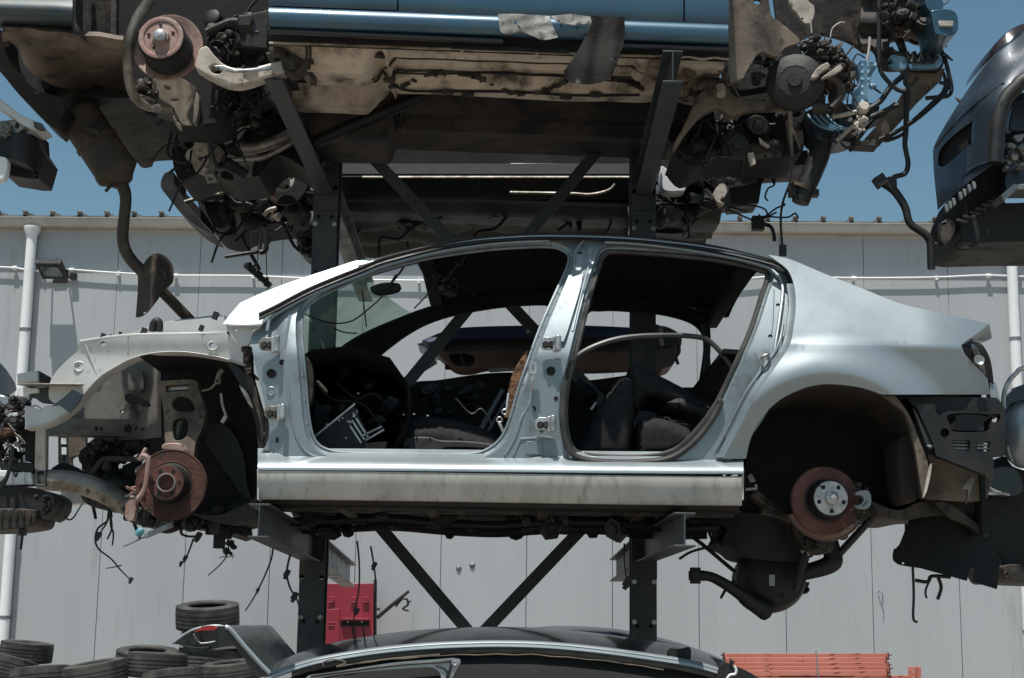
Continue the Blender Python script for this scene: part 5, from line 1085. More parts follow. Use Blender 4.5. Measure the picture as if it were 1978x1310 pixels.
for k in range(4): m.tube([P(1752 + k * 14, 100, 6.74), P(1756 + k * 14, 118, 6.74), P(1762 + k * 14, 118, 6.74), P(1764 + k * 14, 102, 6.74)], .009, 6, 4)
m.tube([P(1720, 92, 6.76), P(1730, 102, 6.76), P(1760, 108, 6.76), P(1812, 112, 6.76)], .010, 6, 4); m.tube([P(1735, 76, 6.85), P(1742, 90, 6.85), P(1746, 108, 6.85)], .02, 8, 3); m.tube([P(1756, 78, 6.85), P(1770, 84, 6.85), P(1790, 84, 6.85)], .009, 6, 4); m.tube([P(1784, 84, 6.85), P(1790, 96, 6.85), P(1788, 104, 6.85)], .008, 6, 4); m.split('loom', wirem, bl)
m = MB(); panel(m, crv([(1798, 22, 0), (1810, 18), (1832, 18), (1846, 24), (1851, 40), (1850, 58), (1842, 67), (1826, 70), (1806, 64, 0)], 6), (), lambda x, y: 6.52 + .0011 * max(0, x - 1826), .25, 0); m.build('bumper_beam_end', blue, bl, bevel=.02)
m = MB(); panel(m, pl((1813, 40), (1842, 40), (1842, 50), (1814, 50)), (), 6.515, .02, 0); m.build('beam_reflector', cream, bl, bevel=.004)
m = MB(); panel(m, crv([(1786, -30, 0), (1818, -10, 0), (1822, 14), (1812, 28), (1800, 24), (1788, 8)], 6), (), 6.6, .2, 0); m.build('wing_tip', blue, bl, bevel=.01)
m = MB(); clutter(m, pl((1700, 10), (1810, 10), (1814, 60), (1700, 44)), 6.6, 6.8, 40, .03, .1, 65); clutter(m, pl((1805, 60), (1822, 62), (1822, 130), (1808, 130)), 6.7, 6.8, 12, .03, .06, 66); m.build('front_end_bits', grease_dk, bl)
m = MB(); panel(m, pl((1740, 134), (1826, 132), (1818, 155), (1775, 195), (1700, 280), (1660, 280), (1735, 195), (1755, 160)), [ell(1792, 168, 3)], lambda x, y: 6.86 + .0004 * (y - 140), .03, 16); m.build('radiator_crossmember', beige_d, bl, bevel=.005)
m = MB(); panel(m, pl((1655, 278), (1690, 232), (1712, 222), (1734, 200), (1728, 196), (1690, 226), (1650, 268)), (), 6.9, .15, 0); panel(m, pl((1652, 272), (1698, 268), (1698, 282), (1652, 280)), (), 6.83, .1, 0); m.split('crossmember_return', grease, bl, bevel=.005)
m = MB()
for k in range(4): m.tube([P(1822 + 2 * k, 140 + 6 * k, 6.8), P(1830 - 3 * k, 165 + 4 * k, 6.8), P(1822 - 5 * k, 186 + 2 * k, 6.8), P(1770 - 6 * k, 232 + 3 * k, 6.82), P(1716 - 6 * k, 266 + k, 6.85)], .0075, 6, 4)
m.tube([P(1824, 108, 6.8), P(1832, 140, 6.8), P(1838, 170, 6.8), P(1832, 185, 6.8), P(1808, 188, 6.8), P(1788, 190, 6.8)], .010, 6, 4)
m.tube([P(1815, 160, 6.8), P(1826, 162, 6.8), P(1830, 172, 6.8), P(1820, 182, 6.8)], .009, 6, 4); m.tube([P(1706, 266, 6.85), P(1712, 272, 6.85), P(1740, 262, 6.85), P(1752, 250, 6.85)], .009, 6, 4); m.tube([P(1624, 276, 6.85), P(1636, 286, 6.85), P(1648, 280, 6.85)], .006, 6, 4); m.split('cooler_pipes', wirem, bl)
# the brake disc, dark, with engine behind
m = MB(); c = P(1536, 158, 6.62); ax2 = Vector((-.25, -1, .0)).normalized(); m.lathe(c, ax2, [(.07, .02), (.10, .01), (.128, .0), (.131, -.003), (.131, -.009), (.122, -.01), (.122, -.017), (.131, -.018), (.131, -.025), (.1, -.03)], 48); m.lathe(c, ax2, [(0, .03), (.03, .03), (.034, .02), (.07, .018)], 32); m.build('brake_disc', mat('black_rusty_iron', S(22, 20, 19), .6, .1, S(36, 30, 27), 6, .45, .65, bump=.2), bl, ang=30)
m = MB(); panel(m, crv([(1566, 150, 0), (1580, 130), (1600, 120), (1604, 128), (1590, 138), (1578, 150)], 6), (), 6.55, .04, 0); panel(m, crv([(1586, 152), (1606, 136), (1624, 124), (1628, 132), (1610, 144)], 6), (), 6.55, .03, 0); m.split('caliper_bracket', cream, bl, bevel=.004)
m = MB(); clutter(m, pl((1548, 96), (1572, 70), (1610, 86), (1640, 116), (1650, 150), (1620, 160), (1576, 120)), 6.65, 7.0, 80, .025, .08, 67); m.build('engine_top', grease, bl)
m = MB(); clutter(m, pl((1560, 80), (1600, 84), (1645, 120), (1640, 140), (1590, 110)), 6.6, 6.7, 34, .018, .05, 68, 'bc'); m.tube([P(1546, 88, 6.7), P(1552, 80, 6.7), P(1560, 84, 6.7), P(1552, 92, 6.7)], .007, 6, 4, closed=True); m.build('engine_fittings', grease, bl)
m = MB(); clutter(m, pl((1575, 130), (1640, 120), (1640, 190), (1610, 215), (1580, 210)), 6.62, 6.9, 50, .035, .10, 69); m.tube([P(1600, 150, 6.6), P(1618, 160, 6.6), P(1624, 185, 6.6), P(1606, 210, 6.6)], .02, 8, 4); m.build('engine_side', mat('brown_oily_iron', S(70, 58, 50), .6, .2, S(44, 38, 34), 12, .42, .6, bump=.3), bl)
m = MB(); clutter(m, pl((1440, 110), (1505, 96), (1500, 130), (1470, 150), (1436, 160)), 6.62, 6.8, 26, .02, .06, 70); panel(m, pl((1412, 160), (1460, 100), (1510, 100), (1520, 160), (1430, 175)), (), 6.9, .1, 0); m.build('strut_foot', grease_dk, bl)
m = MB(); panel(m, crv([(1656, 120), (1668, 116), (1690, 120), (1696, 124), (1684, 146), (1678, 170), (1676, 190), (1682, 206), (1668, 212), (1652, 206), (1650, 180), (1660, 160), (1658, 138)], 7), (), lambda x, y: 6.8 + .02 * sin(x * .25), .05, 8); m.tube([P(1680, 168, 6.8), P(1692, 166, 6.8)], .014, 8); m.build('washer_bottle', bluebag, bl, bevel=.008)
m = MB(); panel(m, crv([(1556, 215), (1600, 205), (1640, 200), (1696, 200), (1690, 225), (1650, 240), (1660, 262), (1620, 274), (1580, 268), (1562, 245)], 9), (), lambda x, y: 6.95 + .02 * sin(x * .15), .2, 12); m.build('headlamp_back', darkblue, bl, ang=30, bevel=.01)
m = MB()
for k in range(4): m.tube([P(1560 + 12 * k, 222, 6.92), P(1580 + 12 * k, 242, 6.9), P(1610 + 12 * k, 252, 6.9)], .007, 6, 4)
m.split('lamp_rib', bluebag, bl)
m = MB(); m.tube([P(1745, 146, 6.75), P(1720, 168, 6.75), P(1700, 196, 6.75), P(1670, 215, 6.75)], .013, 8, 4); m.tube([P(1735, 203, 6.75), P(1705, 216, 6.75), P(1670, 232, 6.75), P(1640, 255, 6.75), P(1614, 274, 6.75)], .012, 8, 4); m.tube([P(1698, 0, 6.7), P(1698, 60, 6.7), P(1699, 128, 6.7), P(1714, 156, 6.7), P(1735, 174, 6.7), P(1750, 176, 6.7)], .011, 8, 4); m.tube([P(1754, 130, 6.72), P(1748, 160, 6.72), P(1760, 165, 6.72), P(1772, 150, 6.72)], .010, 6, 4); m.tube([P(1712, 20, 6.7), P(1722, 60, 6.7)], .018, 8, 1); m.split('coolant_hose', black, bl)
m = MB(); m.tube([P(1608, 226, 6.74), P(1630, 222, 6.74), P(1654, 216, 6.74)], .011, 8, 4); m.lathe(P(1668, 208, 6.74), (0, -1, .2), [(0, .02), (.02, .02), (.028, .01), (.028, -.02), (0, -.02)], 12); m.tube([P(1616, 272, 6.73), P(1634, 256, 6.73), P(1654, 240, 6.73), P(1670, 232, 6.73)], .010, 8, 4); clutter(m, pl((1640, 225), (1675, 222), (1670, 258), (1650, 260)), 6.7, 6.8, 16, .018, .04, 71, 'bc'); m.build('pipe_union', cream, bl)
m = MB(); m.tube([P(1680, 72, 6.7), P(1678, 100, 6.7), P(1674, 118, 6.7)], .006, 6, 3); m.tube([P(1604, 72, 6.7), P(1608, 55, 6.7), P(1622, 44, 6.7), P(1632, 44, 6.7)], .003, 6, 4); m.tube([P(1567, 18, 6.75), P(1565, 30, 6.75), P(1568, 64, 6.75)], .003, 6, 4); m.split('thin_lead', cream, bl)
# lower arm, subframe, gearbox
m = MB(); panel(m, crv([(1346, 185, 0), (1368, 166), (1390, 160), (1404, 168), (1418, 184), (1440, 190), (1500, 196), (1520, 200, 0), (1524, 208), (1500, 210), (1450, 212), (1414, 222), (1390, 208), (1372, 212), (1350, 226), (1320, 262, 0), (1304, 290, 0), (1300, 282), (1322, 240)], 8), [crv([(1378, 174), (1392, 168), (1404, 176), (1396, 182), (1380, 182)], 5)], lambda x, y: 6.75 + .02 * sin(x * .05), .06, 12); m.build('lower_wishbone', beige_d, bl, bevel=.008)
m = MB(); m.lathe(P(1392, 178, 6.72), (0, -.5, -1), [(0, .02), (.02, .02), (.026, .0), (.026, -.03)], 14); m.build('wishbone_bush', cream, bl)
m = MB(); panel(m, crv([(1300, 290, 0), (1350, 225), (1400, 212), (1480, 206), (1540, 190), (1560, 230), (1552, 290, 0), (1520, 300), (1450, 296), (1380, 300), (1330, 320)], 12), (), 7.05, .4, 24); m.build('front_subframe', matteblack, bl, bevel=.01)
m = MB(); panel(m, pl((1400, 274), (1480, 280), (1500, 292), (1440, 300), (1400, 292)), (), 6.95, .1, 0); panel(m, pl((1466, 266), (1472, 266), (1512, 296), (1500, 296)), (), 6.9, .05, 0); m.bar(P(1526, 210, 6.85), P(1529, 305, 6.85), .018, .018); m.bar(P(1529, 248, 6.85), P(1546, 290, 6.85), .02, .012); m.split('subframe_stay', grease, bl, bevel=.004)
m = MB(); panel(m, pl((1444, 296), (1456, 294), (1460, 316), (1450, 320)), (), 6.9, .02, 0); panel(m, pl((1466, 265), (1488, 282), (1484, 286), (1468, 276)), (), 6.9, .02, 0); m.split('pale_bracket', cream, bl)
m = MB(); panel(m, pl((1440, 300), (1560, 290), (1564, 318), (1450, 324)), (), 7.4, .3, 0); panel(m, pl((1408, 362), (1466, 352), (1472, 354), (1466, 392), (1412, 396)), (), 7.6, .2, 0); panel(m, pl((1464, 345), (1470, 340), (1478, 344), (1472, 356), (1466, 356)), (), 7.6, .05, 0); m.split('gearbox_mount', black, bl, bevel=.006)
m = MB(); m.tube([P(1588, 262, 7.0), P(1582, 300, 7.0), P(1566, 340, 7.0), P(1552, 372, 7.0), P(1546, 392, 7.0)], [.05, .05, .049, .047, .04], 14, 5); m.box(P(1532, 372, 7.0), (.04, .05, .04)); m.box(P(1572, 374, 7.0), (.04, .05, .03)); m.build('air_hose', black, bl)
m = MB(); m.tube([P(1546, 368, 7.0), P(1549, 362, 7.0)], .055, 16, 1); m.build('hose_clip', muffl, bl)
m = MB(); m.tube([P(1752, 172, 6.85), P(1750, 250, 6.85), P(1748, 280, 6.85), P(1754, 315, 6.85), P(1748, 335, 6.85), P(1728, 342, 6.85), P(1722, 352, 6.85)], [.013, .013, .012, .012, .012, .012, .014], 8, 5); m.build('hanging_cable', black, bl)
m = MB(); m.tube([P(1694, 348, 6.85), P(1712, 356, 6.85), P(1730, 372, 6.85), P(1748, 400, 6.85), P(1758, 432, 6.85), P(1784, 450, 6.85), P(1797, 466, 6.85), P(1799, 490, 6.85), P(1799, 520, 6.85)], [.02, .022, .019, .018, .017, .018, .02, .02, .018], 10, 5); m.box(P(1700, 350, 6.85), (.05, .05, .05), Matrix.Rotation(-.6, 3, 'Y')); m.box(P(1722, 354, 6.85), (.04, .04, .05)); m.build('hanging_hose', black, bl)
m = MB(); m.tube([P(1528, 310, 6.95), P(1526, 350, 6.95), P(1512, 392, 6.95), P(1508, 430, 6.95), P(1512, 486, 6.95)], .006, 6, 5); m.box(P(1512, 484, 6.95), (.03, .03, .05))
for q in ([(1462, 326), (1492, 330), (1496, 356), (1484, 364), (1478, 380), (1484, 388)], [(1484, 322), (1490, 340), (1496, 358)], [(1402, 402), (1440, 396), (1474, 402), (1482, 415), (1470, 420)], [(1404, 404), (1460, 428), (1490, 440)], [(1410, 400), (1444, 408)], [(1482, 416), (1500, 402), (1516, 396), (1510, 390)], [(1466, 414), (1474, 422), (1500, 410)], [(1480, 418), (1520, 420), (1536, 412), (1542, 422)]): m.tube([P(x, y, 7.6) for x, y in q], .005, 5, 4)
m.box(P(1464, 432, 7.6), (.06, .05, .07)); m.tube([P(1460, 430, 7.6), P(1486, 436, 7.6), P(1494, 450, 7.6), P(1496, 466, 7.6)], .010, 6, 4); m.split('torn_wires', wirem, bl)
# torn felt draped over the sill: lies on the car, things of their own
def drape(name, outline, Yf, label, mt, holes=()):
    m = MB(); panel(m, outline, holes, Yf, .006, 7)
    o = m.build(name, mt, None, ang=50); tag(o, label, 'rag', 'felt scraps on the blue sill'); return o
ys = lambda x, y: 6.335 + .006 * sin(x * .21) + .004 * sin(y * .3 + x * .07) + .0004 * max(0, 60 + tilt(x) - y)
drape('torn_rag', crv([(961, 27, 0), (1000, 27), (1062, 31, 0), (1068, 50), (1078, 72, 0), (1050, 77), (1030, 70), (1006, 61), (985, 66), (968, 62), (964, 45)], 6), lambda x, y: ys(x, y) - .02 * smooth((x - 1010) / 30) * .3, 'pale grey torn scrap of felt, leftmost on the blue sill', torn, [crv([(998, 47), (1003, 50), (1007, 56), (1002, 54)], 4)])
drape('torn_rag', crv([(1064, 31, 0), (1082, 29), (1104, 27), (1124, 30), (1142, 32, 0), (1146, 44), (1124, 47), (1108, 48), (1090, 45), (1074, 40)], 6), lambda x, y: ys(x, y) - .025 - .004 * sin(x * .4), 'small crumpled pale felt scrap between the two larger rags', torn)
drape('torn_rag', crv([(1140, 29, 0), (1166, 33), (1206, 33, 0), (1207, 60), (1204, 90), (1198, 100), (1192, 124, 0), (1176, 152), (1140, 162), (1104, 158), (1092, 150), (1089, 138, 0), (1112, 106), (1128, 76), (1142, 48)], 6), lambda x, y: 6.325 + .014 * sin(x * .13 + y * .02) - .03 * smooth((y - 60) / 80), 'charcoal torn felt flap hanging from the blue sill past the floor', torn_d)

# ================================================================== dark car on the far side of the upper arms
dk = thing('car_wreck', P(900, 420, 9.0), 'black car wreck behind the blue car on the far upper arms, bright hub showing', 'car')
YK = 8.35
m = MB(); sweep(m, [(316, 8.5), (326, 8.36), (336, 8.30), (338, 8.31), (342, 8.295), (346, 8.30), (352, 8.31), (372, 8.32), (384, 8.36), (390, 8.45)], (640, 1245), lambda x: 0, 10); m.build('sill', matteblack, dk, ang=50)
m = MB(); sweep(m, [(340, 8.285), (342.5, 8.276), (345, 8.285)], (700, 1232), lambda x: 0, 8); m.thicken((0, .01, 0)); m.build('chrome_strip', alu, dk)
m = MB(); m.tube([P(985, 372, 8.27), P(1100, 374, 8.27), P(1140, 376, 8.27), P(1175, 368, 8.27), P(1188, 356, 8.27)], .009, 8, 4); m.build('chrome_trim', alu, dk)
m = MB(); panel(m, pl((985, 315), (1160, 316), (1220, 330), (1040, 330), (1030, 324), (990, 328)), (), 8.6, .05, 0); m.build('window_pillar', galv, dk, bevel=.004)
def kz(x): return P(900, 386, 8.4).z - .02 * (x + .3)
m = MB(); xa, xb = P(560, 390, 8.4).x, P(1400, 390, 8.4).x
m.grid([[Vector((xa + (xb - xa) * i / 40, 8.38 + 1.5 * j / 30, kz(xa + (xb - xa) * i / 40) + .03 * sin(j * .9) - .05 * bx_(j, 6, 11, 2) + .02 * sin(i * .8) * (j > 12))) for j in range(31)] for i in range(41)]); m.thicken((0, 0, .01)); m.build('floor_pan', grease_dk, dk, ang=40)
m = MB(); clutter(m, pl((660, 392), (1240, 395), (1240, 440), (700, 440)), 8.6, 9.6, 60, .06, .22, 81); m.build('underfloor_bits', grease_dk, dk)
m = MB(); panel(m, crv([(336, 240, 0), (440, 210), (600, 240), (640, 320), (640, 440, 0), (600, 442), (560, 430), (500, 436), (470, 446), (450, 455), (418, 450), (400, 430), (384, 400), (372, 340), (345, 320)], 14), (), 8.9, .4, 30); m.build('body', matteblack, dk)
m = MB(); clutter(m, pl((385, 300), (600, 320), (640, 430), (480, 440), (420, 430)), 8.4, 8.9, 70, .06, .2, 82); m.build('engine', grease_dk, dk)
m = MB(); panel(m, pl((440, 356), (500, 350), (520, 372), (500, 396), (440, 400), (420, 386)), (), 8.6, .15, 0); panel(m, pl((380, 374), (432, 372), (436, 392), (388, 392)), (), 8.55, .1, 0); panel(m, crv([(396, 392), (430, 392), (440, 430), (420, 440), (404, 420)], 8), (), 8.6, .1, 0); m.split('sump', grease, dk, bevel=.012)
m = MB(); m.tube([P(352, 392, 8.5), P(378, 384, 8.5), P(400, 378, 8.5), P(432, 374, 8.5)], .012, 8, 4); m.build('anti_roll_bar', alu, dk)
m = MB(); panel(m, crv([(312, 345, 0), (318, 334), (334, 330), (336, 352), (346, 376), (366, 402), (392, 430), (412, 450, 0), (398, 446), (372, 430), (344, 404), (322, 378), (310, 360)], 8), (), 8.3, .35, 12); m.build('bumper', black, dk, bevel=.03, ang=60)
m = MB(); panel(m, crv([(336, 345), (352, 365), (376, 392), (400, 420), (412, 448), (396, 434), (366, 404), (344, 376)], 8), (), 8.6, .05, 0); m.build('bumper_lining', matteblack, dk)
# hub with three ears
hc = P(548, 348, 8.25)
m = MB(); m.lathe(hc, (0, -1, .05), [(.06, -.02), (.06, .0), (.058, .006), (.035, .008), (.034, .02), (.024, .024), (.022, .034), (.016, .04), (0, .04)], 30); hb = m.build('wheel_hub', hubm, dk, ang=30)
for k in range(4):
    a = k * pi / 2 + .5; m = MB(); m.lathe(hc + Vector((cos(a) * .046, -.008, sin(a) * .046)), (0, -1, 0), [(.010, 0), (.010, .002), (0, .002)], 10); m.build('bolt_hole', matteblack, hb)
m = MB(); m.lathe(hc + Vector((0, .06, 0)), (0, -1, 0), [(.04, 0), (.12, 0), (.125, -.02), (.04, -.02)], 36); m.build('backing_plate', grease_dk, dk)
m = MB(); panel(m, crv([(520, 368), (530, 364), (534, 384), (522, 378)], 5), (), 8.2, .03, 0); m.build('caliper', rustpale, dk, bevel=.005)
m = MB(); m.tube([P(510, 416, 8.3), P(520, 406, 8.3), P(534, 402, 8.3)], .012, 6, 3); clutter(m, pl((522, 400), (536, 400), (545, 420), (530, 425)), 8.3, 8.35, 8, .03, .06, 83, 'bc'); m.build('track_rod', cream, dk)
m = MB(); panel(m, crv([(576, 450), (590, 445), (606, 445, 0), (606, 500, 0), (586, 492), (574, 474)], 6), (), 8.3, .2, 0); clutter(m, pl((572, 450), (604, 450), (604, 494), (580, 490)), 8.25, 8.3, 16, .03, .07, 84, 'bc'); m.build('gearbox_end', black, dk)
m = MB()
for q, r in (([(505, 440), (504, 470), (498, 485), (470, 490), (434, 496)], .010), ([(512, 440), (514, 480), (502, 488)], .016), ([(492, 445), (484, 456), (488, 475)], .005), ([(516, 450), (522, 466), (514, 474)], .005), ([(498, 440), (498, 500), (492, 512)], .003), ([(514, 480), (516, 560)], .003)): m.tube([P(x, y, 8.4) for x, y in q], r, 6, 4)
panel(m, pl((434, 493), (470, 485), (504, 482), (504, 487), (470, 492), (436, 497)), (), 8.4, .03, 0); m.split('hanging_bits', black, dk)
m = MB(); m.bar(P(474, 512, 8.4), P(522, 552, 8.4), .05, .03); clutter(m, pl((474, 508), (490, 510), (524, 548), (515, 554)), 8.37, 8.42, 14, .02, .04, 85, 'bc'); m.build('dangling_connector', black, dk)
m = MB(); panel(m, crv([(1240, 296, 0), (1300, 300), (1420, 330), (1452, 340), (1440, 370), (1396, 382), (1380, 396), (1360, 420), (1320, 450), (1245, 448, 0)], 12), (), 8.8, .4, 26); clutter(m, pl((1250, 310), (1440, 320), (1400, 380), (1330, 440), (1250, 440)), 8.3, 8.8, 60, .06, .2, 86); m.build('engine_bay_front', grease_dk, dk)
m = MB(); panel(m, crv([(1278, 320), (1290, 328), (1318, 334), (1326, 345), (1324, 366), (1310, 370), (1284, 368), (1276, 350)], 7), [ell(1288, 338, 3)], 8.25, .12, 0); m.build('headlamp', white, dk, bevel=.012)
m = MB(); panel(m, crv([(1384, 362), (1396, 354), (1410, 368), (1412, 384), (1400, 392), (1386, 390), (1378, 376)], 6), [ell(1399, 386, 8, 6)], 8.3, .1, 0); m.build('horn', cream, dk, bevel=.01)
m = MB(); m.tube([P(1296, 300, 8.3), P(1300, 318, 8.3), P(1284, 336, 8.3), P(1276, 340, 8.3)], .006, 6, 4); m.build('loose_lead', cream, dk)
m = MB(); m.tube([P(1215, 400, 8.25), P(1220, 430, 8.25), P(1216, 460, 8.25)], .012, 6, 3); m.build('drip_strip', galv, dk)

m = MB(); panel(m, crv([(0, 60, 0), (30, 80), (60, 130), (120, 170), (150, 200), (120, 246, 0), (70, 205), (30, 160), (2, 120)], 10), (), 7.25, .3, 20); panel(m, pl((140, -180), (330, -180), (330, 125), (140, 92)), (), 7.25, .1, 30); m.build('boot_floor', matteblack, bl)
m = MB(); panel(m, crv([(1404, 60, 0), (1500, 70), (1545, 92), (1560, 160, 0), (1540, 220, 0), (1404, 240, 0)], 14), (), 7.3, .2, 30); m.build('bulkhead', matteblack, bl)
m = MB(); clutter(m, pl((400, 40), (519, 20), (519, 150), (400, 150)), 6.85, 7.0, 30, .04, .12, 161); clutter(m, pl((380, 150), (500, 150), (500, 240), (420, 240)), 6.95, 7.2, 40, .04, .13, 162); m.build('axle_beam_bits', grease_dk, bl)
m = MB(); clutter(m, pl((1290, 240), (1540, 215), (1540, 300), (1400, 300), (1300, 300)), 6.9, 7.05, 46, .04, .14, 163); m.build('gearbox', grease_dk, bl)
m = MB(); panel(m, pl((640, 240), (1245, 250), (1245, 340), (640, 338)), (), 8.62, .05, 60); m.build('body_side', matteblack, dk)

m = MB(); panel(m, crv([(490, 60, 0), (640, 90, 0), (620, 230, 0), (480, 230, 0)], 16), (), 7.55, .2, 30); m.build('rear_bulkhead', matteblack, bl)
# ================================================================== car seen through the silver shell: far lower arms
navy_d = mat('dusty_navy_paint', S(38, 50, 76), .5, .1, S(58, 68, 88), 7, .5, .62)
rb = thing('car_wreck', P(1050, 700, 8.9), 'navy car wreck with a brown bumper back, seen through the silver shell windows', 'car')
m = MB(); panel(m, crv([(812, 658, 0), (868, 636), (930, 630), (1030, 628), (1130, 628), (1222, 632, 0), (1228, 648, 0), (1030, 650), (880, 652), (830, 664, 0)], 12), (), lambda x, y: 8.62 - .004 * (y - 628), .5, 20); m.build('boot_lid', navy_d, rb, bevel=.015)
m = MB(); panel(m, pl((806, 664), (880, 650), (1228, 648), (1228, 664), (900, 666), (840, 680)), (), 8.66, .3, 0); m.build('tail_dark_panel', blackpaint, rb, bevel=.006)  # black strip below the boot lid edge
m = MB(); m.tube([P(940, 653, 8.63), P(1040, 650, 8.63), P(1220, 652, 8.63)], .006, 6, 2); m.build('chrome_strip', bare, rb)
m = MB(); panel(m, crv([(834, 672, 0), (900, 662), (1230, 660, 0), (1230, 708, 0), (1120, 712), (960, 706), (910, 714), (880, 712), (856, 694)], 12), [crv([(868, 684), (900, 680), (918, 690), (914, 704), (884, 706), (872, 696)], 6)], lambda x, y: 8.62 + .0025 * abs(y - 680), .2, 14); m.build('bumper', brown, rb, bevel=.01)
m = MB(); panel(m, pl((860, 676), (925, 676), (925, 712), (860, 712)), (), 8.75, .05, 0); m.bar(P(888, 680, 8.7), P(896, 706, 8.7), .02, .02); m.build('bumper_recess', shield, rb)
m = MB(); panel(m, crv([(1262, 628, 0), (1290, 632), (1316, 650), (1312, 680), (1300, 704), (1280, 712, 0), (1262, 700, 0)], 8), (), 8.6, .3, 12); m.build('tail_corner', brown, rb, bevel=.01)
m = MB(); panel(m, crv([(1262, 624, 0), (1300, 640), (1310, 652), (1300, 666), (1262, 668, 0)], 8), (), 8.55, .05, 0); m.tube([P(1310, 660, 8.55), P(1312, 680, 8.55), P(1306, 690, 8.55), P(1310, 704, 8.55)], .01, 6, 4); m.build('lamp_rag', black, rb)
m = MB(); panel(m, pl((944, 712), (1010, 709), (1010, 713), (946, 717)), (), 8.6, .05, 0); m.build('valance_edge', galv, rb)
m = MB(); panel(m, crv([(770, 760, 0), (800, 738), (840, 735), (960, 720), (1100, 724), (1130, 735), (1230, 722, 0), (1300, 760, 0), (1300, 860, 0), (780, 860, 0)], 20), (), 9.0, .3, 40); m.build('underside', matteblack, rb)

# ================================================================== dark hatchback overhanging at the upper right
dr_ = thing('car_wreck', P(1930, 430, 6.9), 'dark slate blue hatchback tail overhanging at the upper right edge', 'car')
Yd = lambda x, y: 6.46 + .000026 * max(0, 1965 - x) ** 2 + (.0012 * max(0, 200 - y))
m = MB(); panel(m, crv([(2140, 20, 0), (2040, 40), (1978, 62), (1946, 88), (1918, 112), (1897, 134), (1880, 158), (1850, 203), (1826, 242), (1806, 280), (1804, 300), (1806, 338), (1813, 405, 0), (1842, 377), (1880, 345), (1918, 318, 0), (1924, 290), (1927, 240), (1934, 200), (1956, 168), (1990, 145), (2140, 118, 0)], 9),
                [crv([(1880, 233, 0), (1878, 276, 0), (1850, 300), (1822, 322), (1812, 318, 0), (1816, 290), (1846, 258)], 6)], lambda x, y: Yd(x, y) - .02 * smooth((y - 330) / 30) + .05 * smooth((262 - (x - 1806) * .75 - y) / 40), .015, 11); bd = m.build('rear_wing', darkblue, dr_, ang=45, bevel=.003)
m = MB(); panel(m, crv([(1886, 226, 0), (1884, 280, 0), (1854, 306), (1822, 330), (1807, 324, 0), (1812, 288), (1842, 252)], 6), (), lambda x, y: Yd(x, y) + .05, .02, 10); panel(m, pl((1822, 310), (1868, 268), (1872, 282), (1830, 318)), (), lambda x, y: Yd(x, y) + .02, .02, 0); m.build('vent_recess', matteblack, bd)
m = MB(); m.tube([P(x, y, Yd(x, y) - .003) for x, y in [(1820, 392), (1842, 362), (1880, 325), (1912, 313)]], .006, 6, 4); m.tube([P(x, y, Yd(x, y) - .0) for x, y in [(1806, 284), (1840, 244), (1890, 196), (1940, 160)]], .006, 6, 4); m.split('crease_line', darkblue, bd)
m = MB(); panel(m, crv([(1894, 133, 0), (1905, 108), (1928, 78), (1960, 52), (2010, 34, 0), (2010, 44, 0), (1978, 60), (1940, 90), (1910, 118)], 7), (), lambda x, y: Yd(x, y) + .04, .25, 10); m.build('tail_lamp', mat('dark_red_lens', S(34, 24, 26), .2, coat=.6), dr_, bevel=.006)
m = MB(); m.tube([P(x, y, 6.52) for x, y in [(1922, 316), (1928, 240), (1938, 200), (1960, 172), (1995, 150), (2140, 124)]], .035, 10, 4); m.build('arch_seal', black, dr_)
m = MB(); panel(m, pl((1930, 190), (2140, 140), (2140, 440), (1930, 330)), (), 7.0, .1, 0); m.build('wheelhouse', matteblack, dr_)
m = MB(); panel(m, crv([(1958, 205), (1978, 192), (2040, 190), (2040, 250), (1978, 252), (1950, 250)], 10), (), 6.8, .05, 0); m.build('inner_wing', darkblue, dr_, bevel=.006)
m = MB(); panel(m, pl((1958, 262), (1980, 258), (1974, 272), (1966, 274)), (), 6.7, .02, 0); clutter(m, pl((1945, 278), (2000, 270), (2000, 330), (1940, 330)), 6.65, 6.8, 30, .02, .055, 91, 'bct'); m.build('crumpled_bracket', alu, dr_)
m = MB(); panel(m, crv([(1940, 350, 0), (1950, 310), (1965, 280), (1990, 268, 0), (1990, 350, 0), (1950, 372)], 8), (), 6.75, .08, 0); m.build('dented_side_member', darkblue, dr_, bevel=.006)
m = MB(); panel(m, pl((1934, 376), (1958, 355), (2100, 355), (2100, 366), (1964, 366), (1940, 388)), (), 6.6, .15, 0); m.build('bright_flange', galv, dr_, bevel=.004)
m = MB(); panel(m, crv([(1836, 388, 0), (1862, 356), (1904, 316), (1930, 296, 0), (1940, 380), (1945, 440, 0), (1870, 450), (1820, 440)], 10), (), 6.85, .2, 16); m.build('bumper_cavity', matteblack, dr_)
for i, (x, y) in enumerate(((1829, 402), (1836, 396), (1843, 390), (1856, 378), (1864, 372), (1873, 364), (1882, 358))):
    m = MB(); panel(m, crv([(x - 3, y - 8), (x + 2, y - 7), (x + 4, y + 4), (x + 1, y + 8), (x - 2, y + 2)], 4), (), 6.62 + .0016 * (1882 - x), .02, 0); m.build('bumper_tooth', galv, dr_, bevel=.002)
m = MB(); panel(m, crv([(1856, 428, 0), (1866, 420), (1880, 416), (1892, 406), (1925, 376, 0), (1945, 392), (2140, 380, 0), (2140, 466, 0), (1990, 466), (1900, 468), (1876, 468), (1858, 462), (1854, 446)], 9), (), 6.8, .5, 18); m.build('rear_underside', grease_dk, dr_, bevel=.01)
m = MB()
for k in range(6): m.bar(P(1848 + 12 * k, 424 - 7 * k, 6.74), P(1868 + 12 * k, 430 - 8 * k, 6.74), .012, .012)
m.split('slotted_beam', grease, dr_)
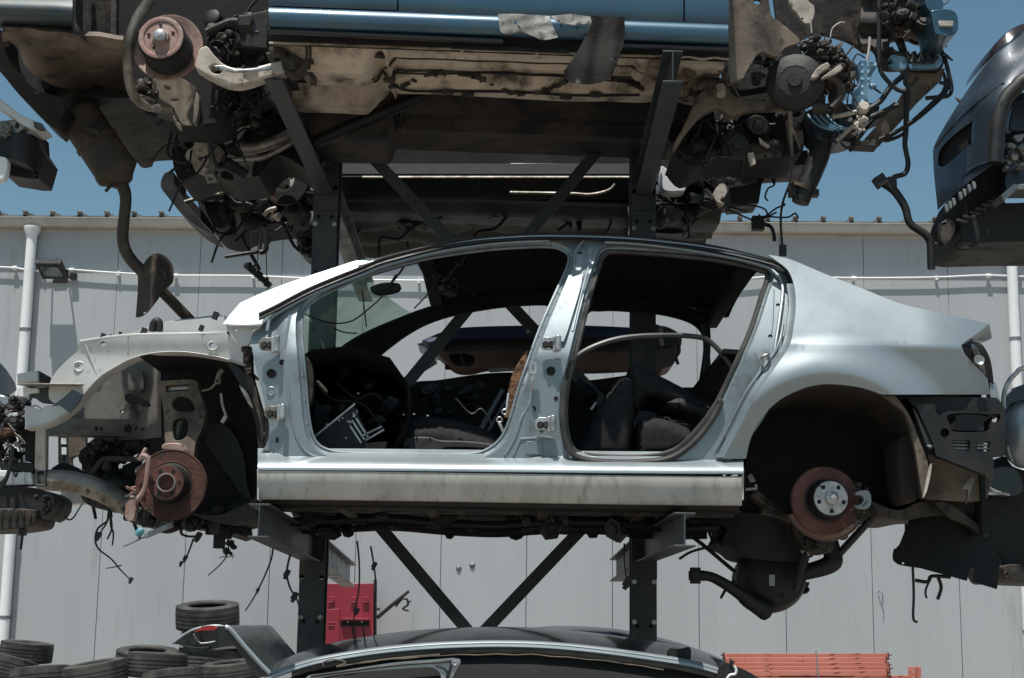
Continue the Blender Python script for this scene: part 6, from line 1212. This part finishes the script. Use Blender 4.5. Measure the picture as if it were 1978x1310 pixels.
m = MB(); panel(m, crv([(1818, 430, 0), (1834, 422), (1846, 438), (1838, 462), (1824, 474, 0), (1818, 466)], 7), (), 6.72, .06, 0); m.box(P(1905, 448, 6.7), (.02, .02, .03)); m.tube([P(1843, 476, 6.8), P(1866, 480, 6.8), P(1890, 472, 6.8)], .012, 6, 3); m.split('crumpled_end', grease, dr_, bevel=.006)
m = MB(); m.tube([P(1846, 188, 6.9), P(1856, 196, 6.88), P(1862, 200, 6.85)], [.004, .012, .014], 6, 3); m.build('aerial_stub', black, dr_)

# ================================================================== bits of the wreck at the upper left edge
lf = thing('car_wreck', P(20, 340, 6.9), 'white wreck end with a crumpled bumper bracket at the upper left edge', 'car')
m = MB(); panel(m, pl((-40, 150), (0, 190), (40, 222), (78, 238), (84, 246), (66, 252), (40, 240), (0, 208), (-40, 180)), (), 6.6, .15, 0); m.build('wing_strip', primer, lf, bevel=.004)
m = MB(); panel(m, pl((-40, 238), (18, 232), (44, 230), (48, 246), (36, 256), (0, 262), (-40, 270)), [ell(33, 243, 4, 6)], 6.62, .06, 0); clutter(m, pl((0, 244), (24, 240), (24, 262), (0, 266)), 6.58, 6.62, 12, .02, .05, 95, 'bc'); m.build('crumpled_bracket', alu, lf, bevel=.004)
m = MB(); panel(m, crv([(-40, 262, 0), (20, 258), (54, 256, 0), (55, 290), (50, 316, 0), (10, 304), (-40, 302, 0)], 8), (), lambda x, y: 6.6 + .02 * cos(x * .1), .15, 10); panel(m, pl((54, 244), (70, 250), (72, 280), (88, 304), (76, 346), (60, 346), (10, 338), (10, 308), (50, 316), (56, 290)), [ell(70, 334, 2), ell(71, 341, 2)], 6.75, .2, 0); m.build('bumper_block', black, lf, bevel=.006)
m = MB(); panel(m, crv([(-40, 300, 0), (4, 302), (14, 310), (10, 340), (0, 348), (-40, 350, 0)], 8), (), 6.58, .05, 0); m.build('lamp_lens', white, lf, bevel=.006)
m = MB(); panel(m, pl((64, 234), (80, 238), (86, 248), (76, 250), (66, 246)), (), 6.58, .03, 0); m.build('steel_tab', steel, lf)

# ================================================================== neighbour at the right edge, middle row
rm = thing('car_wreck', P(1960, 1000, 7.0), 'silver car front at the right edge, level with the saloon tail', 'car')
m = MB(); panel(m, crv([(1942, 785, 0), (1960, 775), (1978, 768), (2140, 740, 0), (2140, 900, 0), (1990, 905), (1960, 896), (1944, 880, 0), (1940, 830)], 9), (), lambda x, y: 6.95 + .0018 * max(0, 1970 - x) + .000018 * (y - 830) ** 2, .02, 14); m.build('bumper_skin', silver, rm, ang=60)
m = MB(); panel(m, crv([(1941, 770, 0), (1960, 752), (1978, 742), (2140, 700, 0), (2140, 744, 0), (1978, 772), (1944, 786, 0)], 9), (), 6.98, .05, 14); m.build('bonnet_edge', darkblue, rm, ang=60)
m = MB(); m.tube([P(1939, 790, 6.93), P(1939, 764, 6.93), P(1948, 738, 6.93), P(1964, 720, 6.93), P(1978, 711, 6.93), P(2060, 690, 6.93)], .011, 8, 5); m.build('chrome_hoop', bare, rm)
m = MB(); panel(m, crv([(1896, 900, 0), (1940, 880, 0), (1946, 884), (1978, 908), (2140, 910, 0), (2140, 1130, 0), (1990, 1124), (1950, 1120), (1936, 1086), (1912, 1040), (1890, 1010), (1880, 975, 0), (1900, 950)], 12), (), 7.15, .6, 24); m.build('underside', grease_dk, rm, bevel=.012)
m = MB(); panel(m, crv([(1910, 915), (1930, 902), (1960, 905), (1975, 930), (1970, 955), (1920, 958), (1908, 940)], 8), (), 7.05, .1, 0); m.build('fog_lamp_housing', blackpaint, rm, bevel=.012)
m = MB(); m.tube([P(1904, 920, 7.0), P(1910, 940, 7.0), P(1926, 950, 7.0), P(1950, 956, 7.0)], .006, 6, 4); panel(m, pl((1898, 950), (1930, 950), (1950, 956), (1900, 956)), (), 7.0, .02, 0); m.tube([P(1946, 862, 6.95), P(1950, 880, 6.95), P(1956, 892, 6.95)], .006, 6); m.split('bright_edge', bare, rm)
m = MB(); panel(m, crv([(1938, 1095), (1962, 1090), (2000, 1096), (2000, 1124), (1964, 1124), (1946, 1116)], 8), (), 7.0, .2, 0); m.tube([P(1944 + 4 * cos(k * pi / 4), 1110 + 5 * sin(k * pi / 4), 7.0) for k in range(8)], .006, 6, 2, closed=True); m.build('tow_bracket', grease, rm, bevel=.01)

# ================================================================== neighbour at the left edge, middle row
lm = thing('car_wreck', P(20, 990, 7.1), 'deep blue car front at the left edge with its engine laid bare', 'car')
m = MB(); panel(m, crv([(-140, 640, 0), (-40, 668), (0, 702), (16, 722), (28, 742), (30, 752), (14, 764), (0, 770), (-140, 790, 0)], 9), (), lambda x, y: 7.1 + .00002 * (x + 140) ** 2, .02, 14); m.build('wing', blue, lm, ang=60)
m = MB(); panel(m, crv([(-60, 764, 0), (0, 762), (18, 772), (10, 784), (-60, 790, 0)], 8), (), 7.0, .1, 10); m.build('lamp_surround', silver, lm, bevel=.01)
m = MB(); clutter(m, pl((-20, 780), (30, 760), (52, 775), (46, 890), (0, 900), (-20, 900)), 6.95, 7.2, 90, .025, .09, 101); m.build('engine', grease_dk, lm)
m = MB(); clutter(m, pl((-10, 780), (36, 768), (50, 790), (44, 870), (0, 880)), 6.88, 6.98, 22, .012, .034, 102, 'ct'); m.build('engine_fittings', alu, lm)
m = MB(); panel(m, pl((-60, 824), (20, 826), (28, 836), (8, 842), (-60, 840)), (), 6.9, .04, 0); m.build('pipe_clip', rust, lm, bevel=.006)
m = MB(); m.tube([P(24, 862, 6.85), P(22, 890, 6.85), P(14, 920, 6.85), P(4, 940, 6.85), P(-10, 955, 6.85)], .009, 6, 4); m.tube([P(20, 905, 6.85), P(10, 925, 6.85), P(-8, 940, 6.85)], .007, 6, 4); m.tube([P(27, 912, 6.85), P(30, 921, 6.85), P(34, 913, 6.85)], .005, 6, 4); m.split('engine_loom', wirem, lm)
m = MB(); panel(m, pl((-80, 908), (20, 908), (22, 912), (60, 912), (64, 936), (16, 938), (-80, 940)), [ell(45, 928, 2)], 7.0, .1, 0); m.bar(P(22, 911, 6.99), P(22, 936, 6.99), .01, .01); m.bar(P(46, 911, 6.99), P(46, 936, 6.99), .01, .01); m.build('chassis_leg', white, lm, bevel=.005)
m = MB(); panel(m, crv([(-80, 940, 0), (40, 940), (88, 948), (104, 962, 0), (102, 980), (90, 996), (80, 1002), (66, 996), (-80, 1000, 0)], 9), (), 6.98, .3, 14); clutter(m, pl((60, 950), (104, 960), (92, 994), (66, 996)), 6.94, 6.98, 10, .02, .05, 103, 'bc'); m.build('gearbox', grease_dk, lm, bevel=.008)
m = MB(); panel(m, crv([(-80, 984, 0), (30, 982), (66, 985, 0), (70, 1000), (64, 1014), (40, 1020), (0, 1024), (-80, 1026, 0)], 9), (), 6.96, .3, 14)
for x in (-14, 2, 17, 31, 44, 57): m.bar(P(x, 984, 6.95), P(x + 1, 1006, 6.95), .010, .014)
m.build('finned_sump', grease, lm, bevel=.006)
m = MB(); m.tube([P(44, 1024, 7.0), P(44, 1030, 7.0), P(40, 1062, 7.0)], .006, 6); m.box(P(44, 1028, 7.0), (.03, .03, .03)); m.build('loose_wire', wirem, lm)
m = MB(); panel(m, pl((33, 722), (70, 716), (74, 720), (74, 737), (33, 740)), (), 6.85, .06, 0); m.build('lamp_bracket', primer, car, bevel=.003)
m = MB(); panel(m, crv([(72, 716), (78, 718), (90, 726), (86, 736), (76, 738)], 5), (), 6.87, .08, 0); m.build('bracket_end', black, car)
m = MB(); a = P(33, 740, 6.62); b = P(163, 741, 6.62); m.grid([[a, b], [a + Vector((0, .14, .012)), b + Vector((-.06, .14, .012))]]); m.thicken((0, 0, -.008)); m.build('slam_panel_ledge', alu, car, bevel=.002)
m = MB(); panel(m, crv([(56, 746, 0), (76, 748), (134, 746, 0), (135, 764), (126, 776), (112, 780), (80, 778), (70, 770), (56, 768, 0)], 7), [ell(125, 767, 3)], 6.72, .02, 0); m.build('lamp_panel', steel, car, bevel=.003)
m = MB(); panel(m, pl((33, 748), (74, 750), (74, 758), (56, 760), (54, 766), (33, 766)), (), 6.70, .03, 0); m.build('lamp_bracket', white, car, bevel=.003)
m = MB(); panel(m, crv([(100, 784, 0), (120, 770), (140, 752, 0), (160, 762, 0), (148, 784), (132, 796, 0), (115, 783, 0)], 7), (), 6.60, .01, 0); m.build('blue_wing_remnant', darkblue, car)

# ================================================================== estate at the bottom, roof and raised tailgate
bt = thing('car', P(950, 1300, 7.2) * 1 + Vector((0, 0, -1.3)), 'black hatchback at the bottom with silver roof rails and its tailgate open', 'car')
RL = [(512, 1303), (543, 1291), (585, 1277), (630, 1266), (724, 1251), (815, 1242), (900, 1238), (980, 1237), (1062, 1240), (1153, 1248.5), (1244, 1260.5), (1335, 1275), (1392, 1291)]
q = crv(RL, 18, False)
Yt = lambda y: 6.52
m = MB(); m.grid([[P(x, y + d, 6.52 + o) for x, y in q] for d, o in ((3, .05), (-.5, .03), (0, .012), (2, .002), (5, -.004), (5.6, .004), (6.4, .004), (7, -.008), (12, -.012), (14, -.006), (14.5, .02))]); m.build('roof_rail', silver, bt, ang=35)
rows = []
for k in range(13):
    t = k / 12.; rows.append([P(x, y, 6.54).lerp(Vector((P(x, y, 6.54).x, 7.82, P(x, y, 6.54).z)), t) + Vector((0, 0, .058 * (1 - (2 * t - 1) ** 2) - .004)) for x, y in q])
m = MB(); m.grid(rows); m.thicken((0, 0, -.01)); m.build('roof', blackpaint, bt, ang=60)
m = MB(); m.grid([[P(x, y + d, 6.52 + o) for x, y in q[3:]] for d, o in ((14, .0), (18, -.004), (24, .0), (26, .03))]); m.build('roof_gutter', seal_grey, bt, ang=35)
m = MB(); m.tube([P(x, y + 27 + .8 * sin(x * .09) + .5 * sin(x * .31), 6.515) for x, y in q[9:-6]], .0028, 6, 1); m.build('torn_seal_edge', beige_d, bt)
m = MB(); m.grid([[P(x, y + d, Y) for x, y in q] for d, Y in ((24, 6.56), (60, 6.5), (160, 6.46))]); m.thicken((0, .02, 0)); m.build('body_side', matteblack, bt)
FR = crv([(575, 1340, 0), (592, 1308), (620, 1302), (755, 1281), (840, 1274), (874, 1271, 0), (888, 1273, 0), (890, 1278), (872, 1312, 0), (862, 1345, 0)], 8)
FI = crv([(596, 1338, 0), (620, 1310), (725, 1296), (800, 1290), (832, 1289), (846, 1296), (852, 1308), (846, 1338, 0)], 8)
m = MB(); panel(m, FR, [FI], 6.45, .02, 12); fr = m.build('window_frame', silver, bt, bevel=.004)
m = MB(); q2 = crv([(600, 1306), (755, 1286), (850, 1279), (872, 1280), (862, 1312)], 8, False); m.tube([P(x, y, 6.447) for x, y in q2], .006, 6, 1); q3 = crv([(842, 1286), (858, 1292), (866, 1304), (860, 1330)], 8, False); m.tube([P(x, y, 6.447) for x, y in q3], .005, 6, 1); m.split('frame_seal', black, fr)
m = MB(); m.lathe(P(879, 1281, 6.446), (0, -1, 0), [(.014, 0), (.014, .004), (.008, .006), (0, .002)], 14); m.build('frame_bolt', bare, fr)
m = MB(); m.tube([P(625, 1287, 6.47), P(624, 1280, 6.47), P(640, 1274, 6.47), P(660, 1276, 6.47), P(668, 1281, 6.47), P(650, 1288, 6.47), P(700, 1280, 6.47), P(760, 1272, 6.47), P(850, 1264, 6.47)], .0032, 6, 4); m.build('trim_wire', beige_d, bt)
TG = crv([(330, 1244, 0), (352, 1226), (376, 1214), (396, 1209), (415, 1208), (440, 1208, 0), (446, 1212), (470, 1240), (500, 1275), (526, 1302, 0), (500, 1310, 0), (486, 1296), (468, 1268), (452, 1247, 0), (430, 1250), (400, 1256), (376, 1259), (358, 1253), (348, 1246)], 7)
m = MB(); panel(m, TG, (), lambda x, y: 6.52 + .04 * smooth((420 - x) / 80), 1.15, 12); tg = m.build('tailgate', blackpaint, bt, bevel=.02, ang=40)
m = MB(); m.tube([P(x, y, 6.515) for x, y in ((436, 1211), (446, 1216), (470, 1245), (500, 1279), (522, 1301))], .010, 6, 3); m.tube([P(x, y, 6.54) for x, y in ((334, 1242), (356, 1226), (378, 1215), (412, 1209), (436, 1211))], .006, 6, 3); m.build('tailgate_edge', silver, tg)
m = MB(); panel(m, crv([(374, 1222, 0), (390, 1212), (414, 1208), (420, 1214, 0), (412, 1218), (392, 1218)], 5), (), 6.50, .04, 0); m.build('tail_lamp', redlamp, tg, bevel=.004)
m = MB(); m.tube([P(x, y, 6.515) for x, y in ((374, 1224), (382, 1238), (388, 1243), (402, 1242), (416, 1239))], .004, 6, 1); m.build('lamp_edge', galv, tg)
m = MB(); panel(m, crv([(352, 1246), (372, 1250), (404, 1250), (396, 1258), (374, 1262), (362, 1256)], 6), (), 6.5, .2, 0); m.build('number_lamp_housing', matteblack, tg, bevel=.01)
m = MB(); panel(m, crv([(1292, 1262, 0), (1298, 1253), (1318, 1254), (1332, 1250), (1335, 1256), (1334, 1274, 0), (1296, 1270, 0)], 6), (), 6.55, .08, 8); tag(m.build('rag', fabric, None), 'small black rag lying on the silver roof rail near the orange beams', 'rag')
m = MB(); panel(m, crv([(1384, 1310, 0), (1390, 1288), (1404, 1280), (1414, 1284), (1424, 1288), (1450, 1300), (1480, 1320, 0), (1380, 1330, 0)], 7), (), 6.5, .3, 10); m.build('mirror_stump', black, bt, bevel=.012)
m = MB(); m.tube([P(1418, 1286, 6.48), P(1422, 1294, 6.48), P(1420, 1302, 6.48), P(1410, 1304, 6.48), P(1404, 1312, 6.48)], .006, 6, 4); m.build('mirror_bracket', white, bt)
m = MB(); m.tube([P(1412, 1284, 6.5), P(1413, 1274, 6.5), P(1416, 1282, 6.5)], .008, 6, 2); m.build('wing_clip', black, bt)
# roof of the car behind it
rbk = thing('car', P(1150, 1240, 9.1) + Vector((0, 0, -1.3)), 'black car behind the open hatchback, only its dark roof showing at the posts', 'car')
RB = [(930, 1240), (1000, 1227), (1077, 1220.5), (1150, 1222), (1214, 1228), (1265, 1238), (1330, 1254), (1400, 1279)]
q = crv(RB, 16, False); rows = [[P(x, y + 14, 8.35) for x, y in q]]
for k in range(9):
    t = k / 8.; rows.append([P(x, y, 8.4).lerp(Vector((P(x, y, 8.4).x, 9.6, P(x, y, 8.4).z)), t) + Vector((0, 0, .0 + .03 * (1 - (2 * t - 1) ** 2))) for x, y in q])
m = MB(); m.grid(rows); m.thicken((0, 0, -.01)); m.build('roof', blackpaint, rbk, ang=60)
m = MB(); m.grid([[P(x, y + d, 8.36) for x, y in q] for d in (14, 19, 90)]); m.thicken((0, .02, 0)); m.build('body_side', matteblack, rbk)
m = MB(); m.tube([P(x, y + 6, 8.36) for x, y in q], .012, 6, 1); m.build('roof_rail', steel, rbk)

# ================================================================== tyres, red cabinet, orange beams by the wall
def tyre_mesh():
    m = MB(); R, w = .325, .125; prof = [(.195, -w * .78), (.20, -w * .92), (.225, -w * .98), (.262, -w * 1.0), (.288, -w * .95), (.305, -w * .84), (.316, -w * .72)]
    for z in (-.48, -.16, .16, .48): 
        prof += [(R, w * (z - .16)), (R - .001, w * (z + .05)), (R - .006, w * (z + .06)), (R - .006, w * (z + .12))]
    prof += [(.316, w * .76), (.305, w * .86), (.288, w * .95), (.262, w * 1.0), (.225, w * .98), (.20, w * .92), (.195, w * .78), (.25, w * .7), (.285, 0), (.25, -w * .7), (.195, -w * .78)]
    m.lathe((0, 0, 0), (0, 0, 1), prof, 56)
    n = 64
    for k in range(n):                   # shoulder blocks
        a = 2 * pi * k / n
        for z in (-.76, .76): m.box((cos(a) * (R - .013), sin(a) * (R - .013), w * z), (.014, .02, .034), Matrix.Rotation(a + .2 * z, 3, 'Z'))
    return m
tm = tyre_mesh()
t0 = None
TY = [(401, 1190, 16.4, 122, 3, 'tyre on top of the stack behind the open black tailgate, highest of all'),
      (51, 1259, 16.6, 101, 0, 'small tyre lying flat at the foot of the left downpipe'),
      (18, 1292, 16.3, 112, 8, 'tilted tyre under the small one at the left edge'),
      (82, 1312, 15.9, 122, -2, 'tyre at the bottom edge just left of the dusty treaded one'),
      (183, 1303, 15.6, 124, 1, 'dusty tyre with a bright rim edge at the bottom, right of the left stack'),
      (284, 1277, 16.9, 120, 0, 'tyre with a pale top edge half hidden behind the darker one'),
      (304, 1283, 15.8, 116, -2, 'dark tyre in front of the pale edged tyre'),
      (404, 1280, 16.5, 124, 2, 'tyre in the tailgate stack, directly below the open tailgate tip'),
      (330, 1318, 15.7, 120, 0, 'tyre cut by the bottom edge below the dark tyre'),
      (444, 1300, 15.2, 112, 0, 'worn tyre right beside the tailgate edge near the bottom'),
      (404, 1232, 16.45, 104, -5, 'tyre in shadow between the topmost tyre and the tailgate'),
      (478, 1262, 16.9, 100, 4, 'tyre mostly hidden behind the open tailgate panel'),]
for i, (px, py, Y, wpx, rx, lab) in enumerate(TY):
    c = P(px, py, Y); dpt = (c - CAM).dot(RM @ Vector((0, 0, -1))); s = wpx * dpt / F / .65
    if t0 is None: t0 = tm.build('tyre', tyre, None, ang=30); o = t0
    else: o = t0.copy(); COL.objects.link(o)
    o.location = c; o.scale = (s, s, s); o.rotation_euler = (radians(rx + (7, 5, 6, 9, 10, 9, 4, 6, 9, 8, 4, 6)[i]), radians(-rx * .6), i * 1.3)
    tag(o, lab, 'tyre', 'scrap tyres stacked by the wall')
# red steel cabinet
cb = thing('locker', P(660, 1300, 17.5) * 1 + Vector((0, 0, -1.0)), 'red steel cabinet with louvres standing against the wall behind the left post', 'cabinet')
YC2 = 17.45
m = MB(); panel(m, pl((598, 1127), (721, 1127), (721, 1520), (598, 1520)), (), YC2, .42, 0); m.build('body', redpaint, cb, bevel=.006)
m = MB(); panel(m, pl((630, 1177), (656, 1176), (656, 1500), (630, 1500)), (), YC2 - .02, .02, 0); m.build('door', redpaint, cb, bevel=.004)
for x, y in ((640, 1154), (638, 1163), (683, 1154), (683, 1163), (706, 1154), (706, 1163), (640, 1203), (640, 1209)):
    m = MB(); m.bar(P(x - 6, y, YC2 - .022), P(x + 6, y, YC2 - .022), .02, .012); m.split('louvre', redpaint, cb, bevel=.003)
m = MB(); panel(m, pl((658, 1194), (714, 1194), (714, 1198), (658, 1198)), (), YC2 - .06, .06, 0); m.build('shelf_lip', redpaint, cb, bevel=.003)
m = MB(); panel(m, pl((658, 1200), (713, 1200), (713, 1210), (658, 1210)), (), YC2 - .01, .01, 0); m.build('slot', matteblack, cb)
m = MB(); m.lathe(P(672, 1201, YC2 - .012), (0, -1, 0), [(.012, 0), (.010, .01), (0, .012)], 8); m.lathe(P(699, 1201, YC2 - .012), (0, -1, 0), [(.012, 0), (.010, .01), (0, .012)], 8); m.split('screw', bare, cb)
m = MB(); m.bar(P(725, 1120, YC2 + .1), P(724, 1300, YC2 + .1), .035, .035); m.box(P(729, 1177, YC2 + .1), (.06, .04, .03)); m.build('side_pipe', steel, cb)
lv = thing('pry_bar', P(728, 1195, 17.7), 'black bar with a hooked handle leaning out beside the red cabinet', 'bar')
m = MB(); m.tube([P(728, 1194, 17.75), P(756, 1170, 17.75), P(790, 1142, 17.75)], [.022, .022, .016], 8, 2); m.build('shaft', black, lv)
m = MB(); m.tube([P(764, 1172, 17.75), P(776, 1158, 17.75), P(786, 1158, 17.75), P(788, 1168, 17.75), P(778, 1176, 17.75), P(790, 1180, 17.75)], .014, 6, 4); m.tube([P(786, 1166, 17.75), P(794, 1161, 17.75)], .01, 6); m.build('handle', black, lv)
# orange beams
OB = [(1398, 1716, 1267, 15.1, 5, 'topmost orange beam of the pile, its upper edge chipped'), (1400, 1712, 1275, 14.9, 5, 'second orange beam from the top of the pile'),
      (1404, 1716, 1285, 15.2, 5, 'third orange beam from the top, set back in shadow'), (1410, 1718, 1293, 14.9, 6, 'fourth orange beam from the top of the pile'),
      (1416, 1714, 1302, 14.8, 7, 'fifth orange beam from the top, just above the lowest'), (1420, 1720, 1313, 14.8, 8, 'lowest orange beam of the pile at the bottom edge')]
for i, (x0, x1, y, Y, hp, lab) in enumerate(OB):
    a, b = P(x0, y, Y), P(x1, y, Y); hh = hp * 2 * Y / F * .92
    t = thing('orange_rail', (a + b) / 2, lab, 'rack rail', 'orange beams piled by the wall')
    m = MB(); d = (b - a).normalized()
    prof = [(.0, hh / 2), (.0, -hh / 2), (.045, -hh / 2), (.045, -hh / 2 + .012), (.012, -hh / 2 + .012), (.012, hh / 2 - .012), (.045, hh / 2 - .012), (.045, hh / 2)]
    m.grid([[p + Vector((0, o, z)) for o, z in prof] for p in (a, a.lerp(b, .3), a.lerp(b, .7), b)], closed=True); m.build('channel', orange, t, bevel=.002)
    for e in (a, b):
        m = MB(); m.box(e + Vector((0, .02, 0)), (.008, .07, hh * 1.25)); 
        m.tube([e + Vector((0, -.01, 0)), e + d * (.03 if e is b else -.03) + Vector((0, -.01, .01))], .006, 6); m.build('end_hook', rust, t)
m = MB(); m.bar(P(1576, 1258, 14.75), P(1582, 1320, 14.7), .012, .006); tag(m.build('steel_band', galv, None), 'thin steel band tied round the pile of orange beams', 'strap')
ob = thing('orange_rail', P(1750, 1300, 14.8), 'short orange beam with an upright end bracket, right of the orange pile', 'rack rail', 'orange beams piled by the wall')
m = MB(); panel(m, pl((1700, 1305), (1762, 1305), (1762, 1322), (1700, 1322)), (), 14.8, .06, 0); m.build('channel', orange, ob, bevel=.003)
m = MB(); panel(m, pl((1755, 1288), (1779, 1288), (1780, 1330), (1757, 1330)), [ell(1765, 1297, 2), ell(1765, 1308, 2)], 14.76, .02, 0); panel(m, pl((1772, 1288), (1779, 1288), (1780, 1330), (1773, 1330)), (), 14.70, .06, 0); m.split('end_bracket', orange, ob, bevel=.002)

m = MB(); m.bar(P(770, 742, 8.5), P(842, 697, 8.5), .03, .03); m.build('roof_pillar', black, rb)
